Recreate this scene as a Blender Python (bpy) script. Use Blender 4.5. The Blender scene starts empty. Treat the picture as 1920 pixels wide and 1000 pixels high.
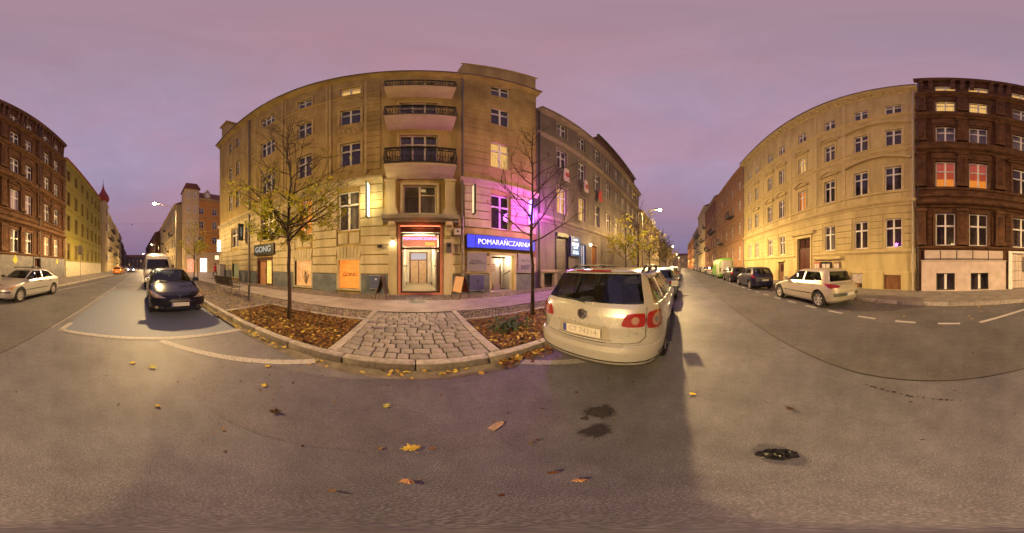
import bpy, bmesh, math, random
from math import sin, cos, tan, pi, radians, sqrt, atan2
from mathutils import Vector, Matrix

SC = bpy.context.scene
COL = SC.collection
RND = random.Random(7)
H = 1.52                      # eye height of the photographer's tripod

# ------------------------------------------------------------------ camera
cam_d = bpy.data.cameras.new('camera')
cam = bpy.data.objects.new('camera', cam_d); COL.objects.link(cam)
SC.camera = cam
SC.render.engine = 'CYCLES'
cam_d.type = 'PANO'
cam_d.panorama_type = 'EQUIRECTANGULAR'
cam_d.longitude_min = radians(-172.8); cam_d.longitude_max = radians(172.8)
cam_d.latitude_min = radians(-90); cam_d.latitude_max = radians(90)
cam_d.clip_end = 2000
cam_d.clip_start = 0.02
cam.location = (0, 0, H)
cam.rotation_euler = (radians(90), 0, radians(-32.5))

# ------------------------------------------------------------------ world: overcast town sky at night, mauve glow
w = bpy.data.worlds.new('World'); SC.world = w; w.use_nodes = True
nt = w.node_tree; nt.nodes.clear()
def N(tree, kind, **kw):
    n = tree.nodes.new(kind)
    for k, v in kw.items():
        setattr(n, k, v)
    return n
tc = N(nt, 'ShaderNodeTexCoord'); sep = N(nt, 'ShaderNodeSeparateXYZ')
nt.links.new(tc.outputs['Generated'], sep.inputs[0])
rmp = N(nt, 'ShaderNodeValToRGB')
nt.links.new(sep.outputs['Z'], rmp.inputs[0])
e = rmp.color_ramp.elements
e[0].position = 0.0; e[0].color = (0.185, 0.135, 0.235, 1)
e[1].position = 1.0; e[1].color = (0.370, 0.238, 0.290, 1)
for p, c in ((0.13, (0.255, 0.180, 0.285)), (0.30, (0.335, 0.232, 0.330)), (0.55, (0.400, 0.280, 0.390)), (0.8, (0.400, 0.268, 0.355))):
    k = e.new(p); k.color = (*c, 1)
mp = N(nt, 'ShaderNodeMapping'); mp.inputs['Scale'].default_value = (1.0, 1.0, 2.2)
nz = N(nt, 'ShaderNodeTexNoise'); nz.inputs['Scale'].default_value = 1.1; nz.inputs['Detail'].default_value = 5
nt.links.new(tc.outputs['Generated'], mp.inputs[0]); nt.links.new(mp.outputs[0], nz.inputs['Vector'])
r2 = N(nt, 'ShaderNodeValToRGB')
r2.color_ramp.elements[0].position = 0.35; r2.color_ramp.elements[0].color = (1.10, 0.94, 0.91, 1)
r2.color_ramp.elements[1].position = 0.65; r2.color_ramp.elements[1].color = (0.92, 1.03, 1.10, 1)
nt.links.new(nz.outputs['Fac'], r2.inputs[0])
mul = N(nt, 'ShaderNodeMix', data_type='RGBA', blend_type='MULTIPLY'); mul.inputs[0].default_value = 1
nt.links.new(rmp.outputs[0], mul.inputs[6]); nt.links.new(r2.outputs[0], mul.inputs[7])
n9 = N(nt, 'ShaderNodeTexNoise'); n9.inputs['Scale'].default_value = 2.6; n9.inputs['Detail'].default_value = 9; n9.inputs['Roughness'].default_value = .6; n9.inputs['Distortion'].default_value = .8
mp9 = N(nt, 'ShaderNodeMapping'); mp9.inputs['Scale'].default_value = (1.0, 1.6, 3.0); mp9.inputs['Rotation'].default_value = (0, .2, .6)
nt.links.new(tc.outputs['Generated'], mp9.inputs[0]); nt.links.new(mp9.outputs[0], n9.inputs['Vector'])
mr9 = N(nt, 'ShaderNodeMapRange'); mr9.inputs[1].default_value = .3; mr9.inputs[2].default_value = .72; mr9.inputs[3].default_value = .95; mr9.inputs[4].default_value = 1.06
nt.links.new(n9.outputs['Fac'], mr9.inputs[0])
mul2 = N(nt, 'ShaderNodeMix', data_type='RGBA', blend_type='MULTIPLY'); mul2.inputs[0].default_value = 1
nt.links.new(mul.outputs[2], mul2.inputs[6]); nt.links.new(mr9.outputs[0], mul2.inputs[7])
bg = N(nt, 'ShaderNodeBackground'); bg.inputs['Strength'].default_value = 1.06
out = N(nt, 'ShaderNodeOutputWorld')
nt.links.new(mul2.outputs[2], bg.inputs[0]); nt.links.new(bg.outputs[0], out.inputs[0])

SC.view_settings.view_transform = 'Standard'
SC.view_settings.look = 'None'
SC.view_settings.exposure = 0.0
SC.view_settings.gamma = 1.0
SC.cycles.use_denoising = True
SC.cycles.max_bounces = 6
SC.cycles.diffuse_bounces = 3
SC.cycles.glossy_bounces = 3
SC.cycles.transparent_max_bounces = 16
SC.cycles.transmission_bounces = 3
SC.cycles.sample_clamp_indirect = 6.0
SC.cycles.caustics_reflective = False
SC.cycles.caustics_refractive = False

# ------------------------------------------------------------------ street lamps (the light of the place)
LAMP_I0 = 200.0
def street_light_data(name, i0, col=(1.0, 0.65, 0.26)):
    L = bpy.data.lights.new(name, 'POINT')
    L.energy = i0 * 4 * pi
    L.color = col
    L.shadow_soft_size = 0.22
    L.use_nodes = True
    t = L.node_tree; t.nodes.clear()
    g = N(t, 'ShaderNodeNewGeometry'); s = N(t, 'ShaderNodeSeparateXYZ')
    t.links.new(g.outputs['Incoming'], s.inputs[0])
    m = N(t, 'ShaderNodeMath', operation='MULTIPLY_ADD'); m.inputs[1].default_value = -0.5; m.inputs[2].default_value = 0.5
    t.links.new(s.outputs['Z'], m.inputs[0])
    r = N(t, 'ShaderNodeValToRGB')
    # luminaire photometry (wide "batwing" throw): share of I0 by cosine from straight down
    stops = ((-1, .6), (-.7, 1.2), (-.35, 1.9), (0, 2.6), (.14, 4.2), (.26, 7), (.36, 9.5), (.47, 8.5), (.6, 4.6), (.8, 1.95), (1, 1.0))
    el = r.color_ramp.elements
    el[0].position = 0; el[1].position = 1
    for c, v in stops[1:-1]:
        k = el.new((c + 1) / 2); k.color = (v / 16, v / 16, v / 16, 1)
    el[0].color = (stops[0][1] / 16,) * 3 + (1,); el[-1].color = (stops[-1][1] / 16,) * 3 + (1,)
    t.links.new(m.outputs[0], r.inputs[0])
    m2 = N(t, 'ShaderNodeMath', operation='MULTIPLY'); m2.inputs[1].default_value = 16
    t.links.new(r.outputs[0], m2.inputs[0])
    # louvre towards the houses on the lamp's own side of the street
    hs = N(t, 'ShaderNodeMapRange', interpolation_type='SMOOTHSTEP'); hs.inputs[1].default_value = .25; hs.inputs[2].default_value = .85; hs.inputs[3].default_value = 1.0; hs.inputs[4].default_value = .28
    t.links.new(s.outputs['Y'], hs.inputs[0])
    m3 = N(t, 'ShaderNodeMath', operation='MULTIPLY'); t.links.new(m2.outputs[0], m3.inputs[0]); t.links.new(hs.outputs[0], m3.inputs[1])
    em = N(t, 'ShaderNodeEmission'); t.links.new(m3.outputs[0], em.inputs['Strength'])
    o = N(t, 'ShaderNodeOutputLight'); t.links.new(em.outputs[0], o.inputs[0])
    return L

# ------------------------------------------------------------------ materials
MATS = {}
def newmat(name):
    m = bpy.data.materials.new(name); m.use_nodes = True
    t = m.node_tree; t.nodes.clear()
    o = N(t, 'ShaderNodeOutputMaterial'); b = N(t, 'ShaderNodeBsdfPrincipled')
    t.links.new(b.outputs[0], o.inputs[0])
    return m, t, b, o
def plain(name, col, rough=.6, metal=0., spec=.5, coat=0.):
    if name in MATS: return MATS[name]
    m, t, b, o = newmat(name)
    b.inputs['Base Color'].default_value = (*col, 1); b.inputs['Roughness'].default_value = rough
    b.inputs['Metallic'].default_value = metal; b.inputs['Specular IOR Level'].default_value = spec
    b.inputs['Coat Weight'].default_value = coat; b.inputs['Coat Roughness'].default_value = .05
    MATS[name] = m; return m
def noisy(name, c1, c2, scale=3., detail=6, rough=.85, bump=.2, bscale=40., c3=None, streak=False, dist=.01, spec=.3):
    """two/three-tone noise colour with fine relief, world-scaled"""
    if name in MATS: return MATS[name]
    m, t, b, o = newmat(name)
    tc = N(t, 'ShaderNodeTexCoord')
    mp = N(t, 'ShaderNodeMapping'); mp.inputs['Scale'].default_value = (1, 1, .25) if streak else (1, 1, 1)
    t.links.new(tc.outputs['Object'], mp.inputs[0])
    n1 = N(t, 'ShaderNodeTexNoise'); n1.inputs['Scale'].default_value = scale; n1.inputs['Detail'].default_value = detail
    n1.inputs['Roughness'].default_value = .62
    t.links.new(mp.outputs[0], n1.inputs['Vector'])
    r = N(t, 'ShaderNodeValToRGB')
    r.color_ramp.elements[0].position = .34; r.color_ramp.elements[0].color = (*c1, 1)
    r.color_ramp.elements[1].position = .66; r.color_ramp.elements[1].color = (*c2, 1)
    if c3:
        k = r.color_ramp.elements.new(.5); k.color = (*c3, 1)
    t.links.new(n1.outputs['Fac'], r.inputs[0]); t.links.new(r.outputs[0], b.inputs['Base Color'])
    n2 = N(t, 'ShaderNodeTexNoise'); n2.inputs['Scale'].default_value = bscale; n2.inputs['Detail'].default_value = 4
    t.links.new(tc.outputs['Object'], n2.inputs['Vector'])
    bp = N(t, 'ShaderNodeBump'); bp.inputs['Strength'].default_value = bump; bp.inputs['Distance'].default_value = dist
    t.links.new(n2.outputs['Fac'], bp.inputs['Height']); t.links.new(bp.outputs[0], b.inputs['Normal'])
    b.inputs['Roughness'].default_value = rough; b.inputs['Specular IOR Level'].default_value = spec
    MATS[name] = m; return m
def emit(name, col, strength, base=(.02, .02, .02), tex=None, scale=4.):
    if name in MATS: return MATS[name]
    m, t, b, o = newmat(name)
    b.inputs['Base Color'].default_value = (*base, 1); b.inputs['Roughness'].default_value = .5
    b.inputs['Emission Color'].default_value = (*col, 1); b.inputs['Emission Strength'].default_value = strength
    if tex:
        tc = N(t, 'ShaderNodeTexCoord')
        if tex == 'curtain':
            n1 = N(t, 'ShaderNodeTexWave', bands_direction='X'); n1.inputs['Scale'].default_value = scale
            n1.inputs['Distortion'].default_value = 2.5; n1.inputs['Detail'].default_value = 3; n1.inputs['Detail Scale'].default_value = .8
            fo = n1.outputs['Fac']
        elif tex == 'wood':
            mp = N(t, 'ShaderNodeMapping'); mp.inputs['Scale'].default_value = (1, 1, 9)
            t.links.new(tc.outputs['Object'], mp.inputs[0])
            n1 = N(t, 'ShaderNodeTexNoise'); n1.inputs['Scale'].default_value = scale; n1.inputs['Detail'].default_value = 4
            fo = n1.outputs['Fac']
        else:
            n1 = N(t, 'ShaderNodeTexNoise'); n1.inputs['Scale'].default_value = scale; n1.inputs['Detail'].default_value = 3
            fo = n1.outputs['Fac']
        t.links.new(mp.outputs[0] if tex == 'wood' else tc.outputs['Object'], n1.inputs['Vector'])
        r = N(t, 'ShaderNodeValToRGB')
        r.color_ramp.elements[0].position = .25; r.color_ramp.elements[0].color = (*[c * (.72 if tex == 'curtain' else .45) for c in col], 1)
        r.color_ramp.elements[1].position = .75; r.color_ramp.elements[1].color = (*col, 1)
        t.links.new(fo, r.inputs[0]); t.links.new(r.outputs[0], b.inputs['Emission Color'])
    MATS[name] = m; return m
def glass(name, tint=(.8, .85, .9), ior=1.6, base=.03, rough=.015):
    if name in MATS: return MATS[name]
    m = bpy.data.materials.new(name); m.use_nodes = True
    t = m.node_tree; t.nodes.clear()
    o = N(t, 'ShaderNodeOutputMaterial'); mix = N(t, 'ShaderNodeMixShader')
    tr = N(t, 'ShaderNodeBsdfTransparent'); tr.inputs[0].default_value = (*tint, 1)
    gl = N(t, 'ShaderNodeBsdfGlossy'); gl.inputs['Roughness'].default_value = rough
    # Schlick reflectance from the angle to the pane, the same for both of its faces
    g = N(t, 'ShaderNodeNewGeometry'); dt = N(t, 'ShaderNodeVectorMath', operation='DOT_PRODUCT')
    t.links.new(g.outputs['Incoming'], dt.inputs[0]); t.links.new(g.outputs['Normal'], dt.inputs[1])
    ab = N(t, 'ShaderNodeMath', operation='ABSOLUTE'); t.links.new(dt.outputs['Value'], ab.inputs[0])
    iv = N(t, 'ShaderNodeMath', operation='SUBTRACT'); iv.inputs[0].default_value = 1; t.links.new(ab.outputs[0], iv.inputs[1])
    pw = N(t, 'ShaderNodeMath', operation='POWER'); pw.inputs[1].default_value = 5; t.links.new(iv.outputs[0], pw.inputs[0])
    f0 = ((ior - 1) / (ior + 1)) ** 2 + base
    ad = N(t, 'ShaderNodeMath', operation='MULTIPLY_ADD', use_clamp=True); ad.inputs[1].default_value = 1 - f0; ad.inputs[2].default_value = f0
    t.links.new(pw.outputs[0], ad.inputs[0]); t.links.new(ad.outputs[0], mix.inputs[0])
    t.links.new(tr.outputs[0], mix.inputs[1]); t.links.new(gl.outputs[0], mix.inputs[2]); t.links.new(mix.outputs[0], o.inputs[0])
    MATS[name] = m; return m
def island_colours(name, cols, rough=.7, trans=0., emis=0.):
    """colour picked per loose piece (leaves, cobbles)"""
    if name in MATS: return MATS[name]
    m, t, b, o = newmat(name)
    g = N(t, 'ShaderNodeNewGeometry'); r = N(t, 'ShaderNodeValToRGB')
    r.color_ramp.interpolation = 'LINEAR'
    el = r.color_ramp.elements
    el[0].color = (*cols[0], 1); el[1].color = (*cols[-1], 1)
    for i, c in enumerate(cols[1:-1]):
        k = el.new((i + 1) / (len(cols) - 1)); k.color = (*c, 1)
    t.links.new(g.outputs['Random Per Island'], r.inputs[0]); t.links.new(r.outputs[0], b.inputs['Base Color'])
    b.inputs['Roughness'].default_value = rough; b.inputs['Specular IOR Level'].default_value = .3
    if trans:
        tl = N(t, 'ShaderNodeBsdfTranslucent'); t.links.new(r.outputs[0], tl.inputs[0])
        mx = N(t, 'ShaderNodeMixShader'); mx.inputs[0].default_value = trans
        t.links.new(b.outputs[0], mx.inputs[1]); t.links.new(tl.outputs[0], mx.inputs[2]); t.links.new(mx.outputs[0], o.inputs[0])
    MATS[name] = m; return m
def object_colours(name, cols, rough=.8, bscale=60, bump=.3):
    """colour picked per object (cobbles, kerbstones) with grain"""
    if name in MATS: return MATS[name]
    m, t, b, o = newmat(name)
    g = N(t, 'ShaderNodeObjectInfo'); r = N(t, 'ShaderNodeValToRGB')
    el = r.color_ramp.elements
    el[0].color = (*cols[0], 1); el[1].color = (*cols[-1], 1)
    for i, c in enumerate(cols[1:-1]):
        k = el.new((i + 1) / (len(cols) - 1)); k.color = (*c, 1)
    tc = N(t, 'ShaderNodeTexCoord'); n = N(t, 'ShaderNodeTexNoise'); n.inputs['Scale'].default_value = bscale; n.inputs['Detail'].default_value = 5
    t.links.new(tc.outputs['Object'], n.inputs['Vector'])
    n2 = N(t, 'ShaderNodeTexNoise'); n2.inputs['Scale'].default_value = bscale * .15; n2.inputs['Detail'].default_value = 4
    t.links.new(tc.outputs['Object'], n2.inputs['Vector'])
    mr = N(t, 'ShaderNodeMapRange'); mr.inputs[1].default_value = .3; mr.inputs[2].default_value = .7; mr.inputs[3].default_value = .65; mr.inputs[4].default_value = 1.2
    t.links.new(n2.outputs['Fac'], mr.inputs[0])
    mx = N(t, 'ShaderNodeMix', data_type='RGBA', blend_type='MULTIPLY'); mx.inputs[0].default_value = 1
    t.links.new(g.outputs['Random'], r.inputs[0]); t.links.new(r.outputs[0], mx.inputs[6]); t.links.new(mr.outputs[0], mx.inputs[7])
    t.links.new(mx.outputs[2], b.inputs['Base Color'])
    bp = N(t, 'ShaderNodeBump'); bp.inputs['Strength'].default_value = bump; bp.inputs['Distance'].default_value = .01
    t.links.new(n.outputs['Fac'], bp.inputs['Height']); t.links.new(bp.outputs[0], b.inputs['Normal'])
    b.inputs['Roughness'].default_value = rough
    MATS[name] = m; return m

# ------------------------------------------------------------------ mesh helpers
class MB:
    def __init__(s): s.v = []; s.f = []
    def add(s, vs, fs):
        k = len(s.v); s.v += [tuple(p) for p in vs]; s.f += [tuple(i + k for i in q) for q in fs]; return s
    def box(s, x0, x1, y0, y1, z0, z1):
        return s.add([(x0, y0, z0), (x1, y0, z0), (x1, y1, z0), (x0, y1, z0), (x0, y0, z1), (x1, y0, z1), (x1, y1, z1), (x0, y1, z1)],
                     [(0, 3, 2, 1), (4, 5, 6, 7), (0, 1, 5, 4), (1, 2, 6, 5), (2, 3, 7, 6), (3, 0, 4, 7)])
    def quad(s, a, b, c, d): return s.add([a, b, c, d], [(0, 1, 2, 3)])
    def tube(s, pts, rad, n=8, cap=True):
        pts = [Vector(p) for p in pts]
        rads = rad if isinstance(rad, (list, tuple)) else [rad] * len(pts)
        rings = []; up = None
        for i, p in enumerate(pts):
            d = (pts[min(i + 1, len(pts) - 1)] - pts[max(i - 1, 0)])
            d = d.normalized() if d.length > 1e-9 else Vector((0, 0, 1))
            if up is None:
                up = Vector((0, 0, 1)) if abs(d.z) < .9 else Vector((1, 0, 0))
            a = d.cross(up)
            if a.length < 1e-6: a = d.orthogonal()
            a.normalize(); b = a.cross(d).normalized(); up = b
            rings.append([p + (a * cos(2 * pi * k / n) + b * sin(2 * pi * k / n)) * rads[i] for k in range(n)])
        vs = [q for r in rings for q in r]; fs = []
        for i in range(len(pts) - 1):
            for k in range(n):
                fs.append((i * n + k, i * n + (k + 1) % n, (i + 1) * n + (k + 1) % n, (i + 1) * n + k))
        if cap:
            fs.append(tuple(range(n))[::-1]); fs.append(tuple((len(pts) - 1) * n + k for k in range(n)))
        return s.add(vs, fs)
    def lathe(s, prof, n=16, M=None, close=False, cap=True):
        """prof [(r,z)] round z"""
        vs = []; fs = []
        for r, z in prof:
            for k in range(n):
                p = Vector((r * cos(2 * pi * k / n), r * sin(2 * pi * k / n), z))
                vs.append(M @ p if M else p)
        m = len(prof)
        for i in range(m - 1 if not close else m):
            j = (i + 1) % m
            for k in range(n):
                fs.append((i * n + k, i * n + (k + 1) % n, j * n + (k + 1) % n, j * n + k))
        if not close and cap:
            if prof[0][0] > 1e-6: fs.append(tuple(range(n))[::-1])
            if prof[-1][0] > 1e-6: fs.append(tuple((m - 1) * n + k for k in range(n)))
        return s.add(vs, fs)
    def prism(s, poly, a, b, axis='x'):
        """poly in the two other axes, extruded a..b"""
        n = len(poly)
        def P(t, p):
            if axis == 'x': return (t, p[0], p[1])
            if axis == 'y': return (p[0], t, p[1])
            return (p[0], p[1], t)
        vs = [P(a, p) for p in poly] + [P(b, p) for p in poly]
        fs = [tuple(range(n)), tuple(range(2 * n - 1, n - 1, -1))] + [(i, i + n, (i + 1) % n + n, (i + 1) % n) for i in range(n)]
        return s.add(vs, fs)
    def mesh(s, name='m', smooth=False, fix=True, angle=None):
        m = bpy.data.meshes.new(name); m.from_pydata(s.v, [], s.f)
        if fix:
            b = bmesh.new(); b.from_mesh(m); bmesh.ops.recalc_face_normals(b, faces=b.faces); b.to_mesh(m); b.free()
        if smooth:
            m.polygons.foreach_set('use_smooth', [True] * len(m.polygons))
            if angle: m.set_sharp_from_angle(angle=radians(angle))
        m.update(); return m
    def build(s, name, mat, parent=None, loc=(0, 0, 0), rot=(0, 0, 0), smooth=False, fix=True, angle=None):
        return link(name, s.mesh(name, smooth, fix, angle), mat, parent, loc, rot)
def link(name, data, mat=None, parent=None, loc=(0, 0, 0), rot=(0, 0, 0), scale=(1, 1, 1)):
    o = bpy.data.objects.new(name, data); COL.objects.link(o)
    if mat is not None and data is not None and len(data.materials) == 0: data.materials.append(mat)
    elif mat is not None and data is not None and data.materials[0] != mat:
        o.material_slots[0].link = 'OBJECT'; o.material_slots[0].material = mat
    o.parent = parent; o.location = loc; o.rotation_euler = rot; o.scale = scale
    return o
def thing(name, label, cat, loc=(0, 0, 0), rz=0., group=None):
    o = bpy.data.objects.new(name, None); COL.objects.link(o); o.empty_display_size = .2
    o.location = loc; o.rotation_euler = (0, 0, rz)
    return tag(o, label, cat, group)
def tag(o, label, cat, group=None):
    o['label'] = label; o['category'] = cat
    if group: o['group'] = group
    return o
def struct(o): o['kind'] = 'structure'; return o
def stuff(o): o['kind'] = 'stuff'; return o
def text(s, size, parent, loc, rot, mat, name='lettering', ext=.004, align='CENTER', sx=1.):
    c = bpy.data.curves.new(name, 'FONT'); c.body = s; c.size = size; c.extrude = ext; c.align_x = align; c.align_y = 'CENTER'
    c.materials.append(mat)
    tmp = bpy.data.objects.new(name, c); COL.objects.link(tmp)
    dg = bpy.context.evaluated_depsgraph_get(); me = bpy.data.meshes.new_from_object(tmp.evaluated_get(dg)); bpy.data.objects.remove(tmp)
    o = bpy.data.objects.new(name, me); COL.objects.link(o); o.parent = parent; o.location = loc; o.rotation_euler = rot; o.scale = (sx, 1, 1)
    if len(me.materials) == 0: me.materials.append(mat)
    return o
def blurred_line(parent, wd, hh, loc, mat, seed, name='lettering', dep=.004):
    """a row of marks the size of lettering, for writing too small to read in the photograph"""
    rr = random.Random(seed); m = MB(); x = -wd / 2
    while x < wd / 2 - hh * .3:
        a = hh * rr.uniform(.45, .75); a = min(a, wd / 2 - x)
        m.box(x, x + a * .28, -dep, 0, -hh / 2, hh / 2)
        k = rr.randrange(3)
        if k != 1: m.box(x + a * .28, x + a, -dep, 0, hh * .28, hh / 2)
        if k != 0: m.box(x + a * .28, x + a, -dep, 0, -hh / 2, -hh * .28)
        if k == 2: m.box(x + a * .72, x + a, -dep, 0, -hh * .28, hh * .28)
        x += a + hh * .22
    return stuff(m.build(name, mat, parent, loc))
def interp(tab, x):
    if x <= tab[0][0]: return tab[0][1]
    for (a, va), (b, vb) in zip(tab, tab[1:]):
        if x <= b: return va + (vb - va) * (x - a) / (b - a)
    return tab[-1][1]
# ------------------------------------------------------------------ shared materials
def asphalt_material(name, c1, c2):
    m, t, b, o = newmat(name)
    tc = N(t, 'ShaderNodeTexCoord')
    def noise(sc, de, ro=.6):
        n = N(t, 'ShaderNodeTexNoise'); n.inputs['Scale'].default_value = sc; n.inputs['Detail'].default_value = de; n.inputs['Roughness'].default_value = ro
        t.links.new(tc.outputs['Object'], n.inputs['Vector']); return n
    n1 = noise(.6, 9, .68); n2 = noise(170, 3); n3 = noise(4.5, 8, .72)
    r = N(t, 'ShaderNodeValToRGB')
    r.color_ramp.elements[0].position = .36; r.color_ramp.elements[0].color = (*c1, 1)
    r.color_ramp.elements[1].position = .64; r.color_ramp.elements[1].color = (*c2, 1)
    t.links.new(n1.outputs['Fac'], r.inputs[0])
    def mult(a, fac, lo, hi, p0, p1):
        mr = N(t, 'ShaderNodeMapRange'); mr.inputs[1].default_value = p0; mr.inputs[2].default_value = p1; mr.inputs[3].default_value = lo; mr.inputs[4].default_value = hi
        t.links.new(fac, mr.inputs[0])
        mx = N(t, 'ShaderNodeMix', data_type='RGBA', blend_type='MULTIPLY'); mx.inputs[0].default_value = 1
        t.links.new(a, mx.inputs[6]); t.links.new(mr.outputs[0], mx.inputs[7]); return mx.outputs[2]
    c = mult(r.outputs[0], n3.outputs['Fac'], .82, 1.18, .3, .7)
    c = mult(c, n2.outputs['Fac'], .55, 1.45, .3, .7)
    # pale stone chips and dark pits of the worn wearing course
    v = N(t, 'ShaderNodeTexVoronoi'); v.inputs['Scale'].default_value = 125; t.links.new(tc.outputs['Object'], v.inputs['Vector'])
    c = mult(c, v.outputs['Distance'], 1.35, .75, .05, .5)
    # hairline cracks
    n5 = noise(1.4, 5); wv = N(t, 'ShaderNodeTexVoronoi', feature='DISTANCE_TO_EDGE'); wv.inputs['Scale'].default_value = .33
    mxv = N(t, 'ShaderNodeMix', data_type='RGBA', blend_type='ADD'); mxv.inputs[0].default_value = .55
    t.links.new(tc.outputs['Object'], mxv.inputs[6]); t.links.new(n5.outputs['Color'], mxv.inputs[7]); t.links.new(mxv.outputs[2], wv.inputs['Vector'])
    c = mult(c, wv.outputs['Distance'], .86, 1.0, .0, .004)
    # oil drips
    n6 = noise(2.3, 2); c = mult(c, n6.outputs['Fac'], 1.0, .55, .71, .78)
    t.links.new(c, b.inputs['Base Color'])
    bp = N(t, 'ShaderNodeBump'); bp.inputs['Strength'].default_value = .45; bp.inputs['Distance'].default_value = .004
    ad = N(t, 'ShaderNodeMath', operation='ADD'); t.links.new(n2.outputs['Fac'], ad.inputs[0]); t.links.new(v.outputs['Distance'], ad.inputs[1])
    t.links.new(ad.outputs[0], bp.inputs['Height']); t.links.new(bp.outputs[0], b.inputs['Normal'])
    b.inputs['Roughness'].default_value = .62; b.inputs['Specular IOR Level'].default_value = .45
    MATS[name] = m; return m
M_ASPH = asphalt_material('asphalt', (.118, .117, .142), (.202, .200, .234))
M_ASPHD = asphalt_material('asphalt_darker', (.100, .097, .103), (.166, .161, .170))
M_ASPH_SHADE = asphalt_material('asphalt_shade', (.118, .112, .136), (.190, .181, .212))
def worn_paint(name, col, wear=.5, under=(.13, .12, .115)):
    m, t, b, o = newmat(name)
    tc = N(t, 'ShaderNodeTexCoord')
    n = N(t, 'ShaderNodeTexNoise'); n.inputs['Scale'].default_value = 22; n.inputs['Detail'].default_value = 8; n.inputs['Roughness'].default_value = .75
    t.links.new(tc.outputs['Object'], n.inputs['Vector'])
    r = N(t, 'ShaderNodeValToRGB'); r.color_ramp.elements[0].position = wear - .07; r.color_ramp.elements[0].color = (*under, 1)
    r.color_ramp.elements[1].position = wear + .05; r.color_ramp.elements[1].color = (*col, 1)
    t.links.new(n.outputs['Fac'], r.inputs[0]); t.links.new(r.outputs[0], b.inputs['Base Color'])
    bp = N(t, 'ShaderNodeBump'); bp.inputs['Strength'].default_value = .4; bp.inputs['Distance'].default_value = .005
    n2 = N(t, 'ShaderNodeTexNoise'); n2.inputs['Scale'].default_value = 90; t.links.new(tc.outputs['Object'], n2.inputs['Vector'])
    t.links.new(n2.outputs['Fac'], bp.inputs['Height']); t.links.new(bp.outputs[0], b.inputs['Normal'])
    b.inputs['Roughness'].default_value = .7
    MATS[name] = m; return m
M_LINE = worn_paint('line_paint', (.50, .48, .46), .41)
M_LINEB = worn_paint('bay_line_paint', (.37, .355, .345), .43)
M_LINEW = worn_paint('line_paint_worn', (.29, .28, .27), .48)
M_BLUE = worn_paint('bay_blue_paint', (.135, .175, .275), .47)
M_SLAB = noisy('pavement_slab', (.22, .19, .18), (.36, .31, .29), 1.6, 8, .7, .25, 90, dist=.005)
M_SOIL = noisy('soil', (.05, .035, .025), (.11, .07, .045), 6, 6, .95, .6, 30, dist=.03)
M_COB = object_colours('cobble', [(.165, .15, .145), (.24, .22, .21), (.28, .25, .24), (.20, .185, .185)], .6, 70, .35)
M_SETT = island_colours('small_setts', [(.10, .085, .075), (.19, .16, .14), (.26, .21, .18), (.14, .12, .11)], .65)
M_KERB = object_colours('kerb_granite', [(.25, .225, .205), (.35, .32, .29), (.29, .265, .25)], .7, 80, .25)
M_JOINT = noisy('joint_dirt', (.045, .038, .032), (.09, .075, .06), 14, 5, .95, .4, 60)
M_IRON = noisy('cast_iron', (.05, .045, .042), (.10, .085, .075), 20, 4, .55, .2, 120, spec=.5)
M_BLACKIRON = plain('black_iron', (.018, .017, .018), .45)
M_ZINC = noisy('zinc_pipe', (.10, .085, .075), (.18, .15, .13), 8, 4, .45, .05, 60, spec=.5)
M_WHITEFRAME = noisy('white_frame_paint', (.68, .66, .63), (.80, .78, .75), 6, 4, .5, .05, 50)
M_CREAMFRAME = noisy('cream_frame_paint', (.50, .44, .34), (.62, .55, .44), 6, 4, .5, .05, 50)
M_BROWNFRAME = noisy('brown_frame_paint', (.09, .045, .03), (.15, .075, .05), 6, 4, .5, .05, 50)
M_PANE = glass('window_glass', (.85, .86, .90), 1.5, .04)
M_ROOF = noisy('roof_tile', (.12, .045, .03), (.20, .075, .05), 5, 5, .8, .5, 12, dist=.04)
M_TAR = noisy('roof_felt', (.03, .03, .03), (.06, .055, .05), 4, 4, .9, .2, 30)
CURT = {
    'dark': noisy('dark_room_curtain', (.022, .018, .030), (.055, .044, .064), 5, 4, .9, 0.1, 20, streak=True),
    'net': noisy('net_curtain', (.22, .19, .18), (.36, .31, .29), 5, 4, .9, 0.1, 20, streak=True),
    'drape': noisy('dark_drape', (.06, .035, .05), (.14, .10, .10), 9, 4, .9, 0.1, 20, streak=True),
    'warm': emit('lit_warm_curtain', (1.0, .47, .12), 1.0, (.06, .04, .02), 'curtain', 3.2),
    'yellow': emit('lit_yellow_curtain', (1.0, .56, .13), 1.15, (.06, .04, .02), 'curtain', 2.2),
    'orange': emit('lit_orange_curtain', (1.0, .30, .035), 1.1, (.06, .03, .01), 'curtain', 2.7),
    'red': emit('lit_red_blind', (.75, .12, .05), .55, (.4, .1, .05), 'curtain', 1.5),
    'pinknet': emit('lit_pink_net', (.80, .42, .34), .42, (.4, .3, .28), 'curtain', 3),
}

# ------------------------------------------------------------------ ground, road, pavements
RDX0, RDX1 = -190, 170
gm = MB(); gm.quad((-700, -700, -.05), (700, -700, -.05), (700, 700, -.05), (-700, 700, -.05))
struct(gm.build('ground', noisy('ground_earth', (.05, .045, .04), (.08, .07, .06), .2, 4), fix=False))
def grid_sheet(x0, x1, y0, y1, z, n=1):
    return MB().quad((x0, y0, z), (x1, y0, z), (x1, y1, z), (x0, y1, z))
road = struct(grid_sheet(RDX0, RDX1, -6.6, 2.35, 0).build('road', M_ASPH, fix=False))
KN, KF, PZ = 2.14, -6.40, .13      # near kerb face, far kerb face, pavement height
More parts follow.
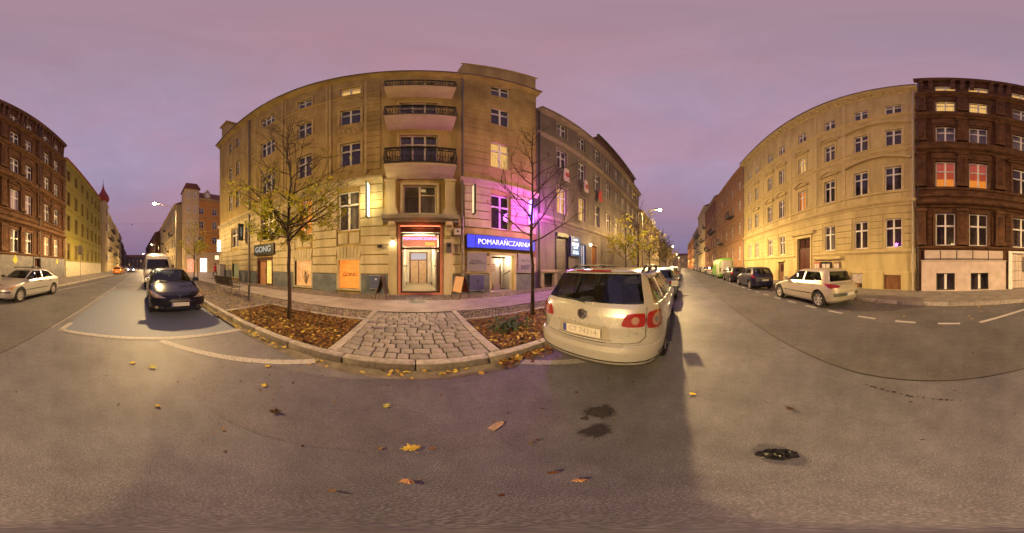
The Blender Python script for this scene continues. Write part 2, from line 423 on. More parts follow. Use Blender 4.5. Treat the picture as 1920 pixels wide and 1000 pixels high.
# paint lines: children of the road
def line(a, b, wd, mat=M_LINE, z=.004, name='painted_line'):
    a = Vector((*a, 0)); b = Vector((*b, 0)); d = (b - a).normalized(); n = Vector((-d.y, d.x, 0)) * wd / 2
    return MB().quad(*[tuple(p + Vector((0, 0, z))) for p in (a - n, b - n, b + n, a + n)]).build(name, mat, road, fix=False)
MB().quad((-3.42, -1.95, .004), (-3.42, 1.98, .004), (-10.6, 1.98, .004), (-10.6, -2.3, .004)).build('blue_bay', M_BLUE, road)
line((-3.36, -1.98), (-3.36, 2.02), .14, M_LINEB, .008)
line((-3.36, -1.92), (-3.95, -1.95), .12, M_LINEB, .008)
line((-10.6, -2.3), (-10.6, 2.0), .10, M_LINEW, .008)
line((-3.24, .22), (-1.36, 2.02), .14, M_LINEB, .008)
line((1.36, 2.0), (3.2, .25), .14, M_LINEB, .008)
line((-40, -3.5), (-3.4, -2.2), .07, M_LINEW)
line((-12, -2.42), (-10.6, -2.36), .07, M_LINEW)
for k in range(-2, 15):
    x = .0 + 1.14 * k
    if x < -.6: continue
    line((x - .28, -4.33 + .005 * x), (x + .28, -4.33 + .005 * x), .12, M_LINE, .008)
line((-.80, -4.36), (-2.75, -5.42), .13, M_LINE, .008)
line((-9.3, -5.55), (-14.4, -4.75), .12, M_LINE, .008); line((-14.4, -4.75), (-60, -4.9), .10, M_LINEW, .008)
# tar seam; shade and mauve light on the near road painted as a sheet
line((-190, -2.9), (-30, -3.3), .05, M_LINEW)
MB().add([(-3.1, .2, .003), (-2.9, 1.9, .003), (-1.2, 1.91, .003), (1.3, 1.91, .003), (1.0, .8, .003), (-.3, .75, .003), (-1.7, .35, .003)], [(0, 1, 2, 3, 4, 5, 6)]).build('asphalt_shade', M_ASPH_SHADE, road)
# older, darker lane on the far half of the road
dk = [(170, -1.0), (60, -1.5), (14, -1.70), (1.1, -1.80), (-3.56, -2.26), (-10.6, -2.62), (-40, -3.6), (-190, -5.2)]
MB().add([(x, y_, .002) for x, y_ in dk] + [(-190, -6.1, .002), (170, -6.1, .002)], [tuple(range(len(dk) + 2))]).build('dark_lane', M_ASPHD, road)
for (xa, ya), (xb, yb) in zip(dk[1:6], dk[2:7]): line((xa, ya), (xb, yb), .025, noisy('tar_seam', (.03, .028, .027), (.06, .055, .05), 6, 4, .6), .0035, 'tar_seam')
def stain_material():
    m, t, b, o = newmat('oil_stain')
    b.inputs['Base Color'].default_value = (.035, .032, .031, 1); b.inputs['Roughness'].default_value = .45
    at = N(t, 'ShaderNodeAttribute', attribute_name='soak'); tc = N(t, 'ShaderNodeTexCoord'); n = N(t, 'ShaderNodeTexNoise'); n.inputs['Scale'].default_value = 38; n.inputs['Detail'].default_value = 6
    t.links.new(tc.outputs['Object'], n.inputs['Vector'])
    ad = N(t, 'ShaderNodeMath', operation='MULTIPLY_ADD'); ad.inputs[1].default_value = 1.5; t.links.new(at.outputs['Fac'], ad.inputs[0]); t.links.new(n.outputs['Fac'], ad.inputs[2])
    mr = N(t, 'ShaderNodeMapRange'); mr.inputs[1].default_value = .62; mr.inputs[2].default_value = 1.25; mr.inputs[3].default_value = 0; mr.inputs[4].default_value = .85
    t.links.new(ad.outputs[0], mr.inputs[0]); tr = N(t, 'ShaderNodeBsdfTransparent'); mx = N(t, 'ShaderNodeMixShader')
    t.links.new(mr.outputs[0], mx.inputs[0]); t.links.new(tr.outputs[0], mx.inputs[1]); t.links.new(b.outputs[0], mx.inputs[2]); t.links.new(mx.outputs[0], o.inputs[0])
    MATS['oil_stain'] = m; return m
M_OIL = stain_material()
def blob(x, y, r, seed, mat, name, sx=1., z=.006):
    rr = random.Random(seed); n = 22; m = MB(); ph = rr.random() * 6
    pts = [(x + sx * r * (1 + .22 * sin(3 * a + ph) + .18 * rr.uniform(-1, 1)) * cos(a), y + r * (1 + .2 * cos(2 * a + ph) + .18 * rr.uniform(-1, 1)) * sin(a), z) for a in [2 * pi * k / n for k in range(n)]]
    m.add([(x, y, z)] + pts, [(0, 1 + k, 1 + (k + 1) % n) for k in range(n)]); o = m.build(name, mat, road)
    at = o.data.attributes.new('soak', 'FLOAT', 'POINT'); at.data[0].value = 1.0
    return o
blob(1.16, .61, .14, 3, M_OIL, 'oil_stain'); blob(.91, .51, .10, 4, M_OIL, 'oil_stain', 1.3); blob(1.02, .66, .04, 14, M_OIL, 'oil_stain')
for i in range(16):
    rr = random.Random(60 + i)
    a = i / 15; x, y = .85 - .95 * a + rr.uniform(-.02, .02), -1.60 + .10 * a + rr.uniform(-.015, .015)
    blob(x, y, rr.uniform(.008, .022), 70 + i, M_OIL, 'oil_stain', rr.uniform(1, 2))
for i in range(26):
    rr = random.Random(160 + i)
    blob(rr.uniform(-4, 4), rr.uniform(-4, 1.6), rr.uniform(.006, .02), 190 + i, M_OIL, 'oil_stain', rr.uniform(1, 2.2))

# near pavement: concrete walkway band; setts, cobbles, soil are laid on the sub-base beside it
pave = struct(grid_sheet(-60, 34, KN + .1, 45, PZ - .035).build('pavement', M_JOINT, fix=False))
grid_sheet(-60, 34, 5.05, 6.85, PZ).build('walkway_slab', M_SLAB, pave, fix=False)
# slab joints of the walkway: separate slabs near the camera
grid_sheet(-60, -19, 6.87, 45, PZ).build('side_street_paving', M_SLAB, pave, fix=False)
grid_sheet(34, 170, KN + .1, 8.3, PZ).build('far_paving', M_SLAB, pave, fix=False)
fpave = struct(grid_sheet(RDX0, RDX1, -14.5, KF - .12, PZ).build('pavement_far_side', noisy('far_pavement', (.17, .15, .13), (.27, .24, .21), 2.2, 8, .8, .4, 50), fix=False))
# kerbs: individual stones near, run-on far away
kerb = struct(MB().box(-190, -16, KN, KN + .15, -.04, PZ).box(16, 170, KN, KN + .15, -.04, PZ).box(-190, -26, KF - .15, KF, -.04, PZ).box(26, 170, KF - .15, KF, -.04, PZ).build('kerb', M_KERB))
def bevel_box_mesh(name, sx, sy, sz, bev, seg=2, top_only=False):
    m = bpy.data.meshes.new(name); b = bmesh.new(); bmesh.ops.create_cube(b, size=1)
    bmesh.ops.scale(b, vec=(sx, sy, sz), verts=b.verts)
    ed = [e for e in b.edges if not top_only or all(v.co.z > 0 for v in e.verts) or abs(e.verts[0].co.z - e.verts[1].co.z) > 1e-4]
    bmesh.ops.bevel(b, geom=ed, offset=bev, segments=seg, profile=.5, affect='EDGES')
    b.to_mesh(m); b.free(); m.polygons.foreach_set('use_smooth', [True] * len(m.polygons)); m.set_sharp_from_angle(angle=radians(50)); m.update(); return m
km = bevel_box_mesh('kerbstone', .985, .15, .20, .014, 2, True); km.materials.append(M_KERB)
for k in range(32):
    x = -15.5 + k
    link('kerbstone', km, None, kerb, (x, KN + .075 + RND.uniform(-.004, .004), PZ - .10 + RND.uniform(-.004, .004)))
for k in range(52):
    x = -25.5 + k
    link('kerbstone', km, None, kerb, (x, KF - .075 + RND.uniform(-.004, .004), PZ - .10 + RND.uniform(-.006, .006)))
# gutter strip of pale concrete
grid_sheet(-16, 16, KN - .22, KN - .005, .004).build('gutter_strip', noisy('gutter', (.10, .085, .07), (.20, .17, .14), 5, 8, .85, .5, 80), road, fix=False)
grid_sheet(-26, 26, KF + .005, KF + .25, .004).build('gutter_strip', MATS['gutter'], road, fix=False)

# cobbled crossing path between the tree pits: every stone a piece
path = struct(grid_sheet(-1.30, 1.22, KN + .15, 5.05, PZ - .02).build('cobble_path', M_JOINT, fix=False))
cm = [bevel_box_mesh('cobble', wd, .160, .10, .020, 2, True) for wd in (.19, .22, .255, .29)]
for q in cm: q.materials.append(M_COB)
row = 0; y = KN + .155 + .09
while y < 5.0:
    x = -1.15 + (.0 if row % 2 else -.02); rr = random.Random(400 + row); xe = 1.08
    while x < xe - .12:
        k = rr.randrange(4); wd = (.19, .22, .255, .29)[k] * rr.uniform(.9, 1.05)
        if xe - (x + wd) < .15: wd = xe - x
        base = (.19, .22, .255, .29)[k]
        link('cobble', cm[k], None, path, (x + wd / 2, y + rr.uniform(-.006, .006), PZ - .048 + rr.uniform(-.006, .004)), (rr.uniform(-.025, .025), rr.uniform(-.025, .025), rr.uniform(-.02, .02)), ((wd - .022) / base, rr.uniform(.94, 1.0), 1))
        x += wd
    y += .178; row += 1
bm_ = bevel_box_mesh('border_stone', .15, .92, .16, .012, 2, True); bm_.materials.append(M_KERB)
for sx in (-1.235, 1.165):
    for k in range(3):
        link('border_stone', bm_, None, path, (sx, KN + .155 + .46 + .935 * k, PZ - .076), (0, 0, RND.uniform(-.004, .004)))
# pits: soil + stone edging + leaf litter
def pit(x0, x1, name):
    p = struct(grid_sheet(x0, x1, KN + .15, 4.12, PZ - .028).build(name, M_SOIL, fix=False))
    n = max(1, round((x1 - x0) / .9)); L = (x1 - x0) / n
    em = bevel_box_mesh('edging_stone', L - .012, .09, .16, .01, 2, True); em.materials.append(M_KERB)
    for k in range(n): link('edging_stone', em, None, p, (x0 + L * (k + .5), 4.16, PZ - .07))
    return p
pitL = pit(-4.70, -1.31, 'tree_pit'); pitR = pit(1.24, 5.6, 'tree_pit')
em = bevel_box_mesh('edging_stone', .09, .9, .16, .01, 2, True); em.materials.append(M_KERB)
for k in range(2): link('edging_stone', em, None, pitL, (-4.75, KN + .155 + .45 + .91 * k, PZ - .07))
def setts(x0, x1, y0, y1, pitch, seed, name='small_setts'):
    rr = random.Random(seed); m = MB(); y = y0; r = 0
    while y < y1:
        x = x0 + (pitch * .5 if r % 2 else 0)
        while x < x1:
            a = pitch * .43 * rr.uniform(.85, 1.05); h = PZ - .006 + rr.uniform(-.012, .006); b = pitch * .43 * rr.uniform(.85, 1.05); j = rr.uniform(-.008, .008)
            cx, cy = x + j, y + rr.uniform(-.008, .008); i = .72
            m.add([(cx - a, cy - b, h - .04), (cx + a, cy - b, h - .04), (cx + a, cy + b, h - .04), (cx - a, cy + b, h - .04), (cx - a * i, cy - b * i, h), (cx + a * i, cy - b * i, h), (cx + a * i, cy + b * i, h), (cx - a * i, cy + b * i, h)],
                  [(4, 5, 6, 7), (0, 1, 5, 4), (1, 2, 6, 5), (2, 3, 7, 6), (3, 0, 4, 7)])
            x += pitch
        y += pitch; r += 1
    return stuff(m.build(name, M_SETT, pave, fix=False))
setts(-4.72, -1.34, 4.26, 5.03, .105, 1); setts(1.28, 9.0, 4.26, 5.03, .105, 2)
setts(-17.5, -4.84, KN + .2, 5.03, .115, 3)
setts(-18.6, 31.0, 6.92, 8.2, .115, 4)
setts(5.68, 30, KN + .2, 4.2, .13, 5)
# manhole cover in front of the door
mh = thing('manhole_cover', 'round worn iron manhole cover in the pavement in front of the glazed shop door', 'manhole cover', (.05, 6.62, PZ))
MB().lathe([(0, .008), (.30, .008), (.33, .006), (.33, 0)], 28).build('cover_plate', M_IRON, mh)
rb = MB()
for k in range(5): rb.box(-.24 + abs(k - 2) * .05, .24 - abs(k - 2) * .05, -.18 + .09 * k - .012, -.18 + .09 * k + .012, .008, .014)
rb.build('grip_ribs', M_IRON, mh)

# ------------------------------------------------------------------ facade kit.  local frame: x along the wall (right as seen from the street), y into the wall, z up
def building(name, label, th0, D, cat='building'):
    a = radians(th0)
    return thing(name, label, cat, (D * sin(a), D * cos(a), 0), -a)
def wall(b, u0, u1, z0, z1, ops, mat, depth=11., reveal=.30, name='wall', back=True, y=0.):
    us = sorted({u0, u1, *[o[0] for o in ops], *[o[1] for o in ops]}); zs = sorted({z0, z1, *[o[2] for o in ops], *[o[3] for o in ops]})
    us = [q for q in us if u0 <= q <= u1]; zs = [q for q in zs if z0 <= q <= z1]
    m = MB()
    for i in range(len(us) - 1):
        cu = (us[i] + us[i + 1]) / 2
        k = 0
        while k < len(zs) - 1:
            cz = (zs[k] + zs[k + 1]) / 2
            if any(o[0] < cu < o[1] and o[2] < cz < o[3] for o in ops): k += 1; continue
            j = k
            while j + 1 < len(zs) - 1 and not any(o[0] < cu < o[1] and o[2] < (zs[j + 1] + zs[j + 2]) / 2 < o[3] for o in ops): j += 1
            m.quad((us[i], y, zs[k]), (us[i + 1], y, zs[k]), (us[i + 1], y, zs[j + 1]), (us[i], y, zs[j + 1])); k = j + 1
    for a, c, d, e in ops:
        r = y + reveal
        m.quad((a, y, d), (a, r, d), (a, r, e), (a, y, e)); m.quad((c, r, d), (c, y, d), (c, y, e), (c, r, e))
        m.quad((a, y, e), (a, r, e), (c, r, e), (c, y, e)); m.quad((a, r, d), (a, y, d), (c, y, d), (c, r, d))
    if back:
        d = depth
        m.quad((u0, d, z0), (u0, y, z0), (u0, y, z1), (u0, d, z1)); m.quad((u1, y, z0), (u1, d, z0), (u1, d, z1), (u1, y, z1))
        m.quad((u1, d, z0), (u0, d, z0), (u0, d, z1), (u1, d, z1)); m.quad((u0, y, z1), (u1, y, z1), (u1, d, z1), (u0, d, z1))
    return m.build(name, mat, b, fix=False)
WCACHE = {}
def wmesh(key, fn):
    if key not in WCACHE: WCACHE[key] = fn()
    return WCACHE[key]
def window(b, u, wd, z0, z1, lit='dark', frame=M_WHITEFRAME, style='cross', sill=True, sur=None, surmat=None, simple=False, name='window', y=.13, tr=.62, curt=True):
    h = z1 - z0; key = (style, round(wd, 2), round(h, 2), simple, frame.name)
    def fr():
        m = MB(); f = .065 if not simple else .08; dd = .07
        m.box(-wd / 2, -wd / 2 + f, 0, dd, 0, h); m.box(wd / 2 - f, wd / 2, 0, dd, 0, h)
        m.box(-wd / 2 + f, wd / 2 - f, 0, dd, 0, f); m.box(-wd / 2 + f, wd / 2 - f, 0, dd, h - f, h)
        cols = {'cross': 2, 'triple': 3, 'two': 2, 'one': 1, 'grid': 2}[style]
        for k in range(1, cols):
            x = -wd / 2 + wd * k / cols; m.box(x - .05, x + .05, -.015, dd - .005, f, h - f)
        if style in ('cross', 'triple'):
            zt = h * tr; m.box(-wd / 2 + f, wd / 2 - f, -.02, dd - .01, zt - .045, zt + .045)
        if style == 'grid':
            for q in (.34, .67): m.box(-wd / 2 + f, wd / 2 - f, 0, dd - .01, h * q - .02, h * q + .02)
        me = m.mesh('window'); me.materials.append(frame); return me
    o = link(name, wmesh(key, fr), None, b, (u, y, z0))
    def pn(cw, ch):
        me = MB().quad((-cw / 2, 0, 0), (cw / 2, 0, 0), (cw / 2, 0, ch), (-cw / 2, 0, ch)).mesh('pane', fix=False); me.materials.append(M_PANE); return me
    cols = {'cross': 2, 'triple': 3, 'two': 2, 'one': 1, 'grid': 2}[style]
    if simple:
        link('pane', wmesh(('p', round(wd - .1, 2), round(h - .1, 2)), lambda: pn(wd - .1, h - .1)), None, o, (0, .03, .05))
    else:
        rows = [(0.06, h * tr - .04), (h * tr + .04, h - .06)] if style in ('cross', 'triple') else [(.06, h - .06)]
        cw = wd / cols - .08
        for k in range(cols):
            x = -wd / 2 + wd * (k + .5) / cols
            for a, c in rows:
                link('pane', wmesh(('p', round(cw, 2), round(c - a, 2)), lambda: pn(cw, c - a)), None, o, (x, .03 + RND.uniform(-.002, .002), a), (RND.uniform(-.004, .004), 0, RND.uniform(-.006, .006)))
    if sill:
        sm = wmesh(('s', round(wd, 2), y, (surmat or frame).name), lambda: MB().prism([(-.16 - y + .13, 0), (-.16 - y + .13, -.05), (-.10, -.07), (.02, -.07), (.02, .03)], -wd / 2 - .08, wd / 2 + .08).mesh('sill'))
        link('sill', sm, surmat or frame, o, (0, 0, -.005))
    if curt:
        link('curtain', wmesh(('c', round(wd, 2), round(h, 2), lit), lambda: MB().box(-wd / 2 - .12, wd / 2 + .12, 0, .02, -.12, h + .12).mesh('curtain')), CURT[lit], o, (0, .26, 0))
    if sur:
        def su():
            m = MB(); t = .13
            p = -y - .05; q = -y + .01
            m.box(-wd / 2 - t, -wd / 2 - .004, p, q, -.02, h + t); m.box(wd / 2 + .004, wd / 2 + t, p, q, -.02, h + t); m.box(-wd / 2 - .004, wd / 2 + .004, p, q, h + .004, h + t)
            if sur in ('ped', 'arch', 'hood'):
                W2 = wd / 2 + .34; zb = h + .42
                m.box(-wd / 2 - .1, wd / 2 + .1, p + .01, q, h + t + .003, zb - .002)
                m.box(-W2, W2, p - .16, q, zb, zb + .09)
                if sur == 'ped':
                    m.prism([(-W2 + .01, zb + .093), (W2 - .01, zb + .093), (0, zb + .42)], p - .03, q, 'y')
                    for s in (-1, 1):
                        m.add([(s * W2, p - .17, zb + .1), (0, p - .17, zb + .43), (0, p - .17, zb + .53), (s * W2, p - .17, zb + .19), (s * W2, q, zb + .1), (0, q, zb + .43), (0, q, zb + .53), (s * W2, q, zb + .19)], [(0, 1, 2, 3), (4, 7, 6, 5), (0, 4, 5, 1), (3, 2, 6, 7), (0, 3, 7, 4), (1, 5, 6, 2)])
                if sur == 'arch':
                    n = 10; A = [(-W2 + 2 * W2 * k / n, zb + .1 + .34 * (1 - (2 * k / n - 1) ** 2)) for k in range(n + 1)]
                    m.prism([(x, z) for x, z in A] + [(W2 - .01, zb + .093), (-W2 + .01, zb + .093)], p - .03, q, 'y')
                    m.prism(A + [(x, z + .09) for x, z in A[::-1]], p - .17, q + .0, 'y')
            if sur == 'key':
                m.prism([(-.10, h + t + .004), (.10, h + t + .004), (.15, h + t + .34), (-.15, h + t + .34)], p - .05, q, 'y')
            return m.mesh('surround')
        link('surround', wmesh((sur, round(wd, 2), round(h, 2), y, surmat.name), su), surmat, o)
    return o
def strip(b, name, u0, u1, z, prof, mat, y=0.):
    """moulding: profile of (out, up) pairs, out measured from the wall towards the street"""
    pts = [(y + .004 if i in (0, len(prof) - 1) and p[0] == 0 else y - p[0], z + p[1]) for i, p in enumerate(prof)]
    return MB().prism(pts, u0, u1).build(name, mat, b)
CORN = [(0, 0), (.06, 0), (.10, .08), (.22, .14), (.26, .22), (.26, .30), (0, .34)]
BELT = [(0, 0), (.04, 0), (.08, .07), (.12, .10), (.12, .17), (0, .21)]
def segs(u0, u1, za, zb, ops, mg=.02):
    cur = [(u0, u1)]
    for a, c, d, e in ops:
        if e + mg <= za or d - mg >= zb: continue
        nxt = []
        for p, q in cur:
            if c + mg <= p or a - mg >= q: nxt.append((p, q)); continue
            if a - mg > p: nxt.append((p, a - mg))
            if c + mg < q: nxt.append((c + mg, q))
        cur = nxt
    return [s for s in cur if s[1] - s[0] > .06]
def courses(b, u0, u1, z0, z1, hgt, ops, mat, proud=.03, gap=.035, name='stone_course', mg=.02, y=0.):
    n = max(1, round((z1 - z0) / hgt)); hh = (z1 - z0) / n
    for k in range(n):
        za = z0 + k * hh; zb = za + hh - gap
        for p, q in segs(u0, u1, za, zb, ops, mg):
            c = .012
            MB().prism([(y + .003, za), (y - proud + c, za), (y - proud, za + c), (y - proud, zb - c), (y - proud + c, zb), (y + .003, zb)], p, q).build(name, mat, b)
def gable_roof(b, u0, u1, z, depth=11., hgt=3., over=.0, mat=None, y0=0.):
    m = MB(); m.prism([(y0 - over, z), (y0 + depth / 2, z + hgt), (depth, z), ], u0, u1)
    return m.build('roof', mat or M_ROOF, b)
def pipe(b, u, z0, z1, r=.06, y=-.09, mat=None, shoe=True):
    m = MB(); m.tube([(u, y, z1), (u, y, z0 + .3), (u, y - .02, z0 + .12), (u, y - .14, z0 + .03)] if shoe else [(u, y, z1), (u, y, z0)], r, 10)
    o = m.build('drainpipe', mat or M_ZINC, b, smooth=True, angle=60)
    for k in range(int((z1 - z0) / 2.4)):
        MB().lathe([(r, 0), (r + .018, .005), (r + .018, .05), (r, .055)], 10, Matrix.Translation((u, y, z0 + 1 + 2.4 * k))).build('pipe_clamp', mat or M_ZINC, o)
    return o
# ================================================================== corner house with the orange-red shop door (facade plane y = 8.25)
M_OCHRE = noisy('ochre_plaster', (.29, .21, .078), (.49, .375, .15), 1.1, 9, .9, .25, 30, streak=True)
M_CREAM = noisy('cream_plaster', (.36, .305, .18), (.56, .485, .31), 1.3, 9, .9, .25, 30, streak=True)
M_TRIMA = noisy('ochre_trim', (.40, .30, .125), (.53, .41, .18), 2, 8, .85, .2, 40)
M_GREYBAND = noisy('grey_blue_plinth', (.10, .115, .13), (.17, .185, .20), 2, 8, .8, .3, 40)
A = building('corner_tenement', 'pale ochre five-storey tenement with three iron balconies above the lit shop door', 0, 8.25)
WA = []   # (u, w, z0, z1, lit, style, sur)
for u in (-15.76, -14.26):
    WA += [(u, .74, 15.55, 17.2, 'dark', 'cross', 'plain'), (u, .74, 11.35, 13.35, 'dark', 'cross', 'plain'), (u, .74, 7.6, 9.5, 'dark', 'cross', 'plain')]
WA += [(-9.82, 1.66, 15.6, 17.2, 'dark', 'triple', 'plain'), (-9.82, 1.66, 11.35, 13.3, 'dark', 'triple', 'plain'), (-9.82, 1.66, 7.5, 9.4, 'dark', 'triple', 'plain'),
       (-6.35, 1.14, 15.65, 17.1, 'dark', 'cross', 'plain'), (-6.35, 1.14, 11.4, 13.3, 'dark', 'cross', 'plain'), (-6.35, 1.14, 7.55, 9.5, 'drape', 'cross', 'plain'),
       (-3.36, 1.18, 15.75, 17.2, 'yellow', 'cross', 'plain'), (-3.36, 1.18, 11.45, 13.4, 'dark', 'cross', 'plain'), (-3.36, 1.18, 7.55, 9.5, 'dark', 'cross', 'plain'),
       (4.52, 1.18, 16.15, 18.15, 'dark', 'cross', None), (4.52, 1.18, 11.8, 14.1, 'dark', 'cross', None), (4.50, 1.18, 7.65, 9.9, 'yellow', 'cross', None),
       (-14.86, 1.5, 3.45, 5.4, 'net', 'cross', None), (-9.82, 1.5, 3.55, 5.75, 'dark', 'cross', None), (-6.37, 1.14, 3.5, 5.78, 'orange', 'cross', None), (-3.45, 1.2, 3.45, 5.76, 'net', 'cross', None), (4.52, 1.18, 3.62, 5.7, 'dark', 'cross', None)]
openA = [(u - w / 2, u + w / 2, a, b) for u, w, a, b, *_ in WA]
shopA = [(-15.4, -14.1, .46, 1.8), (-11.05, -9.25, PZ, 2.25), (-7.1, -5.82, .33, 1.88), (-4.03, -2.84, .36, 1.86), (-.87, 1.32, PZ, 3.72), (3.9, 5.42, PZ, 2.15)]
bayops = [(-.63, 1.03, 4.2, 5.82), (-.80, 1.10, 6.72, 9.62), (-.80, 1.10, 10.75, 13.5), (-.80, 1.10, 14.85, 17.3)]
allA = openA + shopA + bayops
wall(A, -18.65, 7.07, 0, 19.0, allA, M_OCHRE, 11.5, .32)
LIFT = {'dark': M_WHITEFRAME}
for i, (u, w_, a, b, lit, st, sur) in enumerate(WA):
    window(A, u, w_, a, b, lit, M_WHITEFRAME if i not in () else M_CREAMFRAME, st, True, sur, M_TRIMA, tr=.64)
# rusticated lower storeys and right-hand bays
lowA = allA + [(-1.55, 2.12, 3.6, 6.4), (-4.1, -2.8, 2.0, 3.45), (-7.05, -5.75, 2.0, 3.5)]
courses(A, -18.6, 2.2, 1.16, 6.0, .50, lowA, M_CREAM, .055, .05, mg=.06)
courses(A, 2.42, 7.04, 1.16, 6.0, .50, lowA + [(2.4, 6.95, 2.4, 3.25)], M_CREAM, .055, .05, mg=.06)
zu = allA + [(-1.7, 2.15, 6, 19)]
courses(A, -2.45, -1.72, 7.0, 18.6, .56, zu, M_OCHRE, .04, .045, mg=.05)
courses(A, 2.40, 7.04, 7.0, 18.6, .56, [(q[0] - .08, q[1] + .08, q[2] - .15, q[3] + .15) for q in allA], M_OCHRE, .04, .045, mg=.05)
# grey plinth
for p, q in segs(-18.62, 7.05, PZ - .1, 1.1, shopA, .10):
    MB().prism([(.003, PZ - .1), (-.045, PZ - .1), (-.045, 1.06), (-.02, 1.12), (.003, 1.12)], p, q).build('plinth', M_GREYBAND, A)
# main belt cornice, sill string and eaves
for p, q in ((-18.7, -1.60), (2.16, 7.1)):
    strip(A, 'belt_cornice', p, q, 6.02, [(0, 0), (.05, 0), (.08, .10), (.20, .20), (.28, .30), (.28, .40), (.10, .46), (0, .50)], M_CREAM)
for p, q in ((-8.2, -1.72),): strip(A, 'string_course', p, q, 15.28, [(0, 0), (.07, .02), (.09, .08), (0, .12)], M_TRIMA)
strip(A, 'eaves', -18.75, 7.15, 18.42, [(0, 0), (.05, .02), (.12, .18), (.36, .40), (.44, .50), (.46, .62), (0, .66)], M_OCHRE)
MB().tube([(-18.75, -.50, 19.04), (7.15, -.50, 19.04)], .07, 8).build('gutter', M_ZINC, A)
gable_roof(A, -18.7, 7.1, 19.08, 11.5, 3.2, .3)
# attic parapet over the right-hand bays, chimney at the far end
wall(A, 2.35, 7.05, 19.05, 23.2, [], M_OCHRE, 2.5, name='attic_parapet', y=.02)
strip(A, 'parapet_coping', 2.25, 7.15, 23.2, [(0, 0), (.10, .03), (.12, .14), (0, .18)], M_TRIMA, y=.02)
ch = MB().box(-18.3, -16.9, .12, 1.6, 19.0, 22.9).build('chimney', M_OCHRE, A)
MB().box(-18.5, -16.7, -.06, 1.8, 22.9, 23.25).build('chimney_cap', M_TRIMA, ch)
# decorative relief panels between the storeys
def relief(u, w_, z0, z1):
    o = MB().box(u - w_ / 2, u + w_ / 2, -.03, .01, z0, z1).build('relief_panel', M_TRIMA, A)
    m = MB(); n = 5
    for k in range(n):
        x = u - w_ / 2 + w_ * (k + .5) / n; s = 1.25 if k == 2 else .85
        m.lathe([(0, .06), (.05 * s, .055), (.10 * s, .02), (.105 * s, 0)], 10, Matrix.Translation((x, -.03, (z0 + z1) / 2)) @ Matrix.Rotation(pi / 2, 4, 'X'))
        m.tube([(x - .09, -.035, z0 + .06), (x, -.05, z1 - .08), (x + .09, -.035, z0 + .06)], .018, 5)
    m.build('relief_ornament', M_TRIMA, o)
    for s in (z0 - .04, z1): MB().box(u - w_ / 2 - .05, u + w_ / 2 + .05, -.06, .01, s, s + .04).build('relief_border', M_TRIMA, o)
for u, w_ in ((-3.36, 1.35), (-6.35, 1.3), (-9.82, 1.9)):
    relief(u, w_, 10.25, 10.95); relief(u, w_, 14.35, 15.0) if u != -9.82 else None
for u in (-15.76, -14.26): relief(u, .8, 10.3, 10.95)
# pilaster strips flanking the window axes of the left part
for u in (-11.35, -8.2, -7.95, -4.75, -4.55, -2.5): MB().box(u - .07, u + .07, -.055, .01, 6.75, 18.4).build('lesene', M_TRIMA, A)
# fan-shaped voussoirs over the low shop windows, blank apron panels under the first-floor windows
for u in (-3.44, -6.46):
    for k in range(7):
        a0 = -.62 + 1.24 * k / 7 + .012; a1 = -.62 + 1.24 * (k + 1) / 7 - .012; f = 1.22
        MB().prism([(u + a0, 1.96), (u + a1, 1.96), (u + a1 * f, 2.58), (u + a0 * f, 2.58)], -.035, .003, 'y').build('voussoir', M_CREAM, A)
    for s in (-1, 1): MB().box(u + s * .33 - .27, u + s * .33 + .27, -.03, .004, 2.72, 3.30).build('apron_panel', M_CREAM, A)
pipe(A, -12.18, PZ, 18.5, .065, -.12); 
pp = pipe(A, 2.30, PZ + .05, 18.5, .06, -.12)
